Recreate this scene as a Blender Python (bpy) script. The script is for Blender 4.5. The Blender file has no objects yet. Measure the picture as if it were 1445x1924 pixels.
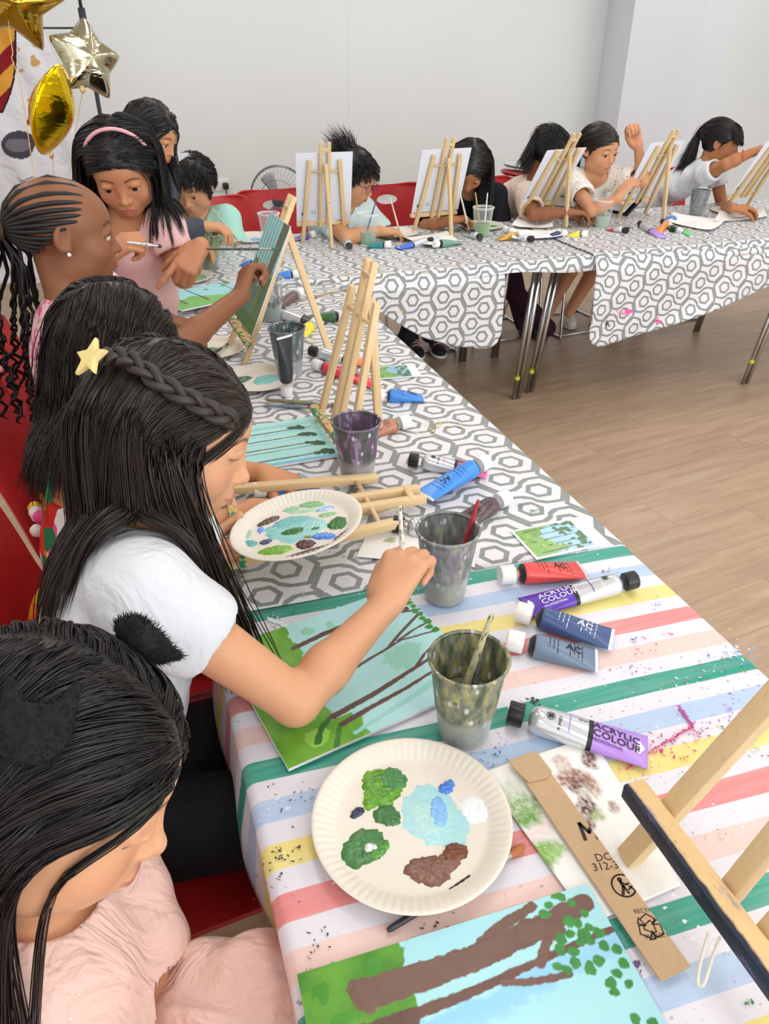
import bpy, bmesh, math, random, os
import numpy as np
from mathutils import Vector, Matrix, Quaternion
random.seed(7); rng = np.random.default_rng(7)
PI = math.pi
scene = bpy.context.scene
COL = scene.collection
# ---------------------------------------------------------------- camera
F_PX = 1400.; CAM_H = 1.5; PITCH = math.radians(32.06); YAW = math.radians(19.1)
FH = Vector((math.sin(YAW), math.cos(YAW), 0)); RT = Vector((math.cos(YAW), -math.sin(YAW), 0))
FW = Vector((FH.x*math.cos(PITCH), FH.y*math.cos(PITCH), -math.sin(PITCH)))
UPV = Vector((FH.x*math.sin(PITCH), FH.y*math.sin(PITCH), math.cos(PITCH)))
CAM = Vector((0, 0, CAM_H)); TZ = .72
def ray(x, y): return FW + RT*((x-722.5)/F_PX) - UPV*((y-962)/F_PX)
def at(x, y, z=TZ):
    r = ray(x, y); return CAM + r*((z-CAM_H)/r.z)
def atd(x, y, d): return CAM + ray(x, y)*d
def atY(x, y, Y):
    r = ray(x, y); return CAM + r*(Y/r.y)
def dirv(r, f, z): return (RT*r + FH*f + Vector((0, 0, z))).normalized()
cam = bpy.data.cameras.new('camera'); cam_o = bpy.data.objects.new('camera', cam); COL.objects.link(cam_o)
cam_o.location = CAM; cam_o.rotation_euler = (PI/2-PITCH, 0, -YAW)
cam.sensor_fit = 'VERTICAL'; cam.sensor_height = 24.; cam.lens = F_PX/1924*24.; cam.clip_start = .02
scene.camera = cam_o
# ---------------------------------------------------------------- object helpers
def tag(o, label=None, cat=None, group=None, kind=None):
    if label: o['label'] = label
    if cat: o['category'] = cat
    if group: o['group'] = group
    if kind: o['kind'] = kind
    return o
def empty(name, loc=(0, 0, 0), rot=(0, 0, 0), label=None, cat=None, group=None):
    o = bpy.data.objects.new(name, None); COL.objects.link(o); o.empty_display_size = .02
    o.location = loc; o.rotation_euler = rot
    return tag(o, label, cat, group)
def link_mesh(name, me, mats, parent=None, smooth=True):
    if not isinstance(mats, (list, tuple)): mats = [mats]
    for m in mats: me.materials.append(m)
    if smooth: me.polygons.foreach_set('use_smooth', [True]*len(me.polygons))
    me.update()
    o = bpy.data.objects.new(name, me); COL.objects.link(o)
    if parent: o.parent = parent
    return o
def np_mesh(name, V, Fq, mats, parent=None, smooth=True, col=None, mi=None, uv=None):
    """mesh from numpy verts and equal-sided faces"""
    V = np.asarray(V, dtype=np.float32); Fq = np.asarray(Fq, dtype=np.int32)
    me = bpy.data.meshes.new(name); k = Fq.shape[1]; n = len(Fq)
    me.vertices.add(len(V)); me.vertices.foreach_set('co', V.ravel())
    me.loops.add(n*k); me.loops.foreach_set('vertex_index', Fq.ravel())
    me.polygons.add(n); me.polygons.foreach_set('loop_start', np.arange(0, n*k, k, dtype=np.int32))
    try: me.polygons.foreach_set('loop_total', np.full(n, k, dtype=np.int32))
    except Exception: pass
    if mi is not None: me.polygons.foreach_set('material_index', np.asarray(mi, dtype=np.int32))
    me.update(calc_edges=True)
    if col is not None:
        a = me.color_attributes.new('col', 'FLOAT_COLOR', 'POINT')
        c = np.ones((len(V), 4), dtype=np.float32); c[:, :3] = col; a.data.foreach_set('color', c.ravel())
    if uv is not None:
        a = me.attributes.new('cuv', 'FLOAT_VECTOR', 'POINT')
        c = np.zeros((len(V), 3), dtype=np.float32); c[:, :2] = uv; a.data.foreach_set('vector', c.ravel())
    return link_mesh(name, me, mats, parent, smooth)
class MB:
    """collects primitive shapes into ONE mesh"""
    def __init__(s): s.v = []; s.f = []; s.m = []
    def add(s, vs, fs, mi=0):
        b = len(s.v); s.v += [tuple(v) for v in vs]; s.f += [tuple(b+i for i in f) for f in fs]; s.m += [mi]*len(fs); return s
    def box(s, c, size, M=None, mi=0, bev=0.):
        hx, hy, hz = size[0]/2, size[1]/2, size[2]/2; M = M or Matrix.Identity(3); c = Vector(c)
        if bev <= 0:
            vs = [c+M@Vector((x*hx, y*hy, z*hz)) for x in (-1, 1) for y in (-1, 1) for z in (-1, 1)]
            return s.add(vs, [(0, 1, 3, 2), (4, 6, 7, 5), (0, 4, 5, 1), (2, 3, 7, 6), (0, 2, 6, 4), (1, 5, 7, 3)], mi)
        bm = bmesh.new(); bmesh.ops.create_cube(bm, size=1)
        for v in bm.verts: v.co = Vector((v.co.x*2*hx, v.co.y*2*hy, v.co.z*2*hz))
        bmesh.ops.bevel(bm, geom=bm.edges[:], offset=bev, segments=2, affect='EDGES', profile=.5)
        bm.verts.index_update()
        s.add([c+M@v.co for v in bm.verts], [[v.index for v in f.verts] for f in bm.faces], mi); bm.free(); return s
    def bar(s, a, b, w, h, up=(0, 0, 1), mi=0, bev=0.0):
        a = Vector(a); b = Vector(b); y = (b-a).normalized(); up = Vector(up)
        x = y.cross(up)
        if x.length < 1e-4: x = y.cross(Vector((1, 0, 0)))
        x.normalize(); z = x.cross(y)
        M = Matrix((x, y, z)).transposed()
        return s.box((a+b)/2, (w, (b-a).length, h), M, mi, bev)
    def tube(s, pts, r, n=8, mi=0, cap=True, closed=False):
        P = [Vector(p) for p in pts]; N = len(P)
        rs = r if isinstance(r, (list, tuple)) else [r]*N
        vs = []; prev = None
        for i, p in enumerate(P):
            if closed: t = (P[(i+1) % N]-P[i-1])
            else: t = P[min(i+1, N-1)]-P[max(i-1, 0)]
            if t.length < 1e-9: t = Vector((0, 0, 1))
            t.normalize()
            if prev is None:
                x = t.orthogonal().normalized()
            else:
                x = prev-t*prev.dot(t)
                x = x.normalized() if x.length > 1e-6 else t.orthogonal().normalized()
            prev = x; y = t.cross(x)
            for k in range(n):
                a = 2*PI*k/n; vs.append(p+(x*math.cos(a)+y*math.sin(a))*rs[i])
        fs = []
        for i in range(N if closed else N-1):
            j = (i+1) % N
            for k in range(n): fs.append((i*n+k, i*n+(k+1) % n, j*n+(k+1) % n, j*n+k))
        if cap and not closed: fs.append(tuple(range(n))[::-1]); fs.append(tuple((N-1)*n+k for k in range(n)))
        return s.add(vs, fs, mi)
    def lathe(s, prof, n=48, M=None, mi=0, flute=None, closed_top=False):
        """prof list of (r,z); M 4x4"""
        M = M or Matrix.Identity(4); vs = []; fs = []
        for i, (r, z) in enumerate(prof):
            for k in range(n):
                a = 2*PI*k/n; rr, zz = (r, z) if flute is None else flute(i, r, z, a)
                vs.append(M @ Vector((rr*math.cos(a), rr*math.sin(a), zz)))
        for i in range(len(prof)-1):
            for k in range(n): fs.append((i*n+k, i*n+(k+1) % n, (i+1)*n+(k+1) % n, (i+1)*n+k))
        if prof[0][0] > 1e-5: pass
        return s.add(vs, fs, mi)
    def disc(s, c, r, n=32, M=None, mi=0, z=0):
        M = M or Matrix.Identity(4)
        return s.add([M @ Vector((c[0]+r*math.cos(2*PI*k/n), c[1]+r*math.sin(2*PI*k/n), z)) for k in range(n)], [tuple(range(n))], mi)
    def ell(s, c, r, n=12, M=None, mi=0):
        M = M or Matrix.Identity(3); vs = []; fs = []; c = Vector(c); m = n//2+1
        for i in range(m+1):
            th = PI*i/m
            for k in range(n):
                a = 2*PI*k/n; vs.append(c+M @ Vector((r[0]*math.sin(th)*math.cos(a), r[1]*math.sin(th)*math.sin(a), r[2]*math.cos(th))))
        for i in range(m):
            for k in range(n): fs.append((i*n+k, (i+1)*n+k, (i+1)*n+(k+1) % n, i*n+(k+1) % n))
        return s.add(vs, fs, mi)
    def build(s, name, mats, parent=None, smooth=False, angle=None):
        me = bpy.data.meshes.new(name); me.from_pydata(s.v, [], s.f); me.update()
        me.polygons.foreach_set('material_index', s.m)
        bm = bmesh.new(); bm.from_mesh(me); bmesh.ops.remove_doubles(bm, verts=bm.verts, dist=1e-6)
        bmesh.ops.recalc_face_normals(bm, faces=bm.faces)
        if smooth:
            an = angle or .6
            for e in bm.edges:
                if len(e.link_faces) == 2 and e.calc_face_angle(0) > an: e.smooth = False
        bm.to_mesh(me); bm.free()
        return link_mesh(name, me, mats, parent, smooth)
def copy_tree(o, parent=None):
    c = o.copy(); COL.objects.link(c); c.parent = parent
    for ch in list(o.children): copy_tree(ch, c)
    return c
# ---------------------------------------------------------------- node expressions
def srgb(h):
    if isinstance(h, str): h = [int(h[i:i+2], 16)/255 for i in (0, 2, 4)]
    return tuple((c/12.92 if c <= .04045 else ((c+.055)/1.055)**2.4) for c in h)
class NT:
    def __init__(s, name):
        s.m = bpy.data.materials.new(name); s.m.use_nodes = True; s.t = s.m.node_tree
        s.t.nodes.clear(); s.out = s.t.nodes.new('ShaderNodeOutputMaterial')
    def n(s, typ, **kw):
        nd = s.t.nodes.new(typ)
        for k, v in kw.items(): setattr(nd, k, v)
        return nd
    def L(s, a, b): s.t.links.new(a, b)
    def set(s, sock, v):
        if isinstance(v, E): s.L(v.s, sock)
        elif hasattr(v, 'is_output'): s.L(v, sock)
        elif isinstance(v, (tuple, list)) and len(v) == 3 and sock.type == 'RGBA': sock.default_value = (*v, 1)
        else: sock.default_value = v
    def math(s, op, *a, clamp=False):
        nd = s.n('ShaderNodeMath', operation=op, use_clamp=clamp)
        for i, v in enumerate(a): s.set(nd.inputs[i], v)
        return E(s, nd.outputs[0])
    def noise(s, vec, scale=5., detail=3., rough=.5, dist=0., col=False):
        nd = s.n('ShaderNodeTexNoise'); s.set(nd.inputs['Vector'], vec)
        nd.inputs['Scale'].default_value = scale; nd.inputs['Detail'].default_value = detail
        nd.inputs['Roughness'].default_value = rough; nd.inputs['Distortion'].default_value = dist
        return E(s, nd.outputs['Color' if col else 'Fac'])
    def vor(s, vec, scale=5., feature='F1', out='Distance', rnd=1.):
        nd = s.n('ShaderNodeTexVoronoi', feature=feature); s.set(nd.inputs['Vector'], vec); nd.inputs['Scale'].default_value = scale
        nd.inputs['Randomness'].default_value = rnd
        return E(s, nd.outputs[out])
    def coord(s, which='Object'):
        nd = s.n('ShaderNodeTexCoord'); return E(s, nd.outputs[which])
    def attr(s, name, out='Vector'):
        nd = s.n('ShaderNodeAttribute', attribute_name=name); return E(s, nd.outputs[out])
    def map(s, vec, scale=(1, 1, 1), rot=(0, 0, 0), loc=(0, 0, 0)):
        nd = s.n('ShaderNodeMapping'); s.set(nd.inputs[0], vec); nd.inputs['Scale'].default_value = scale
        nd.inputs['Rotation'].default_value = rot; nd.inputs['Location'].default_value = loc
        return E(s, nd.outputs[0])
    def xyz(s, vec):
        nd = s.n('ShaderNodeSeparateXYZ'); s.set(nd.inputs[0], vec); return [E(s, o) for o in nd.outputs]
    def mix(s, f, a, b):
        nd = s.n('ShaderNodeMix', data_type='RGBA'); s.set(nd.inputs[0], f); s.set(nd.inputs[6], a); s.set(nd.inputs[7], b)
        return E(s, nd.outputs[2])
    def ramp(s, f, stops, interp='LINEAR'):
        nd = s.n('ShaderNodeValToRGB'); s.set(nd.inputs[0], f); r = nd.color_ramp; r.interpolation = interp
        while len(r.elements) > 1: r.elements.remove(r.elements[-1])
        r.elements[0].position = stops[0][0]; c = stops[0][1]; r.elements[0].color = (*(c if isinstance(c, (tuple, list)) else (c, c, c)), 1)
        for p, c in stops[1:]:
            e = r.elements.new(p); e.color = (*(c if isinstance(c, (tuple, list)) else (c, c, c)), 1)
        return E(s, nd.outputs[0])
    def step(s, v, lo, hi):
        nd = s.n('ShaderNodeMapRange', clamp=True); s.set(nd.inputs[0], v)
        nd.inputs[1].default_value = lo; nd.inputs[2].default_value = hi; nd.inputs[3].default_value = 0; nd.inputs[4].default_value = 1
        return E(s, nd.outputs[0])
    def bump(s, h, strength=.3, dist=.002):
        nd = s.n('ShaderNodeBump'); s.set(nd.inputs['Height'], h); nd.inputs['Strength'].default_value = strength
        nd.inputs['Distance'].default_value = dist; return E(s, nd.outputs[0])
    def bsdf(s, color, rough=.5, metal=0., spec=.5, bump=None, **kw):
        nd = s.n('ShaderNodeBsdfPrincipled'); s.set(nd.inputs['Base Color'], color); s.set(nd.inputs['Roughness'], rough)
        s.set(nd.inputs['Metallic'], metal); nd.inputs['Specular IOR Level'].default_value = spec
        if bump is not None: s.set(nd.inputs['Normal'], bump)
        for k, v in kw.items(): s.set(nd.inputs[k], v)
        return E(s, nd.outputs[0])
    def mixs(s, f, a, b):
        nd = s.n('ShaderNodeMixShader'); s.set(nd.inputs[0], f); s.L(a.s, nd.inputs[1]); s.L(b.s, nd.inputs[2]); return E(s, nd.outputs[0])
    def done(s, sh): s.L(sh.s, s.out.inputs[0]); return s.m
class E:
    def __init__(s, nt, sock): s.nt = nt; s.s = sock
    def __add__(s, o): return s.nt.math('ADD', s, o)
    __radd__ = __add__
    def __sub__(s, o): return s.nt.math('SUBTRACT', s, o)
    def __rsub__(s, o): return s.nt.math('SUBTRACT', o, s)
    def __mul__(s, o): return s.nt.math('MULTIPLY', s, o)
    __rmul__ = __mul__
    def __truediv__(s, o): return s.nt.math('DIVIDE', s, o)
    def abs(s): return s.nt.math('ABSOLUTE', s)
    def max(s, o): return s.nt.math('MAXIMUM', s, o)
    def min(s, o): return s.nt.math('MINIMUM', s, o)
    def lt(s, o): return s.nt.math('LESS_THAN', s, o)
    def gt(s, o): return s.nt.math('GREATER_THAN', s, o)
    def mod(s, o): return s.nt.math('FLOORED_MODULO', s, o)
_mc = {}
def plain(name, color, rough=.5, metal=0., spec=.5, var=.06, vscale=30., bump=0., bscale=200., **kw):
    """simple procedural material: base colour with slight noise variation and optional fine bump"""
    key = (name,)
    if key in _mc: return _mc[key]
    c = srgb(color) if isinstance(color, str) else color
    t = NT(name); co = t.coord('Object'); nz = t.noise(co, vscale, 2)
    dk = tuple(x*(1-var) for x in c); lt = tuple(min(1, x*(1+var)) for x in c)
    cc = t.mix(nz, dk, lt)
    bp = t.bump(t.noise(co, bscale, 3), bump, .001) if bump else None
    _mc[key] = t.done(t.bsdf(cc, rough, metal, spec, bp, **kw)); return _mc[key]
# ---------------------------------------------------------------- text as mesh
def text_mesh(txt, size=1., bold=False, space=1., align='LEFT'):
    cu = bpy.data.curves.new('t', 'FONT'); cu.body = txt; cu.size = size; cu.align_x = align; cu.resolution_u = 2
    cu.space_character = space; cu.offset = size*.012 if bold else 0
    o = bpy.data.objects.new('t', cu); COL.objects.link(o)
    dg = bpy.context.evaluated_depsgraph_get(); dg.update()
    me = bpy.data.meshes.new_from_object(o.evaluated_get(dg))
    vs = [v.co.copy() for v in me.vertices]; fs = [tuple(p.vertices) for p in me.polygons]
    bpy.data.objects.remove(o); bpy.data.curves.remove(cu); bpy.data.meshes.remove(me)
    return vs, fs
# ---------------------------------------------------------------- value noise (numpy)
def vnoise(x, y, seed=0):
    xi = np.floor(x).astype(np.int64); yi = np.floor(y).astype(np.int64); fx = x-xi; fy = y-yi
    def h(a, b):
        n = (a*374761393+b*668265263+seed*974711) & 0x7fffffff
        n = ((n ^ (n >> 13))*1274126177) & 0x7fffffff
        return ((n ^ (n >> 16)) & 0xffff)/65535.
    fx = fx*fx*(3-2*fx); fy = fy*fy*(3-2*fy)
    return (h(xi, yi)*(1-fx)+h(xi+1, yi)*fx)*(1-fy)+(h(xi, yi+1)*(1-fx)+h(xi+1, yi+1)*fx)*fy
def fbm(x, y, seed=0, o=4):
    s = 0; a = .5
    for i in range(o): s = s+a*vnoise(x*2**i, y*2**i, seed+i); a *= .5
    return s/(1-.5**o)
# ================================================================ ROOM
WALL_Y = 6.55
def wall_mat(name, c):
    t = NT(name); co = t.coord('Object')
    n = t.noise(co, 1.3, 4); c = srgb(c)
    col = t.mix(n, tuple(x*.96 for x in c), tuple(min(1, x*1.03) for x in c))
    scuff = t.step(t.noise(co, 9., 5, .65), .70, .78)*.10
    col = t.mix(scuff, col, srgb('8d8d88'))
    return t.done(t.bsdf(col, .55, spec=.3, bump=t.bump(t.noise(co, 60, 4), .05, .002)))
m_wall = wall_mat('wall_paint', 'e6eaea'); m_pillar = wall_mat('pillar_bluish_lit', 'dfe2e8')  # pillar: wall colour with the bluish light on it mixed in
def floor_mat():
    t = NT('wood_plank_floor'); co = t.coord('Object')
    mp = t.map(co, rot=(0, 0, math.radians(-6)))
    x, y, z = t.xyz(mp)
    row = t.math('FLOOR', y/.18); off = t.math('FRACT', t.math('SINE', row*12.9898)*43758.5)*1.2
    xs = x+off; idx = t.math('FLOOR', xs/1.25)
    rnd = t.math('FRACT', t.math('SINE', row*78.233+idx*37.719)*43758.5)
    cb = t.n('ShaderNodeCombineXYZ'); t.set(cb.inputs[0], xs*.9); t.set(cb.inputs[1], y*9.); t.set(cb.inputs[2], rnd*20.)
    g = t.noise(E(t, cb.outputs[0]), 3., 6, .6, .4)
    cb2 = t.n('ShaderNodeCombineXYZ'); t.set(cb2.inputs[0], xs*3.); t.set(cb2.inputs[1], y*60.); t.set(cb2.inputs[2], rnd*9.)
    g2 = t.noise(E(t, cb2.outputs[0]), 2., 4, .6)
    c = t.ramp(g, [(.25, srgb('a38970')), (.5, srgb('bb9f83')), (.75, srgb('cbb296'))])
    c = t.mix(g2*.35, c, srgb('8d735c'))
    c = t.mix(rnd*.22, c, srgb('98806a'))
    ey = t.math('FRACT', y/.18); gx = t.math('FRACT', xs/1.25)
    gap = (ey.lt(.012)).max(gx.lt(.0018))
    c = t.mix(gap*.55, c, srgb('5a4a3c'))
    return t.done(t.bsdf(c, t.ramp(g2, [(0, .28), (1, .42)]), spec=.5, bump=t.bump(g2-gap*1., .06, .001)))
m_floor = floor_mat()
tag(MB().add([(-4, -2.5, 0), (8, -2.5, 0), (8, WALL_Y+.2, 0), (-4, WALL_Y+.2, 0)], [(0, 1, 2, 3)]).build('floor', m_floor), kind='structure')
xc = atY(655, 300, WALL_Y).x
def wallbox(name, x0, x1, y0, y1, z0, z1, m, bev=0):
    return tag(MB().box(((x0+x1)/2, (y0+y1)/2, (z0+z1)/2), (x1-x0, y1-y0, z1-z0), bev=bev).build(name, m), kind='structure')
wallbox('wall_back_left', -4, xc, WALL_Y-.02, WALL_Y+.2, 0, 3.1, m_wall)
px0 = atY(1165, 200, 6.0).x; px1 = atY(1285, 250, 6.0).x
wallbox('wall_back', xc, px0+.12, WALL_Y, WALL_Y+.2, 0, 3.1, m_wall)
# pillar that steps into the room, then the right hand wall
tag(MB().add([(px0+.12, WALL_Y, 0), (px0+.12, WALL_Y, 3.1), (px0, 6.0, 3.1), (px0, 6.0, 0), (px1, 6.0, 0), (px1, 6.0, 3.1), (px1+.16, 5.86, 0), (px1+.16, 5.86, 3.1)],
    [(0, 1, 2, 3), (3, 2, 5, 4), (4, 5, 7, 6)]).build('wall_pillar', m_pillar), kind='structure')
wallbox('wall_right', px1+.16, 8.2, 5.86, 6.1, 0, 3.1, m_wall)
wallbox('wall_side', 8.0, 8.2, -2.5, 5.86, 0, 3.1, m_wall)
wallbox('wall_left', -3.2, -3.0, -2.5, WALL_Y, 0, 3.1, m_wall)
m_base = plain('baseboard_paint', 'd9dadb', .4, var=.02)
tag(MB().box(((xc-3)/2, WALL_Y-.03, .165), (xc+3, .025, .33), bev=.004).build('baseboard_left', m_base), kind='structure')
tag(MB().box(((px0+xc)/2, WALL_Y-.012, .165), (px0-xc, .025, .33), bev=.004).build('baseboard_back', m_base), kind='structure')
m_ceil = plain('ceiling_tile', 'eeeeec', .8, var=.02)
tag(MB().box((2., 2.0, 3.15), (12.4, 9.4, .1)).build('ceiling', m_ceil), kind='structure')
# wall socket with plug and cable
so = atY(413, 347, WALL_Y-.02); so.y = WALL_Y-.02
sk = empty('wall_socket', so, label='white double wall socket low on the back wall with a black plug in it', cat='socket')
m_wp = plain('socket_plastic', 'f0f0ee', .3, var=.01); m_blk = plain('black_plastic', '17171a', .4, var=.1)
MB().box((0, -.006, 0), (.15, .012, .088), bev=.004).build('face_plate', m_wp, sk, True)
for sx in (-.036, .036): MB().box((sx-.018*0, -.014, .026), (.012, .006, .02), bev=.002).build('switch', m_wp, sk, True)
mb = MB()
for z in (-.004, -.018): mb.box((-.036+(-.008 if z < -.01 else 0), -.0125, z), (.004, .002, .007)).box((-.036+(.008 if z < -.01 else 0), -.0125, z), (.004, .002, .007))
mb.build('pin_holes', m_blk, sk)
pg = MB().box((.042, -.03, -.008), (.046, .036, .048), bev=.009).build('plug', m_blk, sk, True)
tag(pg, 'black plug')
pts = [Vector((.042, -.03, -.03)), Vector((.045, -.035, -.10)), Vector((.055, -.04, -.2)), Vector((.09, -.04, -.30)), Vector((.15, -.05, -.38)), Vector((.24, -.06, -.46)), Vector((.33, -.1, -so.z+.006)), Vector((.6, -.2, -so.z+.006))]
def smooth_path(P, n=6):
    P = [Vector(p) for p in P]; out = []
    for i in range(len(P)-1):
        p0 = P[max(i-1, 0)]; p1 = P[i]; p2 = P[i+1]; p3 = P[min(i+2, len(P)-1)]
        for k in range(n):
            t = k/n; out.append(.5*((2*p1)+(p2-p0)*t+(2*p0-5*p1+4*p2-p3)*t*t+(3*p1-p0-3*p2+p3)*t**3))
    return out+[P[-1]]
MB().tube(smooth_path(pts), .004, 6).build('cable', m_blk, sk, True)
# ---------------------------------------------------------------- lights: rows of ceiling panels, added cool wash from behind the camera
def area(name, loc, rot, sx, sy, power, col=(1, 1, 1)):
    l = bpy.data.lights.new(name, 'AREA'); l.shape = 'RECTANGLE'; l.size = sx; l.size_y = sy; l.energy = power; l.color = col
    o = bpy.data.objects.new(name, l); COL.objects.link(o); o.location = loc; o.rotation_euler = rot; return o
for ix, x in enumerate((-1.4, .6, 2.6, 4.6)):
    for iy, y in enumerate((-1.2, 1.2, 3.4, 5.2)):
        if (ix+iy) % 2 == 0 or True:
            area('ceiling_lamp', (x, y, 3.06), (0, 0, 0), .6, 1.2, 7.8, (1., .985, .97))
area('wall_wash', (3.0, -2.4, 1.7), (math.radians(90), 0, math.radians(0)), 5., 2.2, 75, (.93, .97, 1.))  # added unseen area lamp behind the camera, brightens the walls
w = bpy.data.worlds.new('world'); scene.world = w; w.use_nodes = True
bg = w.node_tree.nodes['Background']; bg.inputs[0].default_value = (.95, .97, 1, 1); bg.inputs[1].default_value = 1.05
scene.view_settings.view_transform = 'Standard'; scene.view_settings.look = 'None'; scene.view_settings.gamma = 1
scene.view_settings.exposure = .42
# ================================================================ TABLES AND CLOTHS
TX0, TX1 = .034, .795
m_chrome = plain('chrome_tube', 'c9ccd0', .18, 1., var=.03)
m_top = plain('table_laminate', 'b9b4ab', .5, var=.05)
def stripes_mat():
    t = NT('striped_oilcloth'); v = t.attr('cuv'); x, y, z = t.xyz(v)
    wob = (t.noise(v, 3.5, 2)-.5)*.006+(t.noise(v, 16, 2)-.5)*.0022
    yy = y+x*.058+wob+.0000
    ph = ((.952+.0165-yy)/.0612)
    idx = t.math('FLOOR', ph).mod(5.); fr = t.math('FRACT', ph)
    G, B, Y, R, P = '2c9c87', 'b4cbea', 'ecdc82', 'e48a8a', 'ecccc4'
    c = t.ramp((idx+.5)/5., [(0, srgb(G)), (.2, srgb(B)), (.4, srgb(Y)), (.6, srgb(R)), (.8, srgb(P))], 'CONSTANT')
    edge = t.noise(t.map(v, (40, 160, 1)), 1., 3)
    on = t.step(fr, .545, .53)*t.step(fr, .0, .02)
    cst = t.mix((t.noise(t.map(v, (6, 120, 1)), 1., 3)-.35)*.35, c, srgb('f4f4f4'))
    wh = t.mix(t.noise(v, 7, 3), srgb('dfdde8'), srgb('e8e7ee'))
    c = t.mix(on, wh, cst)
    # paint spatters
    def spots(c, sc, th, color, seed, amt=.8, msk=(2.2, .55)):
        vv = t.map(v, loc=(seed, seed*1.7, 0))
        d = t.vor(t.map(vv, (1, 1.6, 1)), sc)+(t.noise(vv, sc*2.3, 3)-.5)*.55
        m = t.step(t.noise(vv, msk[0], 2), msk[1], msk[1]+.12)
        return t.mix(t.step(d, th, th-.05)*m*amt, c, srgb(color))
    c = spots(c, 55, .14, '5a6072', 1.3, .75, (3., .52)); c = spots(c, 70, .12, 'c84a86', 4.1, .7, (3., .54))
    c = spots(c, 60, .12, '3f7f3b', 8.9, .7, (4., .56)); c = spots(c, 48, .12, 'f8f8f8', 2.7, .9, (3., .5))
    c = spots(c, 66, .11, '7f9fe0', 6.7, .7, (3., .54)); c = spots(c, 80, .11, 'c9856a', 9.7, .6, (3., .52))
    crease = t.noise(t.map(v, (9, 9, 1)), 1., 4, .6, 1.2)
    return t.done(t.bsdf(c, .33, spec=.45, bump=t.bump(crease, .25, .006)))
def hex_mat(name='hexagon_oilcloth', dirt=True, rot=0.):
    t = NT(name); v0 = t.attr('cuv')
    warp = t.n('ShaderNodeVectorMath', operation='MULTIPLY_ADD')
    nz = t.noise(v0, 5., 2, col=True); t.set(warp.inputs[0], nz); warp.inputs[1].default_value = (.012, .012, 0); t.set(warp.inputs[2], v0)
    v = t.map(E(t, warp.outputs[0]), rot=(0, 0, rot)); x, y, z = t.xyz(v)
    S = .125/290.; P, H = 320*S, 290*S; ox, oy = 118*S, 145*S
    def site(ax, ay):
        dx = (x-ax+P/2).mod(P)-P/2; dy = (y-ay+H/2).mod(H)-H/2
        return dx, dy, (dy.abs()).max(dx.abs()*.86+dy.abs()*.5)
    ax, ay, ha = site(0., 0.); bx, by, hb = site(ox, oy)
    isA = ha.lt(hb); h = ha.min(hb); o = ha.max(hb)
    dx = isA*ax+(1.-isA)*(0.-bx); dy = isA*ay+(1.-isA)*by          # mirrored so that the open side is +x
    line = ((h-112*S).abs()).lt(11*S)
    shared = (o-h).lt(22*S)*h.lt(120*S)
    bar = (dy.abs()).lt(24*S)*dx.gt(60*S)*h.gt(64*S)
    g = line.max(shared)*(1.-bar)
    ring = ((h-49*S).abs()).lt(11*S)
    g = g.max(ring)
    nz2 = t.noise(v0, 3, 3)
    wh = t.mix(nz2, srgb('dfdde3'), srgb('e8e7ea')); gr = t.mix(t.noise(v0, 40, 3), srgb('858c89'), srgb('929895'))
    c = t.mix(g, wh, gr)
    if dirt:
        for col, sc, th, sd, ms in (('6f7f8f', 45, .12, 3.3, .55), ('3f9f5b', 50, .11, 5.5, .57), ('e6d58a', 14, .2, 7.1, .58), ('f0c8d8', 20, .2, 1.9, .57), ('a7d2e6', 12, .22, 9.9, .60)):
            vv = t.map(v0, loc=(sd, sd*2.1, 0)); d = t.vor(vv, sc)+(t.noise(vv, sc*2, 3)-.5)*.5
            c = t.mix(t.step(d, th, th-.05)*t.step(t.noise(vv, 2.6, 2), ms, ms+.1)*.65, c, srgb(col))
    return t.done(t.bsdf(c, .36, spec=.4, bump=t.bump(t.noise(t.map(v0, (8, 8, 1)), 1., 4, .6, 1.), .22, .006)))
m_stripe = stripes_mat(); m_hex = hex_mat(); m_hex2 = hex_mat('hexagon_oilcloth_hanging', True)
m_hem = plain('cloth_underside', 'e6e6e8', .7, var=.03)
def grid_mesh(name, fn, us, vs, mat, parent=None, thick=.0012):
    """fn(u,v) -> (point, cloth uv); solid sheet"""
    nu, nv = len(us), len(vs); V = np.zeros((nu*nv, 3)); UV = np.zeros((nu*nv, 2))
    for i, u in enumerate(us):
        for j, v in enumerate(vs):
            p, q = fn(u, v); V[i*nv+j] = p; UV[i*nv+j] = q
    i, j = np.meshgrid(np.arange(nu-1), np.arange(nv-1), indexing='ij'); a = (i*nv+j).ravel()
    Fq = np.stack([a, a+nv, a+nv+1, a+1], 1)
    o = np_mesh(name, V, Fq, mat, parent, True, uv=UV)
    if thick:
        sd = o.modifiers.new('solid', 'SOLIDIFY'); sd.thickness = thick; sd.offset = 1
    return o
def edge_profile(s, x0, x1, r, z, dropL, flare=.0):
    """arc length s along a section: left drop, rounded edge, flat top, rounded edge, right drop; returns x,z"""
    q = PI/2*r; W = x1-x0-2*r
    if s < dropL: d = dropL-s; return x0-flare*d, z-r-d
    s -= dropL
    if s < q: a = s/r; return x0+r-r*math.cos(a), z-r+r*math.sin(a)
    s -= q
    if s < W: return x0+r+s, z
    s -= W
    if s < q: a = s/r; return x1-r+r*math.sin(a), z-r+r*math.cos(a)
    s -= q; return x1+flare*s, z-r-s
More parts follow.
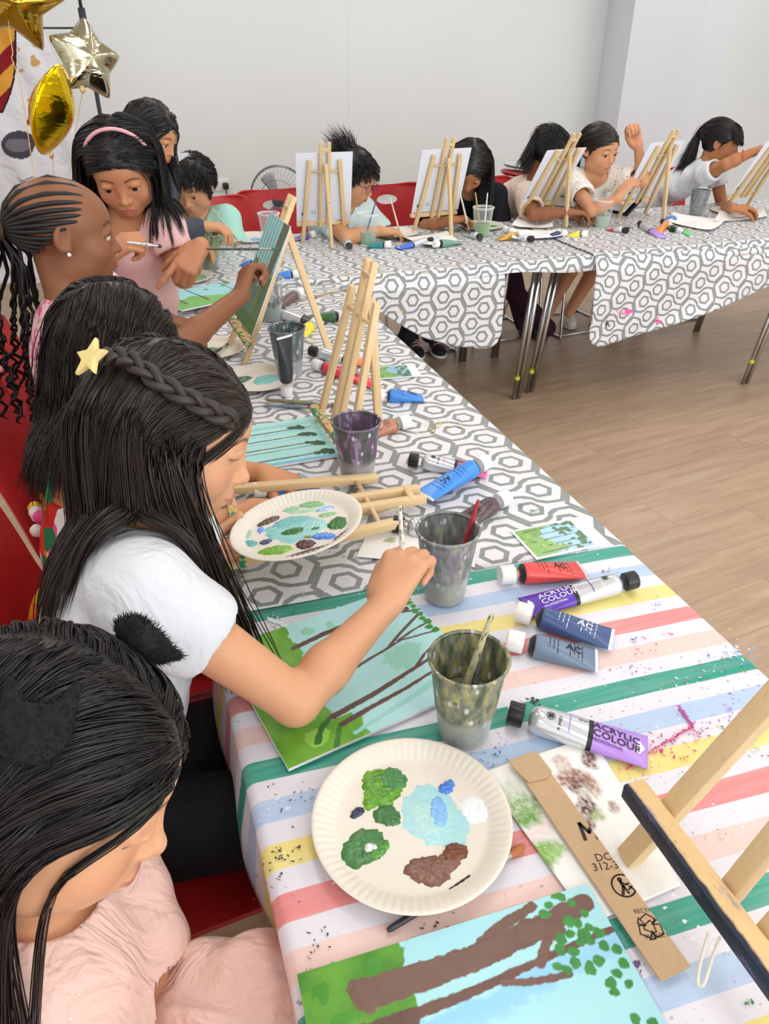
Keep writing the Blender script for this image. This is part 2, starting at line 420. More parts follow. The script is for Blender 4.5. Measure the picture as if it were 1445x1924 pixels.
def long_cloth(name, y0, y1, mat, z, dL, dR, ny, lift=0., x0=TX0, x1=TX1, wrinkle=.0016, skew=0.):
    r = .016; tot = dL+dR+PI*r+(x1-x0-2*r)
    ss = sorted(set([round(k*tot/70, 5) for k in range(71)]+[round(dL+k*PI/2*r/5, 5) for k in range(6)]+[round(tot-dR-k*PI/2*r/5, 5) for k in range(6)]))
    ys = [y0+(y1-y0)*k/ny for k in range(ny+1)]
    def fn(y, s):
        x, zz = edge_profile(s, x0, x1, r, z, dL, .06)
        dd = max(0, dL-s)+max(0, s-(tot-dR))
        x += (.010*math.sin(y*9.+1)+.006*math.sin(y*23.))*min(1, dd/.08)*(1 if s > dL else -1)
        if dd == 0: zz += wrinkle*(math.sin(y*15+x*9)*.35+math.sin(x*31+y*12)*.2+.35)*min(1, (min(s-dL, tot-dR-s))/.05)
        yy = y+skew*(x-x0)
        return (x, yy, zz+lift), (s-dL-r*PI/2+x0+r, y)
    return grid_mesh(name, fn, ys, ss, mat)
CLOTH1 = TZ+.0005
c = tc_striped = long_cloth('tablecloth', -.30, .965, m_stripe, TZ, .13, .13, 60, skew=0.)
tag(c, 'rainbow striped oilcloth with paint stains on the table nearest the viewer', 'tablecloth')
c = tc_hex = long_cloth('tablecloth', .962, 2.84, m_hex, TZ+.002, .12, .12, 90, skew=-.045)
tag(c, 'grey and white hexagon cloth on the long table, next to the striped cloth', 'tablecloth')
# --- table bodies
def folding_table(x0, x1, y0, y1, legs, label):
    e = empty('folding_table', ((x0+x1)/2, (y0+y1)/2, 0), label=label, cat='table')
    L = e.location
    MB().box((0, 0, TZ-.016), (x1-x0, y1-y0, .022), bev=.004).build('tabletop', m_top, e, True)
    for g in legs:
        mb = MB()
        for a, b in g: mb.tube([Vector(a)-L, Vector(b)-L], .011, 10)
        mb.build('leg', m_chrome, e, True)
        for a, b in g[:1]:
            p = Vector(b).lerp(Vector(a), .16)-L; q = Vector(b).lerp(Vector(a), .185)-L
            MB().tube([p, q], .0135, 10).build('tape_band', plain('yellow_tape', 'c9c93a', .5), e, True)
    return e
def leg_at(p, q, xt, yt):
    z = TZ-.03; return [(p[0], p[1], z), (q[0], q[1], .0)]
def legpair(fx, fy, tx, ty, dx=.026):
    return [[(tx, ty, TZ-.03), (fx, fy, 0)], [(tx+dx, ty, TZ-.03), (fx+dx, fy, 0)]]
folding_table(TX0+.01, TX1-.01, -.28, .955, [legpair(.1, -.1, .1, -.06), legpair(.70, -.1, .70, -.06), legpair(.1, .88, .1, .84), legpair(.69, .88, .69, .84)], 'folding table under the striped cloth nearest the viewer')
folding_table(TX0+.01, TX1-.01, .975, 2.80, [legpair(.1, 1.05, .1, 1.1), legpair(.69, 1.05, .69, 1.1), legpair(.1, 2.7, .1, 2.66), legpair(.69, 2.7, .69, 2.66)], 'long folding table under the hexagon cloth beside the row of seated children')
BY0, BY1 = 2.85, 3.72; BX0, BXM, BX1 = .03, 1.95, 4.6
f1 = at(965, 750, 0); f2 = at(990, 738, 0); f3 = at(1395, 722, 0)
folding_table(BX0+.02, 1.80, BY0+.02, BY1-.02, [legpair(.12, 3.5, .12, 3.45), legpair(.12, 3.0, .12, 3.05), legpair(f1.x, f1.y, f1.x-.01, f1.y-.10), legpair(1.70, 3.62, 1.70, 3.56), ], 'folding table at the back under the hexagon cloth with the squarely hanging flap')
folding_table(1.815, 3.5, BY0+.02, BY1-.02, [legpair(f2.x, f2.y, f2.x+.03, f2.y-.08), legpair(1.9, 3.62, 1.9, 3.56), legpair(f3.x, f3.y, f3.x+.13, f3.y+.02), legpair(3.28, 3.62, 3.28, 3.5)], 'folding table at the back right under the slanting hexagon cloth')
# --- cloths of the back tables: top + rolled front lip
def back_top(name, x0, x1, mat, z, label, lip=.035, y0=BY0, sag=None, endL=False):
    r = .014; W = BY1-y0-2*r; dB = .10; tot = lip+PI*r+W+dB
    ss = sorted(set([round(k*tot/50, 5) for k in range(51)]+[round(lip+k*PI/2*r/5, 5) for k in range(6)]+[round(tot-dB-k*PI/2*r/5, 5) for k in range(6)]))
    nx = int((x1-x0)/.03); xs = [x0+(x1-x0)*k/nx for k in range(nx+1)]
    def fn(x, s):
        lp = lip
        y, zz = edge_profile(s, y0, BY1, r, z, lip)
        d = max(0, lip-s)
        if d > 0: y -= (.012+.012*math.sin(x*5.))*min(1, d/.03); zz -= (.012*math.sin(x*3.1+.6)+.008*math.sin(x*11))*d/lip
        else: zz += .0014*(1+math.sin(x*14+y*9)*.6+math.sin(x*6-y*17)*.4)*min(1, max(0, (s-lip))/.06)
        return (x, y, zz), (x, s-lip-r*PI/2+y0+r)
    o = grid_mesh(name, fn, xs, ss, mat)
    return tag(o, label, 'tablecloth')
bt1 = back_top('tablecloth', BX0, BXM, m_hex2, TZ+.004, 'hexagon cloth of the back left table, its flap hanging square above black trainers')
bt2 = back_top('tablecloth', BXM+.002, BX1, m_hex2, TZ+.008, 'hexagon cloth of the back right table, its creased flap slanting with pink marks', lip=.045)
# hanging flaps in front of the back tables
def flap(name, parent, x0, x1, bottom, mat, rc, corner, folds, y0=BY0-.006, uvrot=0.):
    nx = int((x1-x0)/.016); nz = 34; zt = TZ-.006
    xs = [x0+(x1-x0)*k/nx for k in range(nx+1)]; vs = [k/nz for k in range(nz+1)]
    def fn(x, v):
        zb = bottom(x)
        e = (x1-x) if corner == 'R' else (x-x0)
        if e < rc: zb += rc-math.sqrt(max(0, rc*rc-(rc-e)**2))
        z = zt+(zb-zt)*v; h = zt-z
        y = y0-.02*min(1, h/.05)+folds(x, h)
        cu = math.cos(uvrot); su = math.sin(uvrot)
        return (x, y, z), (x*cu-(z)*su, x*su+z*cu)
    o = grid_mesh(name, fn, xs, vs, mat, parent, thick=.001)
    return o
flap('hanging_flap', bt1, .80, 1.515, lambda x: float(np.interp(x, [.80, .975, 1.06, 1.15, 1.30, 1.42, 1.52], [.66, .575, .515, .458, .400, .378, .372])), m_hex2, .07, 'R', lambda x, h: .02*math.sin(x*11)*h+.03*math.exp(-((x-.98)/.06)**2)*h*2)
flap('hanging_flap', bt2, 1.955, 3.2, lambda x: .315+.195*(max(0, x-2.05)/.88)**1.25, m_hex2, .09, 'L',
     lambda x, h: -.02*h-.05*math.sin((x-2)*8+h*9)*h*.9-.03*math.sin((x*1.0+h*1.6)*17)*min(.3, h)*.5, uvrot=math.radians(13))
# ================================================================ PROPS: generic builders
m_wood = None
def wood_mat(name, a, b, paint=None):
    t = NT(name); co = t.coord('Object')
    n = t.noise(t.map(co, (60, 60, 6)), 1., 4, .6, .3); n2 = t.noise(t.map(co, (200, 200, 8)), 1., 2)
    c = t.mix(n, srgb(a), srgb(b)); c = t.mix(t.step(n2, .6, .75)*.3, c, srgb('b08a58'))
    kn = t.vor(co, 14.); c = t.mix(t.step(kn, .06, .02)*.7, c, srgb('7a4a22'))
    if paint:
        for i, (pc, th) in enumerate(paint):
            q = t.noise(t.map(co, loc=(i*3.1, i*1.7, 0)), 55., 4, .65); c = t.mix(t.step(q, th, th+.04), c, srgb(pc))
    return t.done(t.bsdf(c, .55, spec=.3, bump=t.bump(n2, .15, .0006)))
m_pine = wood_mat('pine_wood', 'd8b888', 'e8cea2'); m_pine2 = wood_mat('pine_wood_pale', 'd2b382', 'e0c799')
def ledge_paint(name, y0, y1):
    t = NT(name); co = t.coord('Object'); x, y, z = t.xyz(co); n = t.noise(t.map(co, (60, 60, 6)), 1., 4)
    c = t.mix(n, srgb('e0bd86'), srgb('efd09c'))
    s2 = t.noise(t.map(co, (12, 50, 50)), 1., 5, .7)
    c = t.mix(t.step(s2, .60, .68)*.8, c, srgb('6a86a8')); c = t.mix(t.step(t.noise(t.map(co, (14, 60, 60), loc=(3, 0, 0)), 1., 5, .7), .66, .70), c, srgb('3f7a34'))
    dk = t.mix(t.noise(t.map(co, (30, 90, 90)), 1., 4), srgb('10161f'), srgb('25304a')); dk = t.mix(t.step(t.noise(t.map(co, (20, 80, 80), loc=(0, 2, 0)), 1., 5, .7), .56, .64)*.9, dk, srgb('6a5088'))
    dk = t.mix(t.step(t.noise(t.map(co, (30, 90, 90), loc=(0, 5, 1)), 1., 5, .7), .66, .69), dk, srgb('d8b8a0'))
    m = t.step(y+(t.noise(co, 45, 4)-.5)*.006, y1, y0)
    return t.done(t.bsdf(t.mix(m, c, dk), .5, spec=.4, bump=t.bump(s2, .4, .001)))
m_ledge = ledge_paint('paint_smeared_ledge', -.06*1.3+.082*math.tan(math.radians(22))-.018*1.3-.0085, -.06*1.3+.082*math.tan(math.radians(22))-.018*1.3-.0055) if True else wood_mat('paint_smeared_wood', 'd9b684', 'e6c99a', (('20242c', .50), ('4a3f86', .60), ('2d6b3f', .64), ('8d5c94', .66), ('3f77c0', .68)))
m_ledge2 = wood_mat('green_smeared_wood', 'd2a868', 'e0bd84', (('1f8f6c', .52), ('2a4f7a', .60), ('33363a', .63)))
m_string = plain('cotton_cord', 'efe8d8', .9)
def frame(o, x, y, z):
    return Matrix(((x.x, y.x, z.x, o.x), (x.y, y.y, z.y, o.y), (x.z, y.z, z.z, o.z), (0, 0, 0, 1)))
def easel(loc, yaw, label, group=None, H=.40, W=.24, tilt=18., rear=.17, ledge_mat=None, wood=None, canvas=None, mark=None, rot=None, S=1., ledge_z=.075, ledge_up=False, rear_x=0.):
    """wooden table easel; local -Y is the side where the painter sits, local X to its right. H height, W foot width"""
    w = wood or m_pine
    e = empty('table_easel', loc, rot or (0, 0, yaw), label=label, cat='easel', group=group)
    ta = math.radians(tilt); yt = math.tan(ta)
    bw, bt = .014*S, .018*S
    def P(x, h, dy=0): return Vector((x, -0.06*S+h*yt+dy, h+.001))
    top = H*.83
    for sx in (-1, 1):
        MB().bar(P(sx*W/2, 0), P(sx*W*.33, top), bt, bw, (0, 1, 0), bev=.0015).build('side_leg', w, e, True)
        MB().bar(P(sx*.018*S+.0, ledge_z-.01), P(sx*.018*S, H), .015*S, bw, (0, 1, 0), bev=.0015).build('centre_bar', w, e, True)
    d = MB()
    for h in (H*.72,): d.tube([P(-W*.36, h), P(W*.36, h)], .0045*S, 8)
    d.build('dowel', w, e, True)
    MB().bar(P(-W*.62, ledge_z, -.018*S), P(W*.62, ledge_z, -.018*S), .020*S, .016*S, (0, 0, 1), bev=.0015).build('canvas_ledge', ledge_mat or w, e, True)
    MB().bar(P(0, H*.80, .018*S), Vector((rear_x, -0.06*S+H*.8*yt+rear, .004)), .018*S, bw, (1, 0, 0), bev=.0015).build('rear_leg', w, e, True)
    MB().box(P(0, H*.93, 0), (.05*S, .016*S, .012*S), bev=.002).build('top_clamp', w, e, True)
    if canvas:
        cw, ch, cn, clabel, cm = canvas
        zz = (P(0, 1)-P(0, 0)).normalized(); ny = Vector((0, -zz.z, zz.y))
        o = P(0, ledge_z+.011)+ny*(.5*bw+.004*S)
        M = frame(o, Vector((1, 0, 0)), -ny, zz)
        wm = e.matrix_basis @ M
        c = canvas_panel(cw, ch, cn, clabel, cm, wm, mark)
    return e
m_canvas = plain('canvas_board_back', 'dde0ea', .7, var=.015, bump=.05)
m_canvas_e = plain('canvas_edge', 'f2f2f2', .7, var=.01)
m_navy = plain('navy_stamp', '3a4f86', .6)
def canvas_panel(w, h, painter, label, mats, M, mark=True):
    """board standing in plane XZ, base centre at origin; painted face toward -Y, back toward +Y"""
    mb = MB().box((0, 0, h/2), (w, .003, h), bev=.0006)
    e = empty('canvas_board', label=label, cat='canvas'); e.matrix_basis = M
    mb.build('board', m_canvas, e, True)
    if painter:
        V, Fq, C = painter(w, h)
        V2 = np.stack([V[:, 0]-w/2, np.full(len(V), -.0019)-V[:, 2]*.3, V[:, 1]], 1)
        tag(np_mesh('painted_face', V2, Fq[:, ::1], m_paint, e, True, col=C), 'painted front face')
    if mark:
        t = MB().lathe([(0, 0), (.0085, 0)], 20, Matrix.Translation((w/2-.03, .0019, .035)) @ Matrix.Rotation(-PI/2, 4, 'X'))
        t.build('round_stamp', m_navy, e)
        t = MB()
        for k in range(3): t.box((w/2-.075, .0019, .035+k*.006), (.028-.006*k, .0003, .0013))
        t.build('small_print', m_navy, e)
    return e
# ---- painted surfaces from vertex colours
def col_mat(name, rough=.45, bump=.15, spec=.4):
    t = NT(name); c = t.attr('col', 'Color')
    co = t.coord('Object')
    return t.done(t.bsdf(c, rough, spec=spec, bump=t.bump(t.noise(co, 350, 3), bump, .0006)))
m_paint = col_mat('acrylic_paint_layer')
class Art:
    def __init__(s, w, h, res=.0011):
        s.w, s.h = w, h; s.nx, s.ny = int(w/res)+1, int(h/res)+1
        s.X, s.Y = np.meshgrid(np.linspace(0, w, s.nx), np.linspace(0, h, s.ny), indexing='ij')
        s.C = np.ones((s.nx, s.ny, 3)); s.Z = np.zeros((s.nx, s.ny))
    def fill(s, a, b, sc=(8, 60), seed=1, mask=None, amt=1.):
        n = fbm(s.X*sc[0], s.Y*sc[1], seed)[..., None]; c = np.array(srgb(a))*(1-n)+np.array(srgb(b))*n
        m = (np.ones_like(s.Z) if mask is None else mask)[..., None]*amt; s.C = s.C*(1-m)+c*m
    def region(s, f, soft=.002, rough=.006, seed=3, sc=90):
        n = (fbm(s.X*sc, s.Y*sc, seed)-.5)*2*rough
        return np.clip((f(s.X, s.Y)+n)/soft+.5, 0, 1)
    def stroke(s, pts, w0, w1, a, b=None, rough=.002, seed=5, z=.0004):
        b = b or a; pts = [np.array(p, float) for p in pts]; D = np.full_like(s.Z, 9.); T = np.zeros_like(s.Z); n = len(pts)-1
        for i in range(n):
            p, q = pts[i], pts[i+1]; d = q-p; L = (d@d)+1e-12
            t = np.clip(((s.X-p[0])*d[0]+(s.Y-p[1])*d[1])/L, 0, 1)
            tt = (i+t)/n; dd = np.hypot(s.X-p[0]-t*d[0], s.Y-p[1]-t*d[1])-(w0+(w1-w0)*tt)/2
            D = np.minimum(D, dd)
        D = D+(fbm(s.X*160, s.Y*160, seed)-.5)*2*rough
        m = np.clip(-D/.0008+.5, 0, 1); s.fill(a, b, (60, 60), seed, m); s.Z += m*z
    def blobs(s, cs, a, b=None, seed=9, z=.0005):
        for i, (x, y, r) in enumerate(cs):
            d = np.hypot(s.X-x, (s.Y-y)*(1.1))-r+(fbm(s.X*140+i*9, s.Y*140, seed+i)-.5)*r*1.3
            m = np.clip(-d/.0009+.5, 0, 1); s.fill(a, b or a, (70, 70), seed+i, m); s.Z += m*z
    def mesh(s):
        V = np.stack([s.X.ravel(), s.Y.ravel(), s.Z.ravel()*.45], 1)
        i, j = np.meshgrid(np.arange(s.nx-1), np.arange(s.ny-1), indexing='ij'); a = (i*s.ny+j).ravel()
        return V, np.stack([a, a+s.ny, a+s.ny+1, a+1], 1), s.C.reshape(-1, 3)
def trees_art(seed, trunks=5, grass=.3, sky=('a9dfdc', '9fd3ea'), green=('3f8a2a', '6fb53a'), res=.0016, streak=('5fa8e0',), dark='3f6b45', leaves=0, swirl=False, brown='6b584e'):
    """portrait scene: water below/sky above with trunks, drawn along Y"""
    def f(w, h):
        a = Art(w, h, res); a.fill(sky[0], sky[1], (14, 5), seed)
        r = random.Random(seed)
        for k in range(6):
            x = r.uniform(0, w); a.stroke([(x, 0), (x+r.uniform(-.01, .01), h)], .006, .004, streak[0], sky[1], .003, seed+k, 0)
        m = a.region(lambda X, Y: grass*h-Y+.02*np.sin(X*30+seed), .003, .02, seed); a.fill(green[0], green[1], (50, 50), seed, m)
        for k in range(trunks):
            x = w*(k+.5+r.uniform(-.2, .2))/trunks
            a.stroke([(x, grass*h*r.uniform(.4, .95)), (x+r.uniform(-.012, .012), h)], r.uniform(.005, .010), .004, brown, '5a4a44', .0015, seed+k)
        if leaves: a.blobs([(r.uniform(0, w), r.uniform(.72, 1)*h, r.uniform(.008, .018)) for _ in range(leaves)], dark, green[0], seed)
        return a.mesh()
    return f
# ---- paint tube
def tube_mats(color, label2=None, metal=True):
    c = color
    m1 = plain('tube_'+c, c, .28, 0., .6, var=.03)
    ms = plain('tube_silver', 'd8dce0', .22, .55, .5, var=.02) if metal else plain('tube_clear_white', 'e9e9ea', .2, 0, .6, var=.02)
    return m1, ms
m_cap_b = plain('tube_cap_black', '1b1b1e', .35); m_cap_w = plain('tube_cap_white', 'f2f1ee', .35, var=.02)
m_ink = plain('tube_print', '1d1a22', .45, var=.02); m_inkw = plain('tube_print_white', 'f0eef4', .45, var=.02)
m_band = plain('tube_band_black', '1a1a1d', .35)
def paint_tube(p_cap, p_tail, color, kind, label, L=None, roll=0., z=None, group=None, ink=None, text=True, flip=False, squeeze=0., cat='paint tube', D=.036, tailw=.052, window=None, extra=None):
    """lies from cap end to crimped tail. kind 'S': silver shoulder zone, black band and colour zone, black cap; 'P': plastic in one colour with a white cap"""
    a = Vector(p_cap); b = Vector(p_tail); z0 = z if z is not None else TZ+.004
    a.z = z0+D/2; b.z = z0+.003+squeeze
    if L: b = a+(b-a).normalized()*L
    L = (b-a).length
    Y = (b-a).normalized(); X = Y.cross(Vector((0, 0, 1))).normalized(); Z = X.cross(Y)
    e = empty('paint_tube', label=label, cat=cat, group=group); e.matrix_basis = frame(a, X, Y, Z)
    capL = .022 if kind == 'S' else .026
    neck = .006
    m1, ms = tube_mats(color, metal=(kind == 'S'))
    # body loft
    n = 28; secs = []
    R = D/2; N = 22
    def sec(t):
        s = t**1.5; w = R+(tailw/2-R)*t**.9; h = R*(1-s)+.0009
        return w, h
    V = []; UV = []
    y0 = capL+neck
    shoulder = [(.35, 0), (.5, .001), (.85, .005), (.97, .009)]
    prof = [(r*R, r*R, y0+dy) for r, dy in shoulder]
    for k in range(N+1):
        t = k/N; w, h = sec(t); prof.append((w, h, y0+.011+(L-y0-.011)*t))
    for (w, h, y) in prof:
        for i in range(n):
            an = 2*PI*i/n; ca, sa = math.cos(an), math.sin(an); ex = 1-.35*min(1, max(0, (y-y0)/L))
            x = w*math.copysign(abs(ca)**(ex), ca); zz = h*sa
            zz -= (R-h)*0.0
            wob = 0
            V.append((x, y, zz+wob))
    fs = []; mi = []
    lp = len(prof)
    for j in range(lp-1):
        ty = (prof[j][2]-y0)/(L-y0)
        for i in range(n):
            fs.append((j*n+i, j*n+(i+1) % n, (j+1)*n+(i+1) % n, (j+1)*n+i))
            if kind == 'S': mi.append(1 if ty < .46 else (2 if ty < .50 else 0))
            else: mi.append(2 if .0 < ty < .05 else (3 if ty > .93 else 0))
    fs.append(tuple(range(n))[::-1]); mi.append(1); fs.append(tuple((lp-1)*n+i for i in range(n))); mi.append(0)
    me = bpy.data.meshes.new('tube_body'); me.from_pydata(V, [], fs); me.polygons.foreach_set('material_index', mi)
    mclear = plain('tube_tail_clear', 'dfe3ea', .15, 0, .7)
    bo = link_mesh('tube_body', me, [m1, ms, m_band, mclear if kind == 'P' else m1], e)
    # cap with ribs
    def fl(i, r, zz, an): return (r*(1-.035*(math.sin(an*18) > 0) if 0 < i < 4 else r), zz)
    M = Matrix.Rotation(-PI/2, 4, 'X')
    cr = R*(.86 if kind == 'S' else .93)
    MB().lathe([(0, 0), (cr*.94, 0), (cr, .0015), (cr, capL-.0015), (cr*.93, capL), (.42*R, capL), (.42*R, capL+neck+.003)], 36, M, flute=fl).build('cap', m_cap_b if kind == 'S' else m_cap_w, e, True)
    # printing on top
    def surf(x, y):
        t = min(1, max(0, (y-y0-.011)/(L-y0-.011))); w, h = sec(t); q = min(.97, abs(x)/w)
        ex = 1-.35*min(1, max(0, (y-y0)/L)); ca = q**(1/ex)
        return h*math.sqrt(max(0, 1-ca*ca))+.0005
    ik = ink or (m_ink if kind == 'S' else m_ink)
    def put(txt, y, x, size, bold=False, rot=0, parent_name='printed_text'):
        if not text: return
        vs, fsx = text_mesh(txt, size, bold)
        bm = bmesh.new(); vv = [bm.verts.new(v) for v in vs]
        for f in fsx:
            try: bm.faces.new([vv[i] for i in f])
            except ValueError: pass
        for _ in range(3): bmesh.ops.subdivide_edges(bm, edges=[e_ for e_ in bm.edges if e_.calc_length() > .0022], cuts=1)
        bmesh.ops.triangulate(bm, faces=bm.faces); bm.verts.index_update(); vs = [v.co.copy() for v in bm.verts]; fsx = [[v.index for v in f.verts] for f in bm.faces]; bm.free()
        sgn = -1 if flip else 1
        W = []
        for v in vs:
            if rot: px, py = v.y, v.x  # along width
            else: px, py = v.y, v.x
            yy = y+sgn*py; xx = x-sgn*px if not rot else x+sgn*v.x; yy = yy if not rot else y+sgn*v.y
            W.append((xx*1., yy, surf(xx, yy)+.0003))
        # letters read along the tube, tops toward -X
        me = bpy.data.meshes.new(parent_name); me.from_pydata(W, [], fsx); link_mesh(parent_name, me, ik, bo, False)
    if text and kind == 'S':
        ys = y0+(L-y0)*.53 if not flip else L-.028
        # letters are mirrored-safe: X axis of glyphs along +Y, up along -X
        put('ACRYLIC', ys, -.004 if not flip else .004, .0155, True); put('COLOUR', ys, .009 if not flip else -.009, .0155, True); put('PROFESSIONAL', ys, .0165 if not flip else -.0165, .006)
        if extra: put(extra, y0+(L-y0)*.40, -.006, .006, True)
        put('120ml e', y0+(L-y0)*.24, -.002, .006, True, rot=1)
        # round mark on the silver part
        yc = y0+(L-y0)*.17; xc_ = .003
        vs = []; fsx = []
        for r0, r1, k in ((.0052, .0060, 0), (0.0, .0040, 1)):
            b0 = len(vs)
            for i in range(24):
                an = 2*PI*i/24
                for r in (r0, r1): vs.append((xc_+r*math.cos(an), yc+r*math.sin(an), surf(xc_+r*math.cos(an), yc+r*math.sin(an))))
            for i in range(24):
                if k == 1 and i % 6 in (0,): continue
                j = (i+1) % 24; fsx.append((b0+i*2, b0+i*2+1, b0+j*2+1, b0+j*2))
        me = bpy.data.meshes.new('round_mark'); me.from_pydata(vs, [], fsx); link_mesh('round_mark', me, m_ink, bo, False)
        # thin coloured line
        yl = y0+(L-y0)*.33; xs = [(-.9+1.8*k/10)*R for k in range(11)]
        vs = [(x, yl+q, surf(x, yl)) for x in xs for q in (0, .0013)]
        me = bpy.data.meshes.new('colour_line'); me.from_pydata(vs, [], [(2*k, 2*k+1, 2*k+3, 2*k+2) for k in range(10)]); link_mesh('colour_line', me, m1, bo, False)
    if kind == 'S':
        # hang hole in the tail: a slot seen as a pale cut-out
        vs = [(.011*math.cos(2*PI*k/24), L-.011+.0035*math.sin(2*PI*k/24)*(1+.7*(abs(math.cos(2*PI*k/24)) < .35)), surf(0, L-.011)+.0002) for k in range(24)]
        me = bpy.data.meshes.new('hang_hole'); me.from_pydata(vs, [], [tuple(range(24))]); link_mesh('hang_hole', me, plain('hole_white', 'efeef2', .6), bo, False)
    if kind == 'P' and text:
        # small print block and brushed letters
        for k in range(9):
            y = y0+(L-y0)*(.28+.06*k); mbb = MB()
            n_ = 14; vs = []
            for q in range(n_+1):
                x = -.017+.034*q/n_*(.8+.2*((k*7) % 3)/2); 
                for dy in (0, .0011): vs.append((x, y+dy, surf(x, y)))
            if k in (3, 4): continue
            me = bpy.data.meshes.new('small_print'); me.from_pydata(vs, [], [(2*q, 2*q+1, 2*q+3, 2*q+2) for q in range(n_) if (q*5+k*3) % 4]); link_mesh('small_print', me, ik, bo, False)
        put('AC', y0+(L-y0)*.52, .004, .018, True)
    if roll: e.matrix_basis = e.matrix_basis @ Matrix.Rotation(roll, 4, 'Y')
    return e
# ---- plastic cup
def cup_wall_mat(name, dirt, cols):
    t = NT(name); co = t.coord('Object'); x, y, z = t.xyz(co)
    n = t.noise(t.map(co, (45, 45, 12)), 1., 5, .65, .5)
    n2 = t.noise(t.map(co, (70, 70, 22), loc=(3, 1, 2)), 1., 4, .6); n3 = t.vor(t.map(co, (60, 60, 30)), 1.)
    c = t.ramp(n2, [(.25, srgb(cols[0])), (.42, srgb(cols[1])), (.52, srgb(cols[2])), (.62, srgb(cols[3])), (.75, srgb(cols[4]))])
    c = t.mix(t.step(n3, .22, .12)*.8, c, srgb('d9dcdc')); c = t.mix(t.step(t.noise(co, 90, 2), .68, .72), c, srgb(cols[1]))
    hi = t.step(z, .045, .06)
    m = t.step(n+hi*.12, 1.02-dirt-.06, 1.02-dirt+.06)*(hi*.75+.25)
    rim = t.step(z, .123, .128); 
    pl = t.bsdf((.9, .93, .94), .08, spec=.6)
    tr = t.n('ShaderNodeBsdfTransparent'); tr.inputs[0].default_value = (.96, .97, .97, 1)
    lw = t.n('ShaderNodeLayerWeight'); lw.inputs[0].default_value = .35
    clear = t.mixs(t.step(E(t, lw.outputs[1]), .1, 1.1)*.55+.13+rim*.35, E(t, tr.outputs[0]), pl)
    pt = t.bsdf(c, .35, spec=.4)
    return t.done(t.mixs(m, clear, pt))
CUPD = ('3a3f38', '55604f', '7d7a86', '8f9a7c', 'c8cccb')
def cup(base, label, water='8f9286', wl=.055, dirt=.6, cols=CUPD, tilt=(0, 0), S=1., group=None, h=.135, r0=.033, r1=.048, wopac=1.):
    e = empty('plastic_cup', base, (tilt[0], tilt[1], random.random()*6), label=label, cat='cup', group=group)
    e.scale = (S, S, S)
    key = 'cup_wall_%s_%.2f' % (cols[0]+cols[2], dirt)
    if key not in _mc: _mc[key] = cup_wall_mat('cup_wall', dirt, cols)
    m = _mc[key]
    st = h*.42
    def rr(z): return r0+(r1-r0)*z/h
    prof = [(0, .002), (r0*.96, .002), (r0, .004)]
    for z in (.012, .02, .03, .04, st-.002): prof.append((rr(z), z))
    prof += [(rr(st)+.0012, st+.001), (rr(st)+.0008, st+.004)]
    for z in (st+.01, st+.025, st+.04, st+.055, h-.008): prof.append((rr(z)+.0008, z))
    prof += [(r1, h-.006), (r1+.003, h-.005), (r1+.004, h-.002), (r1+.003, h), (r1+.0008, h+.0005), (r1-.001, h-.002)]
    MB().lathe(prof, 56).build('cup_wall', m, e, True, angle=.9)
    key = 'water_'+water+str(wopac)
    if key not in _mc:
        t = NT('paint_water'); co = t.coord('Object'); c = srgb(water); n = t.noise(co, 30, 3)
        cc = t.mix(n, tuple(x*.8 for x in c), tuple(min(1, x*1.15) for x in c))
        _mc[key] = t.done(t.bsdf(cc, .08, spec=.5))
    wp = [(0, .0035), (r0*.95, .0035)]+[(rr(z)-.0012, z) for z in (.006, wl*.5, wl)]+[(0, wl)]
    MB().lathe(wp, 40).build('paint_water', _mc[key], e, True, angle=.5)
    return e
# ---- brush
m_ferr = plain('ferrule_metal', 'a8a49a', .3, .8); m_bris = plain('bristles', 'c07a35', .7)
def brush(p_end, p_tip, label, hc='d9d2c4', tipc=None, L=None, speck=True, r=.0032, group=None, fer=True, flat=False):
    a = Vector(p_end); b = Vector(p_tip); L = (b-a).length; d = (b-a).normalized()
    e = empty('paint_brush', label=label, cat='paint brush', group=group); q = d.to_track_quat('Z', 'Y'); e.matrix_basis = Matrix.Translation(a) @ q.to_matrix().to_4x4()
    key = 'brush_'+hc+str(speck)
    if key not in _mc:
        t = NT('brush_handle'); co = t.coord('Object'); n = t.noise(t.map(co, (300, 300, 90)), 1., 3)
        c = t.mix(t.step(n, .56, .62)*(.85 if speck else 0), srgb(hc), srgb('4a4a3e')); c = t.mix(t.step(t.noise(co, 200, 2), .64, .68)*(.8 if speck else 0), c, srgb('e9e6da'))
        _mc[key] = t.done(t.bsdf(c, .4))
    MB().tube([(0, 0, 0), (0, 0, .004), (0, 0, L*.3), (0, 0, L*.62), (0, 0, L*.70)], [r*.55, r*.8, r, r*1.25, r*.9], 10).build('handle', _mc[key], e, True)
    MB().tube([(0, 0, L*.70), (0, 0, L*.72), (0, 0, L*.88)], [r*.95, r*1.05, r*1.1], 10).build('ferrule', m_ferr, e, True)
    mb = MB().tube([(0, 0, L*.88), (0, 0, L*.93), (0, 0, L*.98), (0, 0, L)], [r*1.1, r*1.35, r*1.0, r*.3], 10)
    mb.build('bristle_tip', plain('bristle_'+tipc, tipc, .5) if tipc else m_bris, e, True)
    return e
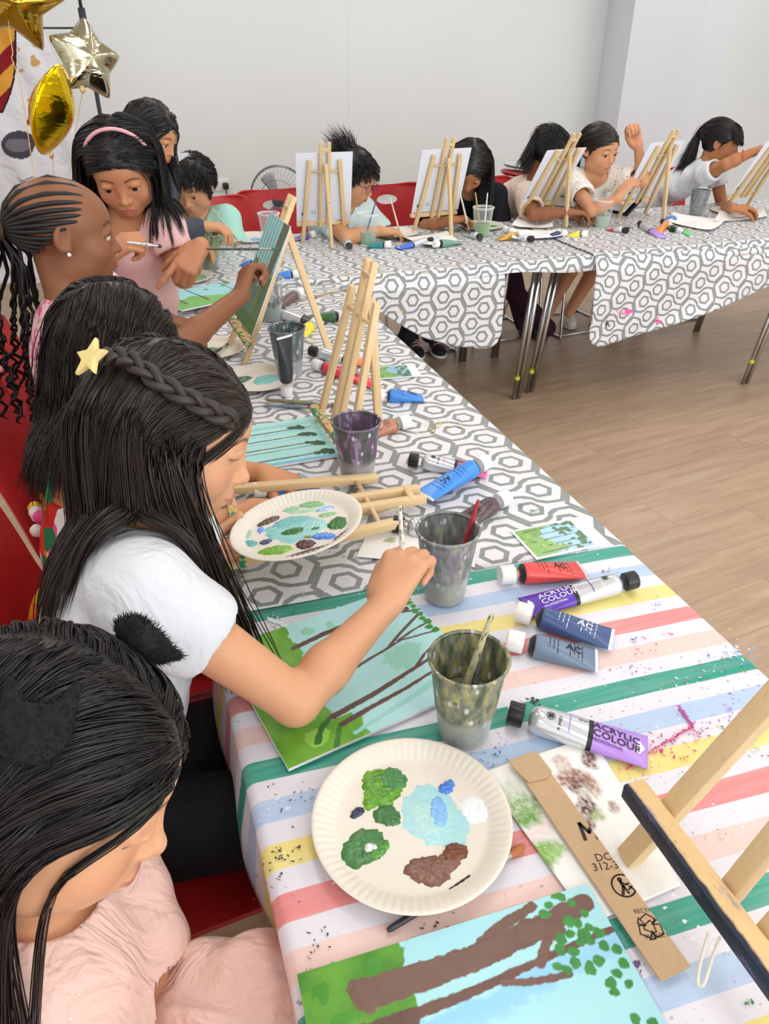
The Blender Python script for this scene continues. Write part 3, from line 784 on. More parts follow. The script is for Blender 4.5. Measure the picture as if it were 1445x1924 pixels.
# ---- paper plate and paint dabs
m_plate = plain('paper_plate', 'e8e2d5', .55, var=.012, bump=.05)
def paint_mat(a, b):
    key = 'dab_'+a+b
    if key not in _mc:
        t = NT('paint_dab'); co = t.coord('Object'); n = t.noise(t.map(co, (60, 160, 60)), 1., 4, .6, .8)
        c = t.mix(t.step(n, .35, .65), srgb(a), srgb(b))
        _mc[key] = t.done(t.bsdf(c, .22, spec=.5, bump=t.bump(n, .6, .0015)))
    return _mc[key]
def dab(parent, x, y, rx, ry, rot, a, b, h=.0022, seed=0, jag=.22, z=.0, name='paint_dab'):
    r = random.Random(seed*31+5); n = 44; rings = 7; ph = [r.uniform(0, 6.28) for _ in range(6)]
    V = []; ca, sa = math.cos(rot), math.sin(rot)
    def edge(t): return 1+jag*(.45*math.sin(2*t+ph[0])+.3*math.sin(3*t+ph[1])+.22*math.sin(7*t+ph[2])+.2*math.sin(13*t+ph[3])+.15*math.sin(21*t+ph[4]))
    for j in range(rings+1):
        q = j/rings
        for k in range(n):
            t = 2*PI*k/n; e = edge(t)*q; u, v = rx*e*math.cos(t), ry*e*math.sin(t)
            hh = h*(1-q**4)**.6*(.75+.25*math.sin(u*700+v*260+ph[5])*math.sin(v*500)) if j < rings else 0
            V.append((x+u*ca-v*sa, y+u*sa+v*ca, z+hh))
    fs = [(j*n+k, j*n+(k+1) % n, (j+1)*n+(k+1) % n, (j+1)*n+k) for j in range(rings) for k in range(n)]
    me = bpy.data.meshes.new(name); me.from_pydata(V, [], fs); return link_mesh(name, me, paint_mat(a, b), parent)
def plate(center, label, dabs, R=.115, rot=0., M=None, group=None, n=144, simple=False, fl=72):
    e = empty('paper_plate', center, (0, 0, rot), label=label, cat='plate', group=group)
    if M is not None: e.matrix_basis = M
    if simple: n, fl = 72, 36
    def flute(i, r, z, a):
        if prof[i][2]: z += .0011*math.cos(a*fl)*prof[i][2]
        return r, z
    prof = [(0, .0015, 0), (R*.40, .0015, 0), (R*.74, .0016, 0), (R*.775, .0022, .2), (R*.81, .0048, .9), (R*.87, .0088, 1), (R*.93, .0118, 1), (R*.965, .0130, .5), (R*.985, .0132, 0), (R, .0122, 0), (R*.985, .0116, 0), (R*.93, .0100, .6), (R*.87, .0070, .6), (R*.80, .0025, .3), (R*.76, .0004, 0), (0, .0002, 0)]
    MB().lathe([(r, z) for r, z, f in prof], n, flute=flute).build('plate_disc', m_plate, e, True, angle=1.2)
    for i, d in enumerate(dabs): dab(e, d[0], d[1], d[2], d[3], d[4], d[5], d[6], seed=i+int(R*1000)+len(label), **dict(dict(z=.0016), **(d[7] if len(d) > 7 else {})))
    return e
def paper(name, pts, label, cat, mat, z=None, curl=.004, group=None, res=14, seed=1, bump=.0015, fold=None):
    """thin sheet given by four world corners"""
    P = [Vector(p) for p in pts]; V = []; r = random.Random(seed); a, b, c, d = P
    z = TZ+.0045 if z is None else z
    ph = [r.uniform(0, 6) for _ in range(4)]
    for i in range(res+1):
        for j in range(res+1):
            u, v = i/res, j/res; p = a.lerp(b, u).lerp(d.lerp(c, u), v)
            p.z = z+bump*(1+math.sin(u*7+ph[0])*math.sin(v*6+ph[1]))+curl*max(0, (abs(u-.5)*2)**4*(.5+.5*math.sin(ph[2]+v*3)))
            V.append(p)
    n = res+1; fs = [(i*n+j, (i+1)*n+j, (i+1)*n+j+1, i*n+j+1) for i in range(res) for j in range(res)]
    me = bpy.data.meshes.new(name); me.from_pydata(V, [], fs); o = link_mesh(name, me, mat)
    sd = o.modifiers.new('s', 'SOLIDIFY'); sd.thickness = .0006; sd.offset = 1
    return tag(o, label, cat, group)
# ================================================================ LAYOUT: things on the tables
def a2(x, y, z=TZ+.003): v = at(x, y, TZ); v.z = z; return v
# ---- paintings lying on the near table
def flat_canvas(bl, yaw, w, h, painter, label, z=TZ+.004):
    e = empty('canvas_board', (bl[0], bl[1], z), (0, 0, yaw), label=label, cat='canvas')
    MB().box((w/2, h/2, .0035), (w, h, .005), bev=.0006).build('board', m_canvas_e, e, True)
    V, Fq, C = painter(w, h); V = V.copy(); V[:, 2] += .0062
    np_mesh('painted_face', V, Fq, m_paint, e, True, col=C)
    return e
def art1(w, h):     # lone thick trunk with leaves, grass at the left
    a = Art(w, h); a.fill('9fdcea', 'b3e4e6', (6, 30), 3); a.fill('8ccbee', 'a9dcee', (6, 40), 4, a.region(lambda X, Y: -abs(Y-(.33*w*.0+h*.60+X*.12))+.012, .004, .01, 2))
    a.fill('7cc0ee', 'a5daf0', (5, 50), 8, a.region(lambda X, Y: -abs(Y-(h*.26+X*.1))+.014, .004, .012, 6), .8)
    g = a.region(lambda X, Y: .104-X+.003*np.sin(Y*60), .002, .014, 7, 60)
    a.fill('2f7420', '72b238', (28, 45), 11, g); a.Z += g*.0005
    a.blobs([(.03, .19, .014), (.02, .225, .01), (.075, .235, .01)], '4f9a2c', '3c8626', 12); a.blobs([(.068, .176, .008)], '3a7a4a', '2f6b38', 13)
    B, B2 = '6f5248', '7d6054'
    a.stroke([(.060, .213), (.10, .212), (.18, .214), (.236, .220), (.305, .232)], .030, .020, B, B2, .0022, 21, .0007)
    a.stroke([(.050, .222), (.062, .200)], .014, .012, B, B2, .002, 30, .0006); a.stroke([(.235, .224), (.262, .214)], .024, .020, B, B2, .0022, 31, .0007)
    a.stroke([(.186, .225), (.215, .236), (.250, .244)], .013, .010, B, B2, .002, 23, .0007)
    a.stroke([(.090, .183), (.14, .184), (.19, .188), (.25, .194), (.318, .199)], .011, .006, '75564b', '6a4d44', .0015, 24, .0007)
    a.stroke([(.232, .190), (.245, .203), (.257, .217)], .011, .009, B, B2, .002, 25, .0007)
    a.stroke([(.190, .184), (.22, .176), (.256, .172)], .007, .007, B, B2, .002, 26, .0007)
    a.stroke([(.050, .180), (.095, .181)], .018, .016, B, '5f4a42', .003, 27, .0006)
    r = random.Random(4)
    L = [(.268, .240), (.259, .233), (.286, .243), (.292, .236), (.281, .247), (.300, .222), (.288, .214), (.281, .219), (.296, .208), (.287, .203), (.303, .200), (.275, .207), (.264, .206), (.257, .197), (.292, .194), (.281, .196), (.270, .190), (.255, .177), (.248, .183), (.266, .180),
         (.277, .171), (.290, .176), (.302, .186), (.312, .180), (.289, .154), (.300, .160), (.287, .145), (.305, .148), (.31, .165), (.295, .12), (.308, .11), (.28, .10), (.30, .08)]
    for x, y in L: a.blobs([(x, y, r.uniform(.0042, .0068))], '2f7d3a', '4f9a4a', r.randint(0, 99), .0007)
    return a.mesh()
def art2(w, h):     # slim trees, grass at the left, pale sky
    a = Art(w, h); a.fill('a9e2da', 'b7e0e8', (5, 8), 31)
    a.blobs([(.225, .100, .026), (.242, .112, .020)], '96d2c0', '9bd6c4', 33, 0); a.blobs([(.13, .225, .010), (.165, .222, .008)], '8fd0b4', '9ad6bc', 34, 0)
    g = a.region(lambda X, Y: np.where(Y < .045, .118, np.where(Y > .115, .100, .085))-X, .002, .010, 35, 70)
    a.fill('4b8f28', '86bf45', (50, 28), 36, g); a.Z += g*.0004
    a.blobs([(.055, .03, .016), (.06, .07, .012)], '8cc44c', '9acc58', 37, 0)
    a.stroke([(.050, .020), (.065, .040), (.085, .050)], .009, .008, '3d7a34', '2f6a38', .002, 38); a.stroke([(.068, .002), (.080, .018), (.088, .032)], .008, .006, '3d7a34', '4a8636', .002, 39)
    a.stroke([(.108, .090), (.120, .094)], .012, .010, '3d8a34', '4a9636', .002, 40)
    a.stroke([(.10, .010), (.20, .028), (.31, .052)], .006, .012, '8fd0c8', '9ad8d0', .002, 44, 0)
    for p, w0, w1 in (([(.088, .050), (.15, .058), (.21, .070), (.26, .080), (.31, .084)], .010, .004), ([(.092, .032), (.147, .040), (.20, .046), (.253, .056), (.31, .062)], .009, .003),
                      ([(.235, .076), (.262, .094), (.31, .112)], .005, .003), ([(.15, .116), (.185, .124), (.218, .130), (.245, .136), (.305, .128)], .006, .003), ([(.218, .130), (.255, .152), (.302, .176)], .0055, .005), ([(.24, .137), (.275, .147), (.31, .152)], .005, .003),
                      ([(.095, .200), (.15, .207), (.21, .210), (.25, .205), (.29, .196)], .009, .010), ([(.21, .209), (.25, .222), (.30, .235)], .004, .003), ([(.25, .200), (.31, .184)], .006, .003)):
        a.stroke(p, w0, w1, '6b4f49', '5a423e', .001, len(p), .0005)
    a.blobs([(.304-.004*(k % 2), .13+.011*k, .006) for k in range(11)], '3f7f32', '4f8f3c', 41)
    return a.mesh()
def art3(w, h):     # stripes of trunks with dark leaf clumps on the right
    a = Art(w, h, .0013); a.fill('a5e2d8', 'b5e6e0', (6, 40), 51)
    for k, y in enumerate((.02, .055, .10, .14, .185)): a.stroke([(0, y+.006), (w, y+.012)], .004, .004, '8cc8ea', '8cc8ea', .001, 60+k, 0)
    a.stroke([(0, .004), (w, .005)], .016, .012, '6cbbe8', '7fcbe6', .002, 66, 0)
    for y, wd in ((.022, .006), (.062, .003), (.078, .006), (.120, .006), (.158, .006), (.182, .003)):
        a.stroke([(0, y), (w*.5, y+.003), (w*.92, y+.004)], wd, wd*.6, '6a5a52', '5d4e48', .001, int(y*999))
    a.blobs([(.272, .03, .014), (.285, .022, .012), (.255, .026, .008), (.262, .075, .013), (.275, .068, .012), (.248, .082, .008), (.258, .125, .013), (.245, .128, .01), (.272, .118, .009), (.245, .168, .013), (.23, .172, .01), (.256, .163, .009)], '3e5f46', '35553e', 55)
    a.blobs([(.03, .02, .02), (.055, .012, .014)], '5b9a3c', '70ab48', 57)
    return a.mesh()
bl = a2(543, 1845); flat_canvas((.033, .135), math.radians(-2.2), .32, .25, art1, 'painting of thick brown tree trunks on blue at the bottom edge of the photo')
bl = a2(543, 1455); flat_canvas((bl.x, bl.y), math.radians(10.5), .31, .253, art2, 'painting of slim trees on pale turquoise under the bent arm of the girl in white')
flat_canvas((.088, 1.415), math.radians(1), .30, .215, art3, 'flat painting with rows of dark trunks beside the face of the girl in white')
flat_canvas((at(330, 560).x, at(400, 585).y-.04), math.radians(22), .30, .22, trees_art(5, 3, .45, ('9fd8e6', 'a9dfdc'), ('6cb058', '8cc878'), leaves=6, dark='556b62', brown='6b5a52'), 'green and blue painting lying under the pointing hand of the girl in pink', z=TZ+.02)
# ---- cups
cupA = cup(a2(870, 1378), 'most paint-crusted clear cup with a brush in it, beside the near paper plate', dirt=.66, wl=.062, water='8b8f80', cols=('2f3230', '5d6a4f', '8b8a7a', 'a9a85e', 'd5d6d4'))
cupB = cup(a2(835, 1122), 'smeared cup with a red tipped brush, touching the fist that holds a brush', dirt=.70, wl=.055, water='a3a69a', cols=('4a4a66', '6d7a66', '8a7f92', '9ba68a', 'c2cac8'))
cupC = cup(a2(672, 902), 'purple stained water cup in front of the free-standing empty easel', dirt=.66, wl=.05, water='b3b4b0', cols=('4c2c4e', '4f6650', '7a4f7a', '8d8f9a', 'b9a8c0'))
cupD = cup(a2(545, 706), 'grey smeared cup standing behind the upright silver tube', dirt=.60, wl=.05, water='a9aaa4', cols=('3c4a52', '4f6a5a', '6a6c7c', '8a8d90', 'c2c6c4'))
cup(a2(510, 603), 'cup of grey green water half hidden behind the upright painted canvas', dirt=.35, wl=.07, water='6f8580')
cup(a2(397, 506), 'cup of murky green water beside the pointing hand', dirt=.52, wl=.055, water='7f927a', cols=('4a5f44', '6a7f5c', '8aa07a', 'b9b070', 'c8d0c4'))
cup(a2(509, 459), 'nearly clear cup by the plate at the top left corner of the tables', dirt=.12, wl=.04, water='b9c7a6', wopac=.8)
cupG = cup(a2(691, 460), 'clear cup of sea green water with a blue brush, beside the boy in glasses', dirt=.14, wl=.055, water='8fb596', cols=('8fb59c', '9fc0aa', 'a8cfd6', 'b8d8de', 'c8e0e0'))
cupH = cup(a2(905, 446), 'clear cup of bright green water with two brushes by the long haired girl', dirt=.08, wl=.06, water='86ad68')
cupI = cup(a2(1129, 430), 'clear cup of pale sage water in front of the girl in the spotted blouse', dirt=.16, wl=.062, water='a9bfae', cols=('b9cfc4', 'b0c6b8', 'c4d6cc', 'd0dcd4', 'dfe6e2'))
cupJ = cup(a2(1306, 408), 'dark smeared cup in front of the girl in the rainbow shirt', dirt=.74, wl=.05, water='7f8a80', cols=('5a5560', '6c7a6c', '7f8488', '8a7f92', 'b0b4b2'), tilt=(0, .05))
def in_cup(c, dx, dy, ex, ey, L, label, hc, tipc=None, r=.0032, up=True, spk=True):
    """brush standing bristles-down in a cup: foot offset dx,dy, leaning toward ex,ey"""
    o = Vector(c.location)+Vector((dx, dy, .012)); d = Vector((ex, ey, 1)).normalized()
    return brush(o+d*L, o, label, hc, tipc, r=r, speck=spk)
in_cup(cupA, -.012, .010, .22, -.04, .185, 'cream brush with a dark green end standing in the nearest cup', 'c9c79a', '4c5a48', .0042)
in_cup(cupA, .010, .004, .12, .10, .115, 'short paint-caked tool leaning inside the nearest cup', '7d8488', '4c4a44', .0045)
in_cup(cupB, .012, 0, .26, .05, .165, 'red ended brush leaning on the rim of the cup beside the fist', 'b23030', '5a5a66', .0036, spk=False)
in_cup(cupG, -.02, 0, .36, 0, .19, 'blue handled brush leaning in the sea green cup', '4a5a94', '4a7f86', .0034, spk=False)
in_cup(cupH, .0, .01, -.22, .02, .19, 'gold ended brush leaning left in the bright green cup', 'c9a860', '5c9048', .004)
in_cup(cupH, .005, -.01, .03, 0, .185, 'white brush standing straight in the bright green cup', 'ecebe0', '5c9048', .0034, spk=False)
in_cup(cupI, -.01, .0, .42, .1, .20, 'broad yellow topped stick in the sage water cup', 'e3cf88', 'a8bfb0', .006)
in_cup(cupI, .0, .012, .30, .1, .17, 'thin pale brush beside the yellow topped stick in the sage cup', 'd8dcc8', 'a8bfb0', .003)
# ---- plates
c = at(773, 1557)
plate((c.x, c.y, TZ+.010), 'large cream paper plate with green, blue and brown paint nearest the viewer', [
    (-.017, .058, .026, .026, .3, '3d7a2a', '72b030', dict(h=.003)), (-.001, .064, .019, .016, .2, '3f7f46', '4f8f50', dict(h=.004)), (-.033, .047, .016, .012, .9, '78b430', '4b8c28', dict(h=.003)),
    (-.056, .033, .0095, .006, .2, '24244f', '3a4a55', dict(h=.004)), (-.024, .018, .0155, .015, 0, '3a6f3a', '47804a', dict(h=.0035)),
    (-.064, -.013, .030, .021, .1, '38703c', '4f8a4c', dict(h=.0035)), (-.056, -.016, .009, .006, .1, 'eef4f4', 'cfe0dc', dict(h=.006)), (-.047, -.022, .014, .007, .5, '5ea040', '4a8a3a', dict(h=.005)),
    (.028, -.001, .038, .041, .2, 'a5d8e6', 'b0e0dc', dict(h=.0012)), (.022, .0, .023, .029, -.2, 'b9e2d8', 'acdce0', dict(h=.002)), (.035, .002, .012, .022, -.25, '7fb8f0', '8cc2f2', dict(h=.0028, jag=.1)),
    (.058, .031, .010, .009, .5, '2f6fd0', '5b96e6', dict(h=.005, jag=.4)), (.078, -.008, .021, .017, -.3, 'fafafc', 'e6eef6', dict(h=.0022)),
    (-.004, -.062, .026, .017, -.2, '6e4e44', '8c6350', dict(h=.003)), (.018, -.060, .022, .013, .3, '7a5246', '8f6656', dict(h=.004)), (.032, -.052, .015, .012, .5, '6b3a1e', '7c4a2a', dict(h=.006)),
    (.101, -.009, .0035, .002, .5, '2f6b34', '2f6b34', dict(h=.001))], R=.116, n=216)
pB = atd(559, 993, 1.268)
Mb = Matrix.Translation(pB) @ Matrix.Rotation(math.radians(-9), 4, FH) @ Matrix.Rotation(math.radians(-2), 4, RT)
plateB = plate(None or pB, 'fluted paper plate of turquoise and green paint held up by the girl in white', [
    (-.005, -.005, .050, .040, .1, 'a5dcdc', '86c8c8', dict(h=.0012)), (-.012, .022, .038, .017, .1, '6fb8bc', '88c8cc', dict(h=.002)), (.030, .0, .024, .018, .2, '9ad6cc', 'a8dcd8', dict(h=.002)),
    (-.006, -.012, .019, .012, .1, '2f6b38', '477f40', dict(h=.004)), (.033, -.012, .008, .005, 0, '3f6f48', '4f7f4c', dict(h=.003)),
    (-.055, .036, .022, .010, .7, '6b5a52', '5f4f48', dict(h=.003)), (-.018, .068, .015, .009, 0, '8fc49a', '9fd0a6', dict(h=.0015)), (.018, .075, .025, .011, -.1, '6fae78', '8fc88c', dict(h=.002)), (.005, .055, .028, .007, 0, 'b9dcc0', 'a8d0a8', dict(h=.0012)),
    (.045, .052, .018, .007, .3, '7fb4ee', 'd0e4f6', dict(h=.003)), (.050, .030, .015, .008, .1, 'a8d4a0', '8fc488', dict(h=.003)),
    (.070, -.004, .018, .019, .2, '2f6b38', '4f8a4c', dict(h=.005)), (-.088, .0, .007, .022, .1, '9fd0b8', '9fd0b8', dict(h=.001)), (-.078, -.032, .016, .010, -.5, '5fa8ae', '78b8b8', dict(h=.002)), (-.065, .008, .006, .010, 0, '4f8fe6', '7fb0ee', dict(h=.004)),
    (-.050, -.034, .010, .008, .1, '44507c', '5a6688', dict(h=.004)), (-.030, -.064, .030, .013, .1, '72a83c', '93c850', dict(h=.004)), (.020, -.058, .016, .014, .2, '5a3838', '6f4a48', dict(h=.005)),
    (.050, -.040, .020, .011, -.3, '3f80e0', '6fa4ee', dict(h=.004)), (.022, -.036, .008, .005, 0, '8f8a5c', '8f8a5c', dict(h=.002)),
    (.030, -.088, .045, .006, .32, '4f4038', '6b5a52', dict(h=.001, z=0.007)), (.084, -.050, .022, .007, .95, '4f4038', '6b5a52', dict(h=.001, z=.007))], R=.114, M=Mb @ Matrix.Rotation(-YAW, 4, 'Z'), n=216)
c = at(487, 719)
plate((c.x, c.y, TZ+.005), 'plate with a turquoise puddle behind the head of the girl in white', [(.02, 0, .04, .03, .2, '6fc0b8', '88cfd0'), (-.045, .02, .03, .022, .3, '3f6b4c', '4f7f58', dict(h=.004))], R=.10)
c = at(398, 662)
plate((c.x, c.y, TZ+.005), 'small visible plate with dark green paint below the outstretched forearm', [(-.02, 0, .04, .024, .2, '3f7f44', '5a9a58', dict(h=.004)), (.035, .01, .02, .012, .2, '9fc8a0', 'b8d8b8')], R=.10)
c = at(345, 527)
plate((c.x, c.y, TZ+.005), 'plate with light green and blue paint under the pointing finger', [(.02, .0, .07, .06, .1, '7fbf80', '9fd49a', dict(h=.002)), (-.04, .03, .03, .02, 0, '3f8ae6', '6fb0f0', dict(h=.004)), (-.05, -.03, .03, .03, 0, '5aa45c', 'e6f2ec', dict(h=.002)), (.0, -.02, .04, .012, .2, '4f7a72', '4f7a72', dict(h=.003))], R=.115, simple=True)
c = at(473, 452)
plate((c.x, c.y, TZ+.006), 'plate with one blue dab at the far left corner of the tables', [(.02, -.02, .035, .035, 0, '5fa4ee', '8cc0f4', dict(h=.002)), (-.05, -.02, .03, .012, .2, '6b4a44', '7a564c', dict(h=.002)), (-.02, .03, .05, .03, 0, 'e8efe0', 'dfe8d8', dict(h=.001))], R=.115, simple=True)
c = at(741, 444)
plate((c.x, c.y, TZ+.008), 'plate with a blue puddle under the brush of the boy in glasses', [(-.01, -.02, .035, .022, 0, '4f96e0', '6fb0ee', dict(h=.003))], R=.115, simple=True)
c = at(903, 430)
plate((c.x, c.y, TZ+.008), 'plate of teal and green paint behind the bright green cup', [(-.06, .0, .035, .035, .2, '8cc4c8', '9fd0d0'), (-.045, -.035, .04, .02, .2, '17544a', '2f6b5a', dict(h=.004)), (.06, -.01, .028, .018, .4, '3f8f50', '4f9f5c', dict(h=.004))], R=.115, simple=True)
c = at(1088, 411)
plate((c.x, c.y, TZ+.010), 'white plate in front of the girl in the beige shirt', [(.05, -.02, .03, .015, 0, '4fa070', '6fc0c8', dict(h=.003)), (.0, .0, .05, .03, 0, 'dfeef2', 'cfe6ee', dict(h=.001))], R=.12, simple=True)
c = at(1385, 405)
plate((c.x, c.y+.03, TZ+.010), 'white plate partly behind the rightmost easel', [(.0, .0, .03, .015, 0, '3f8f60', '5fae80', dict(h=.003))], R=.12, simple=True)
# ---- tubes on the near table
paint_tube(a2(952, 1360), a2(1215, 1420), 'b48ae0', 'S', 'silver and lilac paint tube with a black cap, above the kitchen paper', extra='LILAC', D=.038, tailw=.056)
paint_tube(a2(1190, 1108), a2(985, 1148), '5a30b0', 'S', 'silver and deep purple paint tube, its black cap towards the floor', flip=True, D=.036, ink=m_inkw, z=TZ+.004)
paint_tube(a2(937, 1100), a2(1095, 1082), 'dc4a46', 'P', 'red paint tube with a white cap lying behind the purple one', D=.036, squeeze=.006)
paint_tube(a2(968, 1168), a2(1150, 1212), '3f5684', 'P', 'navy blue plastic tube with a white cap below the purple tube', D=.036, ink=m_inkw, squeeze=.004)
paint_tube(a2(950, 1222), a2(1122, 1248), '6c7f98', 'P', 'slate grey plastic tube with a white cap beside the nearest cup', D=.036)
paint_tube(a2(768, 880), a2(915, 893), 'ee7cb4', 'S', 'silver and bright pink paint tube near the slanting table edge', D=.036, flip=False)
paint_tube(a2(912, 893), a2(795, 948), '3f8fe8', 'P', 'bright blue plastic tube laid across the end of the pink one', D=.038, z=TZ+.016)
paint_tube(a2(952, 950), a2(872, 985), '5c4a4e', 'P', 'crumpled dark brown tube with a white cap behind the red tipped brush', D=.036)
paint_tube(a2(1000, 1015), a2(890, 1000), '3f6fe0', 'P', 'flattened royal blue tube end behind the cup beside the fist', D=.010, text=False) if False else None
paint_tube(a2(738, 1003), a2(880, 1012), '9aa6c0', 'S', 'silver tube with a black cap half behind the cup beside the fist', D=.038, text=False)
paint_tube(a2(478, 937), a2(600, 918), '4f7fd8', 'P', 'white capped tube behind the far rim of the held plate', D=.034, text=False)
paint_tube(a2(770, 806), a2(690, 820), 'b87a5c', 'P', 'terracotta brown tube with a white cap to the right of the purple stained cup', D=.036)
paint_tube(a2(704, 757), a2(797, 752), '3f86d8', 'P', 'blue tube with a white cap right of the free-standing empty easel', D=.036, ink=m_ink)
paint_tube(a2(583, 672), a2(700, 690), 'f07a38', 'S', 'orange tube with a black cap behind the legs of the empty easel', D=.036, text=False)
paint_tube(a2(590, 697), a2(712, 730), 'dc3a4e', 'P', 'crimson tube squeezed flat behind the legs of the empty easel', D=.034)
paint_tube(a2(516, 600), a2(612, 612), '4a4648', 'S', 'black capped dark tube in front of the yellow one', D=.034, text=False)
paint_tube(a2(594, 616), a2(562, 636), 'f0d82c', 'P', 'yellow tube with a white cap near the rear leg of the painted easel', D=.034, text=False)
paint_tube(a2(655, 606), a2(565, 602), '3f6b44', 'P', 'dark green tube with a white cap behind the empty easel', D=.036, text=False)
paint_tube(a2(566, 525), a2(508, 524), '4a86dc', 'P', 'blue tube with a white cap behind the painted canvas', D=.036, text=False)
paint_tube(a2(566, 560), a2(500, 590), '6b5450', 'P', 'brown clear tube with a pale cap behind the painted canvas', D=.036, text=False)
paint_tube(a2(488, 505), a2(455, 500), '3f8ae8', 'P', 'short blue tube seen past the painting hand', D=.034, text=False)
# tube standing on its cap beside cup D
tb = a2(539, 745); e = paint_tube((0, 0, 0), (0, .158, 0), '2c2f36', 'P', 'dark and silver tube standing upright on its cap in front of a grey cup', D=.034, text=False)
e.matrix_basis = Matrix.Translation((tb.x, tb.y, TZ+.004)) @ Matrix.Rotation(math.radians(2), 4, 'Y') @ Matrix.Rotation(PI/2, 4, 'X') @ Matrix.Rotation(.5, 4, 'Y')
# tubes on the back tables
BZ = TZ+.009
for p, q, c, k, lab in (((592, 450), (555, 455), '6a58a0', 'P', 'short violet tube with a white cap at the near edge of the back table'),
    ((657, 474), (640, 446), 'f08a3c', 'S', 'orange tube pointing up behind its black cap, below the sea green cup'),
    ((735, 470), (690, 468), '1f8a86', 'P', 'teal tube lying beside the orange one'),
    ((812, 462), (745, 472), '3f6fe0', 'S', 'royal blue tube with a dark cap'),
    ((815, 470), (865, 460), '6fa08c', 'P', 'sage green tube with a white cap beside the royal blue one'),
    ((903, 456), (878, 446), 'c9d0dc', 'S', 'pale silver tube with its black cap toward the viewer'),
    ((947, 440), (975, 446), 'f0eeea', 'P', 'white capped tube farthest back of the group near the bright green cup'),
    ((980, 450), (935, 455), 'd09a2c', 'P', 'ochre yellow tube with a big white cap'),
    ((1000, 460), (965, 452), 'b8c0cc', 'S', 'grey tube with a black cap beside the ochre one'),
    ((1062, 448), (1025, 452), '2c3a6a', 'P', 'dark navy tube with a white cap'),
    ((1103, 450), (1065, 448), 'f2dc50', 'P', 'lemon yellow tube with a white cap'),
    ((1178, 443), (1142, 436), 'e8483c', 'S', 'red tube with a black cap in the middle of the right table'),
    ((1200, 430), (1245, 452), 'b08ae0', 'S', 'silver and violet tube lying diagonally on the right table'),
    ((1256, 428), (1232, 442), 'f08a30', 'P', 'orange tube between the violet and green ones'),
    ((1243, 426), (1275, 442), '3fae5c', 'S', 'darker green tube with a black cap behind the orange one'),
    ((1258, 440), (1300, 446), '5cd070', 'S', 'light green tube with a black cap'),
    ((1280, 420), (1240, 418), '4a86d8', 'P', 'small blue tube in front of the right hand easel')):
    paint_tube(a2(*p), a2(*q), c, k, lab, D=.034, text=False, z=BZ, L=None, cat='paint tube')
# ---- brushes
brush(a2(728, 1756, TZ+.0075), a2(985, 1597, TZ+.0085), 'black handled brush sticking out from under the near plate', '23252b', 'b06a35', r=.0042, speck=False)
brush(a2(500, 757, TZ+.009), a2(640, 768, TZ+.009), 'olive wooden brush lying above the flat striped-trunk painting', '8a8468', '6b705c', r=.005)
brush(a2(495, 768, TZ+.008), a2(600, 771, TZ+.008), 'slim gold and blue grey brush lying just below the olive one', '6a7f94', 'c9b070', r=.0036)
brush(a2(590, 745, TZ+.07), a2(678, 772, TZ+.03), 'flat dark brush by the feet of the empty easel', '2a3040', '8fb0c0', r=.003) if False else None
brush(a2(385, 690, TZ+.02), a2(430, 655, TZ+.016), 'dark brush lying on the plate with dark green paint', '25262c', '3a3f3c', r=.0035, speck=False)
brush(a2(540, 573, TZ+.007), a2(660, 545, TZ+.007), 'long thin tan brush behind the empty easel', 'b08a58', '8a6a44', r=.0022, speck=False)
# ---- photographs to copy
def ref_photo(p, label, seed=1):
    e = empty('reference_photo', label=label, cat='photo'); A = [a2(*q) for q in p]
    o = (A[0]+A[1]+A[2]+A[3])/4; X = (A[1]-A[0]+A[2]-A[3]); X.z = 0; X.normalize(); Y = Vector((0, 0, 1)).cross(X)
    w = ((A[1]-A[0]).length+(A[2]-A[3]).length)/2; h = ((A[3]-A[0]).length+(A[2]-A[1]).length)/2
    e.matrix_basis = frame(Vector((o.x, o.y, TZ+.0055)), X, Y, Vector((0, 0, 1)))
    MB().box((0, 0, 0), (w, h, .0012)).build('photo_paper', plain('photo_paper', 'f6f6f8', .3, var=.01), e)
    a = Art(w*.78, h*.90, .0012); r = random.Random(seed)
    a.fill('8fc4e6', 'b4dcf4', (30, 30), seed)
    a.fill('4f8a35', '9cc860', (60, 60), seed+2, a.region(lambda X, Y: .30*w-X+.02*np.sin(Y*90), .004, .03, seed))
    a.blobs([(r.uniform(.5, .78)*w, r.uniform(0, h*.9), r.uniform(.003, .007)) for _ in range(34)], '3f6f3c', '4f7f44', seed)
    for k in range(5): y = h*.9*(k+.5)/5; a.stroke([(.1*w, y), (w*.78, y+.003)], .0028, .0016, '4a3f3a', '4a3f3a', .0008, k)
    a.blobs([(r.uniform(0, .35)*w, r.uniform(0, h*.9), r.uniform(.004, .010)) for _ in range(16)], '5a9a3c', 'a0cc68', seed+5)
    V, Fq, C = a.mesh(); V = V.copy(); V[:, 0] -= w*.47; V[:, 1] -= h*.45; V[:, 2] = .0009
    np_mesh('printed_picture', V, Fq, m_print, e, True, col=C)
m_print = col_mat('glossy_print', .2, 0, .5)
ref_photo([(1012, 1057), (1152, 1022), (1085, 978), (955, 1002)], 'small photo of a wood with white margin on the seam of the two cloths', 3)
ref_photo([(708, 716), (800, 710), (770, 688), (700, 694)], 'small photo of pale birch trunks to the right of the empty easel', 6)
ref_photo([(512, 512), (560, 502), (572, 484), (530, 486)], 'small photo lying behind the painted canvas', 8)
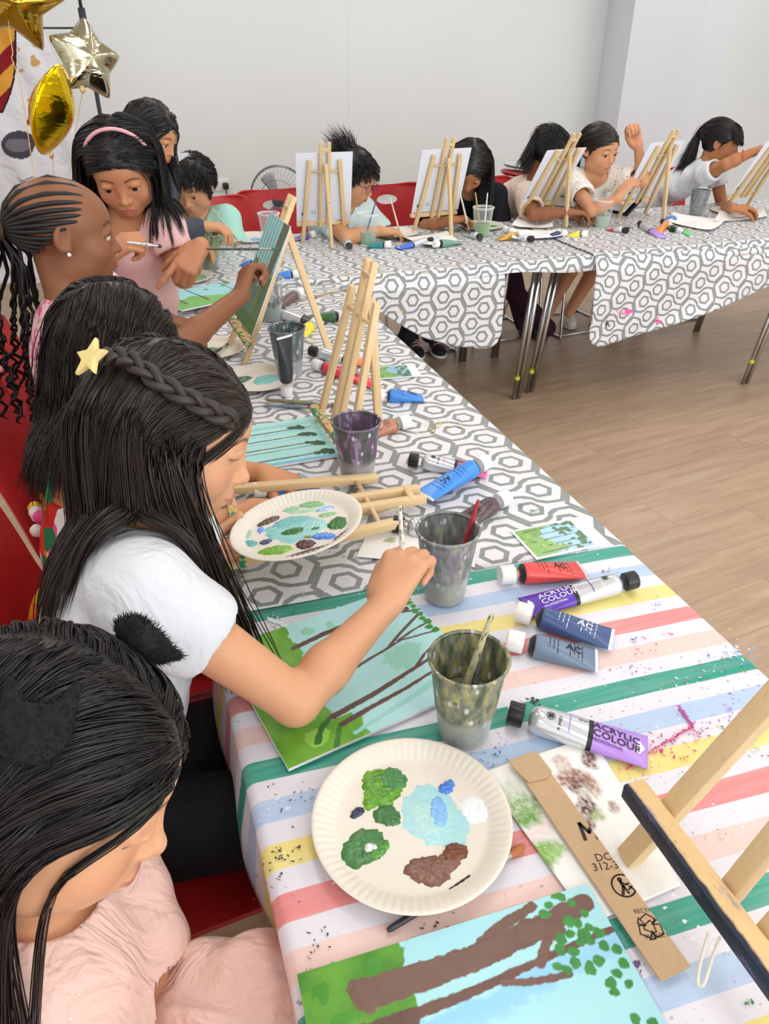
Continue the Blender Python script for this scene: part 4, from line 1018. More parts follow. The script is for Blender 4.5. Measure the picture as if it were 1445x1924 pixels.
# ---- kitchen paper with stains
def stained_paper(pts, stains, label, res=90, z=None, seed=2, name='kitchen_paper', curl=0, base='f4f3ef', bump=.0012):
    P = [a2(*q) for q in pts]; u, v = np.meshgrid(np.linspace(0, 1, res), np.linspace(0, 1, res), indexing='ij'); u = u.ravel(); v = v.ravel()
    A = [np.array(p) for p in P]; V = (A[0][None]*((1-u)*(1-v))[:, None]+A[1][None]*(u*(1-v))[:, None]+A[2][None]*(u*v)[:, None]+A[3][None]*((1-u)*v)[:, None])
    V[:, 2] = (z or TZ+.0042)+bump*(.8+np.sin(u*7+seed)*np.sin(v*6))+curl*np.abs(u-.5)**4*16
    C = np.tile(np.array(srgb(base)), (len(u), 1))
    E1 = A[1]-A[0]; E2 = A[3]-A[0]; Bm = np.linalg.inv(np.array([[E1[0], E2[0]], [E1[1], E2[1]]]))
    for i, (su, sv, ru, rv, col, den) in enumerate(stains):
        if su > 2: q = at(su, sv); su, sv = Bm @ np.array([q.x-A[0][0], q.y-A[0][1]])
        d = ((u-su)/ru)**2+((v-sv)/rv)**2; n = fbm(u*22+i*5, v*22, seed+i); m = np.clip((1.1-d)*1.3+(n-.55)*2.2, 0, 1)*den
        n2 = fbm(u*60, v*60, seed+i+7); m = (m*(.55+.45*(n2 > .45)))[:, None]
        C = C*(1-m)+np.array(srgb(col))*m
    i, j = np.meshgrid(np.arange(res-1), np.arange(res-1), indexing='ij'); a = (i*res+j).ravel()
    o = np_mesh(name, V, np.stack([a, a+res, a+res+1, a+1], 1), m_paperc, None, True, col=C)
    sd = o.modifiers.new('s', 'SOLIDIFY'); sd.thickness = .0005; sd.offset = 1
    return tag(o, label, 'kitchen paper')
def _pm():
    t = NT('kitchen_paper'); c = t.attr('col', 'Color'); co = t.coord('Object')
    return t.done(t.bsdf(c, .9, spec=.1, bump=t.bump(t.vor(co, 260, rnd=.3), .35, .0012)))
m_paperc = _pm()
stained_paper([(905, 1455), (1111, 1387), (1278, 1668), (1107, 1742)], [(962, 1490, .16, .10, 'b9c8a4', .5), (985, 1525, .22, .12, '86b060', .9), (990, 1545, .10, .06, '6a9a40', .9), (1010, 1612, .28, .09, '7fae4c', .95), (985, 1640, .26, .07, '6a9f38', .95), (1040, 1605, .12, .05, '9cc870', .8), (1085, 1465, .16, .07, '8f5a48', .9), (1115, 1430, .08, .07, '6b3a2a', .9), (1100, 1480, .12, .08, '6b3c30', .9), (1128, 1475, .08, .10, 'a07860', .8), (1115, 1515, .11, .08, '5f3028', .95), (1120, 1545, .08, .05, '7a4a38', .9), (1175, 1512, .06, .05, '9a7468', .8), (1143, 1528, .08, .05, '9cb068', .8), (1060, 1440, .08, .09, 'c0a090', .7), (1000, 1570, .2, .06, 'ecd0d2', .6), (1010, 1700, .3, .04, 'c8e4e6', .6)],
    'rough kitchen paper with green and brown stains under the cardboard strip', seed=4)
stained_paper([(668, 1052), (892, 1072), (890, 978), (690, 1008)], [(.24, .62, .06, .14, '8fa05c', .9)], 'white napkin with one olive dab behind the painting fist', seed=5, z=TZ+.006)
for pts, st, lab in (([(800, 470), (860, 462), (838, 445), (742, 455)], [(.3, .5, .2, .2, '8fb870', .8), (.6, .6, .2, .2, 'a0cfe0', .6), (.1, .4, .1, .2, '7fae68', .8)], 'crumpled tissue with green and blue paint beside the royal blue tube'),
    ([(960, 433), (1038, 436), (1030, 410), (985, 408)], [(.7, .4, .05, .06, '404448', .9)], 'folded white tissue by the foot of the tilted easel'),
    ([(1255, 425), (1335, 442), (1370, 420), (1262, 408)], [], 'large white paper sheet before the girl in the rainbow shirt'),
    ([(960, 458), (1060, 452), (1050, 440), (965, 440)], [(.1, .3, .06, .1, '303438', .9)], 'flat white paper scrap between the white capped tubes'),
    ([(1340, 425), (1440, 415), (1430, 400), (1350, 405)], [], 'white tissue at the foot of the rightmost easel')):
    stained_paper(pts, st, lab, res=26, z=BZ+.004, seed=len(lab), bump=.006, curl=.01)
# ---- brown cardboard strip with printing
m_card = plain('brown_cardboard', 'c3a480', .85, var=.08, vscale=140, bump=.15, bscale=400)
P = [a2(955, 1441), a2(1010, 1428), a2(1289, 1831), a2(1241, 1853)]
e = empty('cardboard_strip', label='brown cardboard strip with black printing lying on kitchen paper', cat='cardboard')
o = (P[2]+P[3])/2; Yc = ((P[0]+P[1])/2-o); Lc = Yc.length; Yc.z = 0; Yc.normalize(); Xc = Yc.cross(Vector((0, 0, 1)))
Wc = .036
e.matrix_basis = frame(Vector((o.x, o.y, TZ+.0105)), Xc, Yc, Vector((0, 0, 1)))
Mc = e.matrix_basis.inverted()
MB().add([(-Wc/2, 0, 0), (Wc/2, 0, 0), (Wc/2, Lc, 0), (-Wc/2, Lc, 0), (-Wc/2, 0, .0024), (Wc/2, 0, .0024), (Wc/2, Lc, .0024), (-Wc/2, Lc, .0024)],
    [(0, 3, 2, 1), (4, 5, 6, 7), (0, 1, 5, 4), (1, 2, 6, 5), (2, 3, 7, 6), (3, 0, 4, 7)]).build('strip', m_card, e)
MB().add([(-Wc/2-.004, Lc+.001, .0026), (Wc/2, Lc+.001, .0026), (Wc/2+.001, Lc-.034, .003), (Wc*.2, Lc-.040, .0028), (-Wc/2+.002, Lc-.037, .003), (-Wc/2-.004, Lc-.012, .003),
          (-Wc/2-.004, Lc+.001, .0046), (Wc/2, Lc+.001, .0046), (Wc/2+.001, Lc-.034, .005), (Wc*.2, Lc-.040, .0048), (-Wc/2+.002, Lc-.037, .005), (-Wc/2-.004, Lc-.012, .005)],
    [(0, 1, 2, 3, 4, 5), (11, 10, 9, 8, 7, 6)]+[(i, i+6, (i+1) % 6+6, (i+1) % 6) for i in range(6)]).build('folded_end', m_card, e)
m_cink = plain('carton_ink', '2a211c', .7)
def cprint(txt, px, py, size, bold=True, name='printed_text'):
    p = Mc @ a2(px, py); vs, fs = text_mesh(txt, size, bold)
    vs2 = []; r = math.radians(0)
    A_ = Mc.to_3x3() @ dirv(1, .12, 0)  # reading direction follows the image's rightward direction
    ax = A_.x; ay = A_.y; l = math.hypot(ax, ay); ax /= l; ay /= l
    bm = bmesh.new(); vm = [bm.verts.new((p.x+v.x*ax-v.y*ay, p.y+v.x*ay+v.y*ax, .0027)) for v in vs]
    for f in fs:
        try: bm.faces.new([vm[i] for i in f])
        except ValueError: pass
    bmesh.ops.triangulate(bm, faces=bm.faces)
    bmesh.ops.bisect_plane(bm, geom=bm.verts[:]+bm.edges[:]+bm.faces[:], plane_co=(Wc/2-.0004, 0, 0), plane_no=(1, 0, 0), clear_outer=True)
    me = bpy.data.meshes.new(name); bm.to_mesh(me); bm.free(); link_mesh(name, me, m_cink, e, False)
cprint('DCB', 1117, 1632, .013, False); cprint('312-38', 1112, 1650, .013, False)
cprint('RECYCLED', 1188, 1730, .0065, False); cprint('PLEASE RECYCLE', 1210, 1778, .0065, False)
def cshape(polys, px, py, s, name):
    """polylines drawn as thin strokes, in units of s"""
    p = Mc @ a2(px, py); A_ = Mc.to_3x3() @ dirv(1, .12, 0); ax, ay = A_.x, A_.y; l = math.hypot(ax, ay); ax /= l; ay /= l
    bm = bmesh.new()
    for pl, w in polys:
        for i in range(len(pl)-1):
            a = Vector(pl[i]); b = Vector(pl[i+1]); d = (b-a).normalized(); n = Vector((-d.y, d.x))*w/2; a = a-d*w*.3; b = b+d*w*.3
            vm = []
            for q in (a+n, a-n, b-n, b+n):
                x, y = q.x*s, q.y*s; vm.append(bm.verts.new((p.x+x*ax-y*ay, p.y+x*ay+y*ax, .0027)))
            bm.faces.new(vm)
    bmesh.ops.bisect_plane(bm, geom=bm.verts[:]+bm.edges[:]+bm.faces[:], plane_co=(Wc/2-.0004, 0, 0), plane_no=(1, 0, 0), clear_outer=True)
    me = bpy.data.meshes.new(name); bm.to_mesh(me); bm.free(); link_mesh(name, me, m_cink, e, False)
circ = lambda r, x=0, y=0, a0=0, a1=2*PI, n=28: [(x+r*math.cos(a0+(a1-a0)*k/n), y+r*math.sin(a0+(a1-a0)*k/n)) for k in range(n+1)]
cshape([(circ(1.), .14), (circ(.13, -.15, .55, n=10), .14), ([(-.15, .35), (-.05, -.05), (-.35, -.75)], .26), ([(-.05, -.05), (.2, -.7)], .2), ([(-.12, .3), (.25, .05), (.5, .15)], .16), ([(.45, -.1), (.8, -.5)], .14), ([(.3, -.4), (.75, -.1)], .14)], 1168, 1677, .0125, 'person_symbol')
tri = []
for k in range(3):
    a = 2*PI*k/3+PI/2
    def rp(x, y): return (x*math.cos(a)-y*math.sin(a), x*math.sin(a)+y*math.cos(a))
    tri.append(([rp(.55, -.55), rp(.95, -.1), rp(.62, .5), rp(.2, .3), rp(.45, -.15), rp(.25, -.35), rp(.55, -.55)], .09)); tri.append(([rp(.1, .25), rp(.35, .75), rp(.75, .55)], .09))
cshape([([(-.36, -.5), (-.36, .5), (0, -.1), (.36, .5), (.36, -.5)], .2)], 1103, 1574, .021, 'printed_letter')
cshape(tri, 1217, 1755, .0145, 'recycling_symbol')
# ---- easels
ea = easel((.502, .262, TZ+.003), -PI/2, 'large wooden easel with paint-smeared ledge cut off by the bottom right corner', H=.50, W=.25, tilt=22, rear=.13, ledge_mat=m_ledge, S=1.3, ledge_z=.082)
Mi = ea.matrix_basis.inverted()
for P_ in ([(1332, 1752, .80), (1318, 1800, .765), (1311, 1842, .735), (1322, 1850, .733), (1338, 1800, .76), (1352, 1762, .795)], [(1375, 1742, .79), (1410, 1742, .77), (1450, 1738, .765)]):
    MB().tube([Mi @ p for p in smooth_path([at(*q) for q in P_], 6)], .0016, 6).build('cord', m_string, ea, True)
easel((.452, 1.50, TZ+.003), -PI/2+.05, 'empty wooden easel with a smeared ledge standing behind the purple stained cup', H=.40, W=.215, tilt=14, rear=.035, ledge_mat=m_ledge2, wood=m_pine, ledge_z=.04)
g4art = trees_art(9, 6, .42, ('9fdadc', 'a9e0e6'), ('3f6f34', '5d7f58'), leaves=0, brown='5f5a50', res=.002)
def g4(w, h):
    a = Art(w, h, .002); a.fill('8fd0d8', 'a5e2e0', (10, 5), 3)
    a.fill('3f6b30', '7a9a70', (60, 7), 5, a.region(lambda X, Y: .50*h-Y+.03*np.sin(X*40), .01, .03, 3)); a.fill('5f8faa', '4f7f58', (30, 6), 8, a.region(lambda X, Y: .02-abs(X-.10)+.0*Y, .02, .02, 4)*(a.Y < .55*h), .8)
    for k in range(7): a.stroke([(w*(.06+.13*k), h*.3), (w*(.08+.13*k), h)], .005, .004, '5a4a40', '6b5a4c', .001, k)
    a.stroke([(w*.80, h*.62), (w*.86, h*.95)], .05, .06, '6b6f62', '5f6b58', .004, 11); a.fill('4f8a30', '3a6f2a', (30, 30), 12, a.region(lambda X, Y: .04-Y, .004, .012, 9)); return a.mesh()
easel((.335, 2.13, TZ+.003), -PI/2+.04, 'easel holding a wet green striped painting that the girl with braids is working on', H=.43, W=.20, tilt=25, rear=.10, ledge_mat=m_ledge2, canvas=(.22, .31, g4, 'green and blue striped painting propped up on an easel, seen nearly edge on', None), rear_x=.10)
# folded easel lying between the held plate and the blue tubes
ft = empty; A = a2(412, 1010); B = a2(792, 950)
d = (B-A); d.z = 0; Le = d.length; d.normalize()
def lying_easel():
    e = easel((0, 0, 0), 0, 'folded wooden easel lying flat under the held paper plate', H=Le, W=.26, tilt=0, rear=.03, ledge_mat=m_ledge2, ledge_z=.03, S=1.1)
    Zl = d; Yl = Vector((0, 0, -1)); Xl = Yl.cross(Zl)
    e.matrix_basis = frame(Vector((A.x, A.y, TZ-.038)), Xl, Yl, Zl)
    MB().tube(smooth_path([(.02, -.075, .06), (.05, -.07, .02), (.035, -.07, -.03), (.06, -.07, -.05), (.07, -.07, .0), (.05, -.075, .06)]), .0014, 6).build('cord', m_string, e, True)
lying_easel()
# easels on the back tables (painters sit behind them)
wc = (.25, .30)
def bk(px, py, yawd, lab, clab, H=.42, W=.20, dx=0, dy=0, tilt=15, rear=.15, **k):
    p = a2(px, py, BZ+.002)
    easel((p.x+dx, p.y+dy, BZ+.002), math.radians(yawd), lab, H=H, W=W, tilt=tilt, rear=rear, wood=m_pine2, canvas=(wc[0], wc[1], None, clab, None), mark=True, **k)
bk(614, 461, 176, 'easel in front of the boy in glasses', 'white canvas back with a round stamp, in front of the boy in glasses', rear=.09)
bk(826, 441, 184, 'easel in front of the girl with long black hair', 'white canvas back leaning before the girl with long black hair', dx=-.01, tilt=20, rear=.08)
bk(1014, 420, 192, 'strongly tilted easel in front of the girl in the beige shirt', 'white canvas back on the most tilted easel', tilt=31, rear=.05)
bk(1203, 412, 192, 'easel to the right of the girl in the spotted blouse', 'white canvas back hiding the raised forearm', tilt=24, rear=.06)
bk(1398, 400, 194, 'rightmost easel, partly outside the frame', 'white canvas back at the right edge of the photo', tilt=27, rear=.05)
bk(322, 468, 192, 'easel behind the girl in the pink shirt', 'white canvas back between the pink shirt and the small boy', dx=.0)

# ---- dried paint splats on the cloths
def splats(parent, items, seed=1, z0=TZ+.0012):
    r = random.Random(seed); V = []; F_ = []; C = []
    def blob(x, y, rx, ry, rot, col):
        n = 12; b = len(V); ca, sa = math.cos(rot), math.sin(rot); c = srgb(col)
        z = z0+.0018+.0004*r.random(); ph_ = r.uniform(0, 6)
        for k in range(n):
            a = 2*PI*k/n; q = .85+.25*math.sin(2*a+ph_)+.12*math.sin(5*a+ph_*2); u, v = rx*q*math.cos(a), ry*q*math.sin(a); V.append((x+u*ca-v*sa, y+u*sa+v*ca, z)); C.append(c)
        F_.append(tuple(range(b, b+n)))
    for px, py, sx, sy, n, size, cols in items:
        for k in range(n):
            q = at(px+r.gauss(0, sx), py+r.gauss(0, sy)); blob(q.x, q.y, size*r.uniform(.3, 1.3), size*r.uniform(.15, .6), r.uniform(0, 3), cols[k % len(cols)])
    return V, F_, C, blob
def finish_splats(parent, V, F_, C):
    me = bpy.data.meshes.new('dried_paint_spots'); me.from_pydata(V, [], F_); a = me.color_attributes.new('col', 'FLOAT_COLOR', 'POINT')
    for i, c in enumerate(C): a.data[i].color = (*c, 1)
    o = link_mesh('dried_paint_spots', me, m_paint, parent, False); o['kind'] = 'stuff'; return o
its = [(1310, 1380, 14, 10, 26, .0022, ['c8307a', 'd0508c']), (1250, 1405, 26, 14, 40, .003, ['c8307a', 'd24a6a']), (1195, 1450, 20, 8, 20, .002, ['c8307a', 'e08aa0']), (1195, 1250, 18, 18, 34, .0026, ['d24a7a', 'e0607a', '2f5fb0', 'e8a8b0']),
       (1200, 1205, 12, 5, 10, .003, ['e0508a', '3a6ab8']), (1255, 1195, 10, 4, 8, .0028, ['e83a8a']), (1345, 1250, 30, 22, 40, .0022, ['c83a5a', 'e08a80', 'ffffff', '4f8fd0']), (1385, 1235, 22, 14, 40, .0036, ['5fb8e0', '3f8fd8', 'ffffff']), (1235, 1135, 10, 7, 16, .0022, ['3a7fd0', '4f90e0']), (1145, 1080, 14, 7, 18, .0022, ['7a3a6a', '8a4a8a']),
       (1290, 1295, 20, 10, 12, .003, ['ffffff', 'c8d8d0', 'e0604a']), (1380, 1370, 40, 22, 40, .0024, ['2a4a8a', '3f6f4c', 'e0d83a', '2c3038', 'a87ad0']), (1400, 1400, 26, 20, 40, .0032, ['d8d83a', '2c3038', '5a8a3c']), (1390, 1340, 26, 10, 20, .003, ['c088d8', 'a87ad0']), (1285, 1430, 4, 4, 8, .0022, ['c88a30']), (1200, 1300, 60, 30, 24, .0014, ['5a5a66', 'c84a6a', '3f7f4c']),
       (970, 1480, 60, 40, 40, .0016, ['303a6a', '5a5a66']), (928, 1420, 14, 16, 26, .0022, ['5a6a8a', '404a66']), (530, 1610, 30, 10, 22, .0026, ['22262e', '2c303c']), (505, 1650, 26, 14, 10, .0024, ['22262e', '5a5a5a']), (600, 1770, 12, 24, 14, .0022, ['2c3038', '5a6070']), (560, 1610, 40, 60, 22, .0012, ['3a3e48', '6a4a8a']), (560, 1500, 36, 20, 22, .002, ['2a2e3c', '2f2a6a']), (850, 1745, 60, 16, 14, .0022, ['22304a', '3a3e48']),
       (560, 1180, 50, 10, 50, .0022, ['6a4aa8', 'a88ad0', 'ffffff', '2f3a3a']), (480, 1170, 30, 10, 30, .0026, ['c8404a', '2f7a3a', '5a9ae0']), (490, 1160, 30, 6, 14, .0035, ['ffffff', 'd8ecec', '7fb0e8']), (620, 1120, 70, 5, 26, .003, ['ffffff', 'e8f4f0']), (440, 1330, 6, 50, 26, .002, ['5a8a30', '6a9a40']), (1005, 1320, 10, 4, 12, .0035, ['2f4a44', '203a38']), (975, 1330, 6, 6, 5, .005, ['f0f2ee']), (1195, 1825, 8, 12, 14, .003, ['4a3a5a', '7a5a8a']), (1405, 1885, 6, 3, 5, .003, ['3f8a4c']),
       (1345, 1575, 20, 6, 12, .0014, ['3a3a3a']), (1300, 1500, 60, 60, 22, .0013, ['5a5a60', '7a4a3a', '3a5a8a'])]
V_, F_, C_, bl_ = splats(tc_striped, its, 3)
for (x0, y0), (x1, y1), w, c in (((1275, 1330), (1300, 1368), .003, 'b84a9a'), ((1300, 1368), (1225, 1412), .0026, 'cc3070'), ((1225, 1412), (1175, 1448), .0018, 'd24a80'), ((505, 1165), (540, 1180), .004, 'e8f4f6')):
    for k in range(40):
        t = k/39; q = at(x0+(x1-x0)*t+random.gauss(0, 1.2), y0+(y1-y0)*t+random.gauss(0, 1.2)); bl_(q.x, q.y, w*random.uniform(.5, 1.1), w*random.uniform(.3, .8), random.random()*3, c)
finish_splats(tc_striped, V_, F_, C_)
its = [(830, 800, 24, 8, 26, .006, ['eedc9a', 'e8d890']), (800, 815, 14, 6, 16, .005, ['f0e0a0']), (985, 948, 8, 6, 14, .003, ['3f6fd0', '4a9a4c']), (1005, 962, 8, 3, 8, .004, ['3f8a3c']), (950, 885, 8, 3, 8, .0025, ['e8c83a']), (780, 770, 40, 10, 14, .002, ['5a9a5c', '8fb0e0']), (800, 860, 60, 20, 22, .0014, ['3a3e48', 'e07aa0']), (700, 760, 30, 20, 16, .002, ['c8d0d8', 'ffffff']), (600, 900, 90, 10, 16, .002, ['5a9a3c', '2f5a2c'])]
V_, F_, C_, bl_ = splats(tc_hex, its, 7, TZ+.0032); finish_splats(tc_hex, V_, F_, C_)
its = [(790, 485, 20, 6, 22, .008, ['b4d8e8', 'c4e0ea', 'dfe8c8'])]
V_, F_, C_, bl_ = splats(bt1, its, 9, TZ+.006); finish_splats(bt1, V_, F_, C_)
def flap_marks(parent, its, Yp):
    V = []; F_ = []; C = []; r = random.Random(4)
    for px, py, sx, sy, n, size, col in its:
        for k in range(n):
            p = atY(px+r.gauss(0, sx), py+r.gauss(0, sy), Yp); b = len(V)
            # drop each mark onto the flap along -Y
            best = None
            ok, loc, nor, idx = parent.closest_point_on_mesh(p)
            p = loc+nor*(.0016 if nor.y < 0 else -.0016)
            for j in range(10):
                a = 2*PI*j/10; q = r.uniform(.6, 1.1); V.append((p.x+size*q*math.cos(a), p.y-.0006, p.z+size*.6*q*math.sin(a))); C.append(srgb(col))
            F_.append(tuple(range(b, b+10)))
    return V, F_, C
fl2 = [o for o in bt2.children][0]; bpy.context.view_layer.update()
V_, F_, C_ = flap_marks(fl2, [(1185, 588, 5, 3, 16, .008, 'f060a8'), (1170, 592, 8, 4, 12, .006, 'f0a0cc'), (1245, 605, 4, 3, 8, .008, 'f060a8'), (1146, 612, 3, 3, 12, .005, '1c2420')], 2.80); o_ = finish_splats(fl2, V_, F_, C_)
# ================================================================ PEOPLE: implicit surfaces turned into one continuous skin mesh
QF = 1.
def npv(v): return np.array([v[0], v[1], v[2]], dtype=np.float64)
class Field:
    MARG = .05
    def __init__(s): s.p = []
    def cap(s, a, b, ra, rb=None, k=.01, op=0):
        a = npv(a); b = npv(b); rb = ra if rb is None else rb
        s.p.append(('c', (a, b, ra, rb), k, op, (a+b)/2, np.linalg.norm(b-a)/2+max(ra, rb))); return s
    def ell(s, c, r, M=None, k=.01, op=0):
        c = npv(c); M = np.eye(3) if M is None else M
        s.p.append(('e', (c, np.array(r, float), M), k, op, c, max(r))); return s
    def plane(s, c, n, k=.002):          # keep the side where (p-c).n < 0
        s.p.append(('p', (npv(c), npv(n)/np.linalg.norm(npv(n))), k, 2, None, 0)); return s
    def __call__(s, P):
        d = np.full(len(P), 1., dtype=np.float64)
        for typ, a, k, op, c, R in s.p:
            if typ == 'p':
                v = (P-a[0]) @ a[1]
                if k > 0:
                    h = np.clip(.5+.5*(v-d)/k, 0, 1); d = d+(v-d)*h+k*h*(1-h)
                else: d = np.maximum(d, v)
                continue
            q = P-c; m = (q*q).sum(1) < (R+s.MARG+k)**2
            if not m.any(): continue
            Q = P[m]
            if typ == 'c':
                A, B, ra, rb = a; ab = B-A; L = ab@ab+1e-12; pa = Q-A
                t = np.clip(pa@ab/L, 0, 1); v = np.sqrt(((pa-t[:, None]*ab)**2).sum(1))-(ra+(rb-ra)*t)
            else:
                C, r, M = a; l = (Q-C)@M; k0 = np.sqrt(((l/r)**2).sum(1)); k1 = np.sqrt(((l/(r*r))**2).sum(1))+1e-9; v = k0*(k0-1)/k1
            D = d[m]
            if op == 0:
                h = np.clip(.5+.5*(D-v)/k, 0, 1); d[m] = D+(v-D)*h-k*h*(1-h)
            elif op == 1:
                v = -v; h = np.clip(.5-.5*(D-v)/k, 0, 1); d[m] = D+(v-D)*h+k*h*(1-h)
        return d
    def bounds(s):
        lo = np.min([p[4]-p[5] for p in s.p if p[4] is not None and p[3] == 0], axis=0); hi = np.max([p[4]+p[5] for p in s.p if p[4] is not None and p[3] == 0], axis=0)
        return lo-.012, hi+.012
def axis_pts(lo, hi, h, fine):
    """positions from lo to hi spaced h, finer inside the fine intervals [(a,b,hf)]"""
    out = [lo]; x = lo
    while x < hi:
        st = h
        for a, b, hf in fine:
            if a-h <= x <= b: st = min(st, hf)
        x += st; out.append(x)
    return np.array(out)
def polygonise(f, h, fine=(), lo=None, hi=None, B=8):
    """surface nets on a rectilinear grid; fine = [(lo3, hi3, hf)]"""
    h *= QF; l, u = f.bounds(); lo = l if lo is None else np.maximum(lo, l); hi = u if hi is None else np.minimum(hi, u)
    ax = [axis_pts(lo[k], hi[k], h, [(a[k], b[k], hf*QF) for a, b, hf in fine]) for k in range(3)]
    ax = [np.concatenate([a, a[-1]+h*np.arange(1, B+1-(len(a) % B) if len(a) % B else 1)]) for a in ax]
    n = [len(a) for a in ax]; vol = np.ones(n, dtype=np.float32)
    nb = [k//B for k in n]
    c = [np.array([(a[i*B]+a[min(i*B+B, len(a)-1)])/2 for i in range(m)]) for a, m in zip(ax, nb)]
    hw = [np.array([(a[min(i*B+B, len(a)-1)]-a[i*B])/2 for i in range(m)]) for a, m in zip(ax, nb)]
    G = np.stack(np.meshgrid(*c, indexing='ij'), -1).reshape(-1, 3); Hh = np.sqrt(sum(g**2 for g in np.meshgrid(*hw, indexing='ij'))).ravel()
    d = f(G); act = np.where(np.abs(d) < Hh*1.25+.004)[0]
    bi = np.stack(np.unravel_index(np.arange(len(G)), nb), 1)
    neg = np.where((d < 0) & ~(np.abs(d) < Hh*1.25+.004))[0]
    for q in neg:
        i, j, k = bi[q]*B; vol[i:i+B, j:j+B, k:k+B] = -1
    o = np.arange(B); oi, oj, ok = [x.ravel() for x in np.meshgrid(o, o, o, indexing='ij')]
    CH = 1200
    for s0 in range(0, len(act), CH):
        A = bi[act[s0:s0+CH]]*B
        I = (A[:, 0:1]+oi).ravel(); J = (A[:, 1:2]+oj).ravel(); K = (A[:, 2:3]+ok).ravel()
        vol[I, J, K] = f(np.stack([ax[0][I], ax[1][J], ax[2][K]], 1))
    ins = vol < 0
    cnt = np.zeros([x-1 for x in n], dtype=np.int8)
    for a in (0, 1):
        for b in (0, 1):
            for e in (0, 1): cnt += ins[a:n[0]-1+a, b:n[1]-1+b, e:n[2]-1+e]
    ci = np.stack(np.where((cnt > 0) & (cnt < 8)), 1)
    if len(ci) == 0: return np.zeros((0, 3)), np.zeros((0, 4), int)
    idx = np.full([x-1 for x in n], -1, dtype=np.int32); idx[ci[:, 0], ci[:, 1], ci[:, 2]] = np.arange(len(ci))
    S = np.zeros((len(ci), 3)); N = np.zeros(len(ci))
    corners = [(a, b, e) for a in (0, 1) for b in (0, 1) for e in (0, 1)]
    val = {q: vol[ci[:, 0]+q[0], ci[:, 1]+q[1], ci[:, 2]+q[2]].astype(float) for q in corners}
    for q in corners:
        for k in range(3):
            if q[k] == 0:
                r = list(q); r[k] = 1; r = tuple(r); v0, v1 = val[q], val[r]; m = (v0 < 0) != (v1 < 0)
                t = np.where(m, v0/(v0-v1+1e-20), 0); P = np.tile(np.array(q, float), (len(ci), 1)); P[:, k] = t
                S[m] += P[m]; N[m] += 1
    S /= N[:, None]
    V = np.stack([ax[k][ci[:, k]]+S[:, k]*(ax[k][ci[:, k]+1]-ax[k][ci[:, k]]) for k in range(3)], 1)
    Q = []
    for k in range(3):
        u_, w_ = (k+1) % 3, (k+2) % 3
        sl0 = [slice(1, n[q]-1) for q in range(3)]; sl1 = [slice(1, n[q]-1) for q in range(3)]
        sl0[k] = slice(0, n[k]-1); sl1[k] = slice(1, n[k])
        a = ins[tuple(sl0)]; b = ins[tuple(sl1)]; e = np.stack(np.where(a != b), 1)
        e0 = e+np.array([0 if q == k else 1 for q in range(3)]); flip = a[e[:, 0], e[:, 1], e[:, 2]]
        def g(du, dw):
            z = e0.copy(); z[:, u_] -= du; z[:, w_] -= dw; return idx[z[:, 0], z[:, 1], z[:, 2]]
        q4 = np.stack([g(1, 1), g(0, 1), g(0, 0), g(1, 0)], 1); q4[~flip] = q4[~flip][:, ::-1]
        Q.append(q4[(q4 >= 0).all(1)])
    return V, np.concatenate(Q)
def relax(V, Fq, it=1, w=.5):
    E_ = np.concatenate([Fq[:, [i, (i+1) % 4]] for i in range(4)]); n = len(V)
    deg = np.bincount(E_[:, 0], minlength=n)+np.bincount(E_[:, 1], minlength=n)+1e-9
    for _ in range(it):
        A = np.zeros_like(V)
        for k in range(3): A[:, k] = np.bincount(E_[:, 0], V[E_[:, 1], k], n)+np.bincount(E_[:, 1], V[E_[:, 0], k], n)
        V = V*(1-w)+A/deg[:, None]*w
    return V
def ortho(f, u):
    f = npv(f); f /= np.linalg.norm(f); u = npv(u); u = u-f*(u@f); u /= np.linalg.norm(u); r = np.cross(f, u)
    return r, f, u   # right (person's right as seen from behind facing f), forward, up
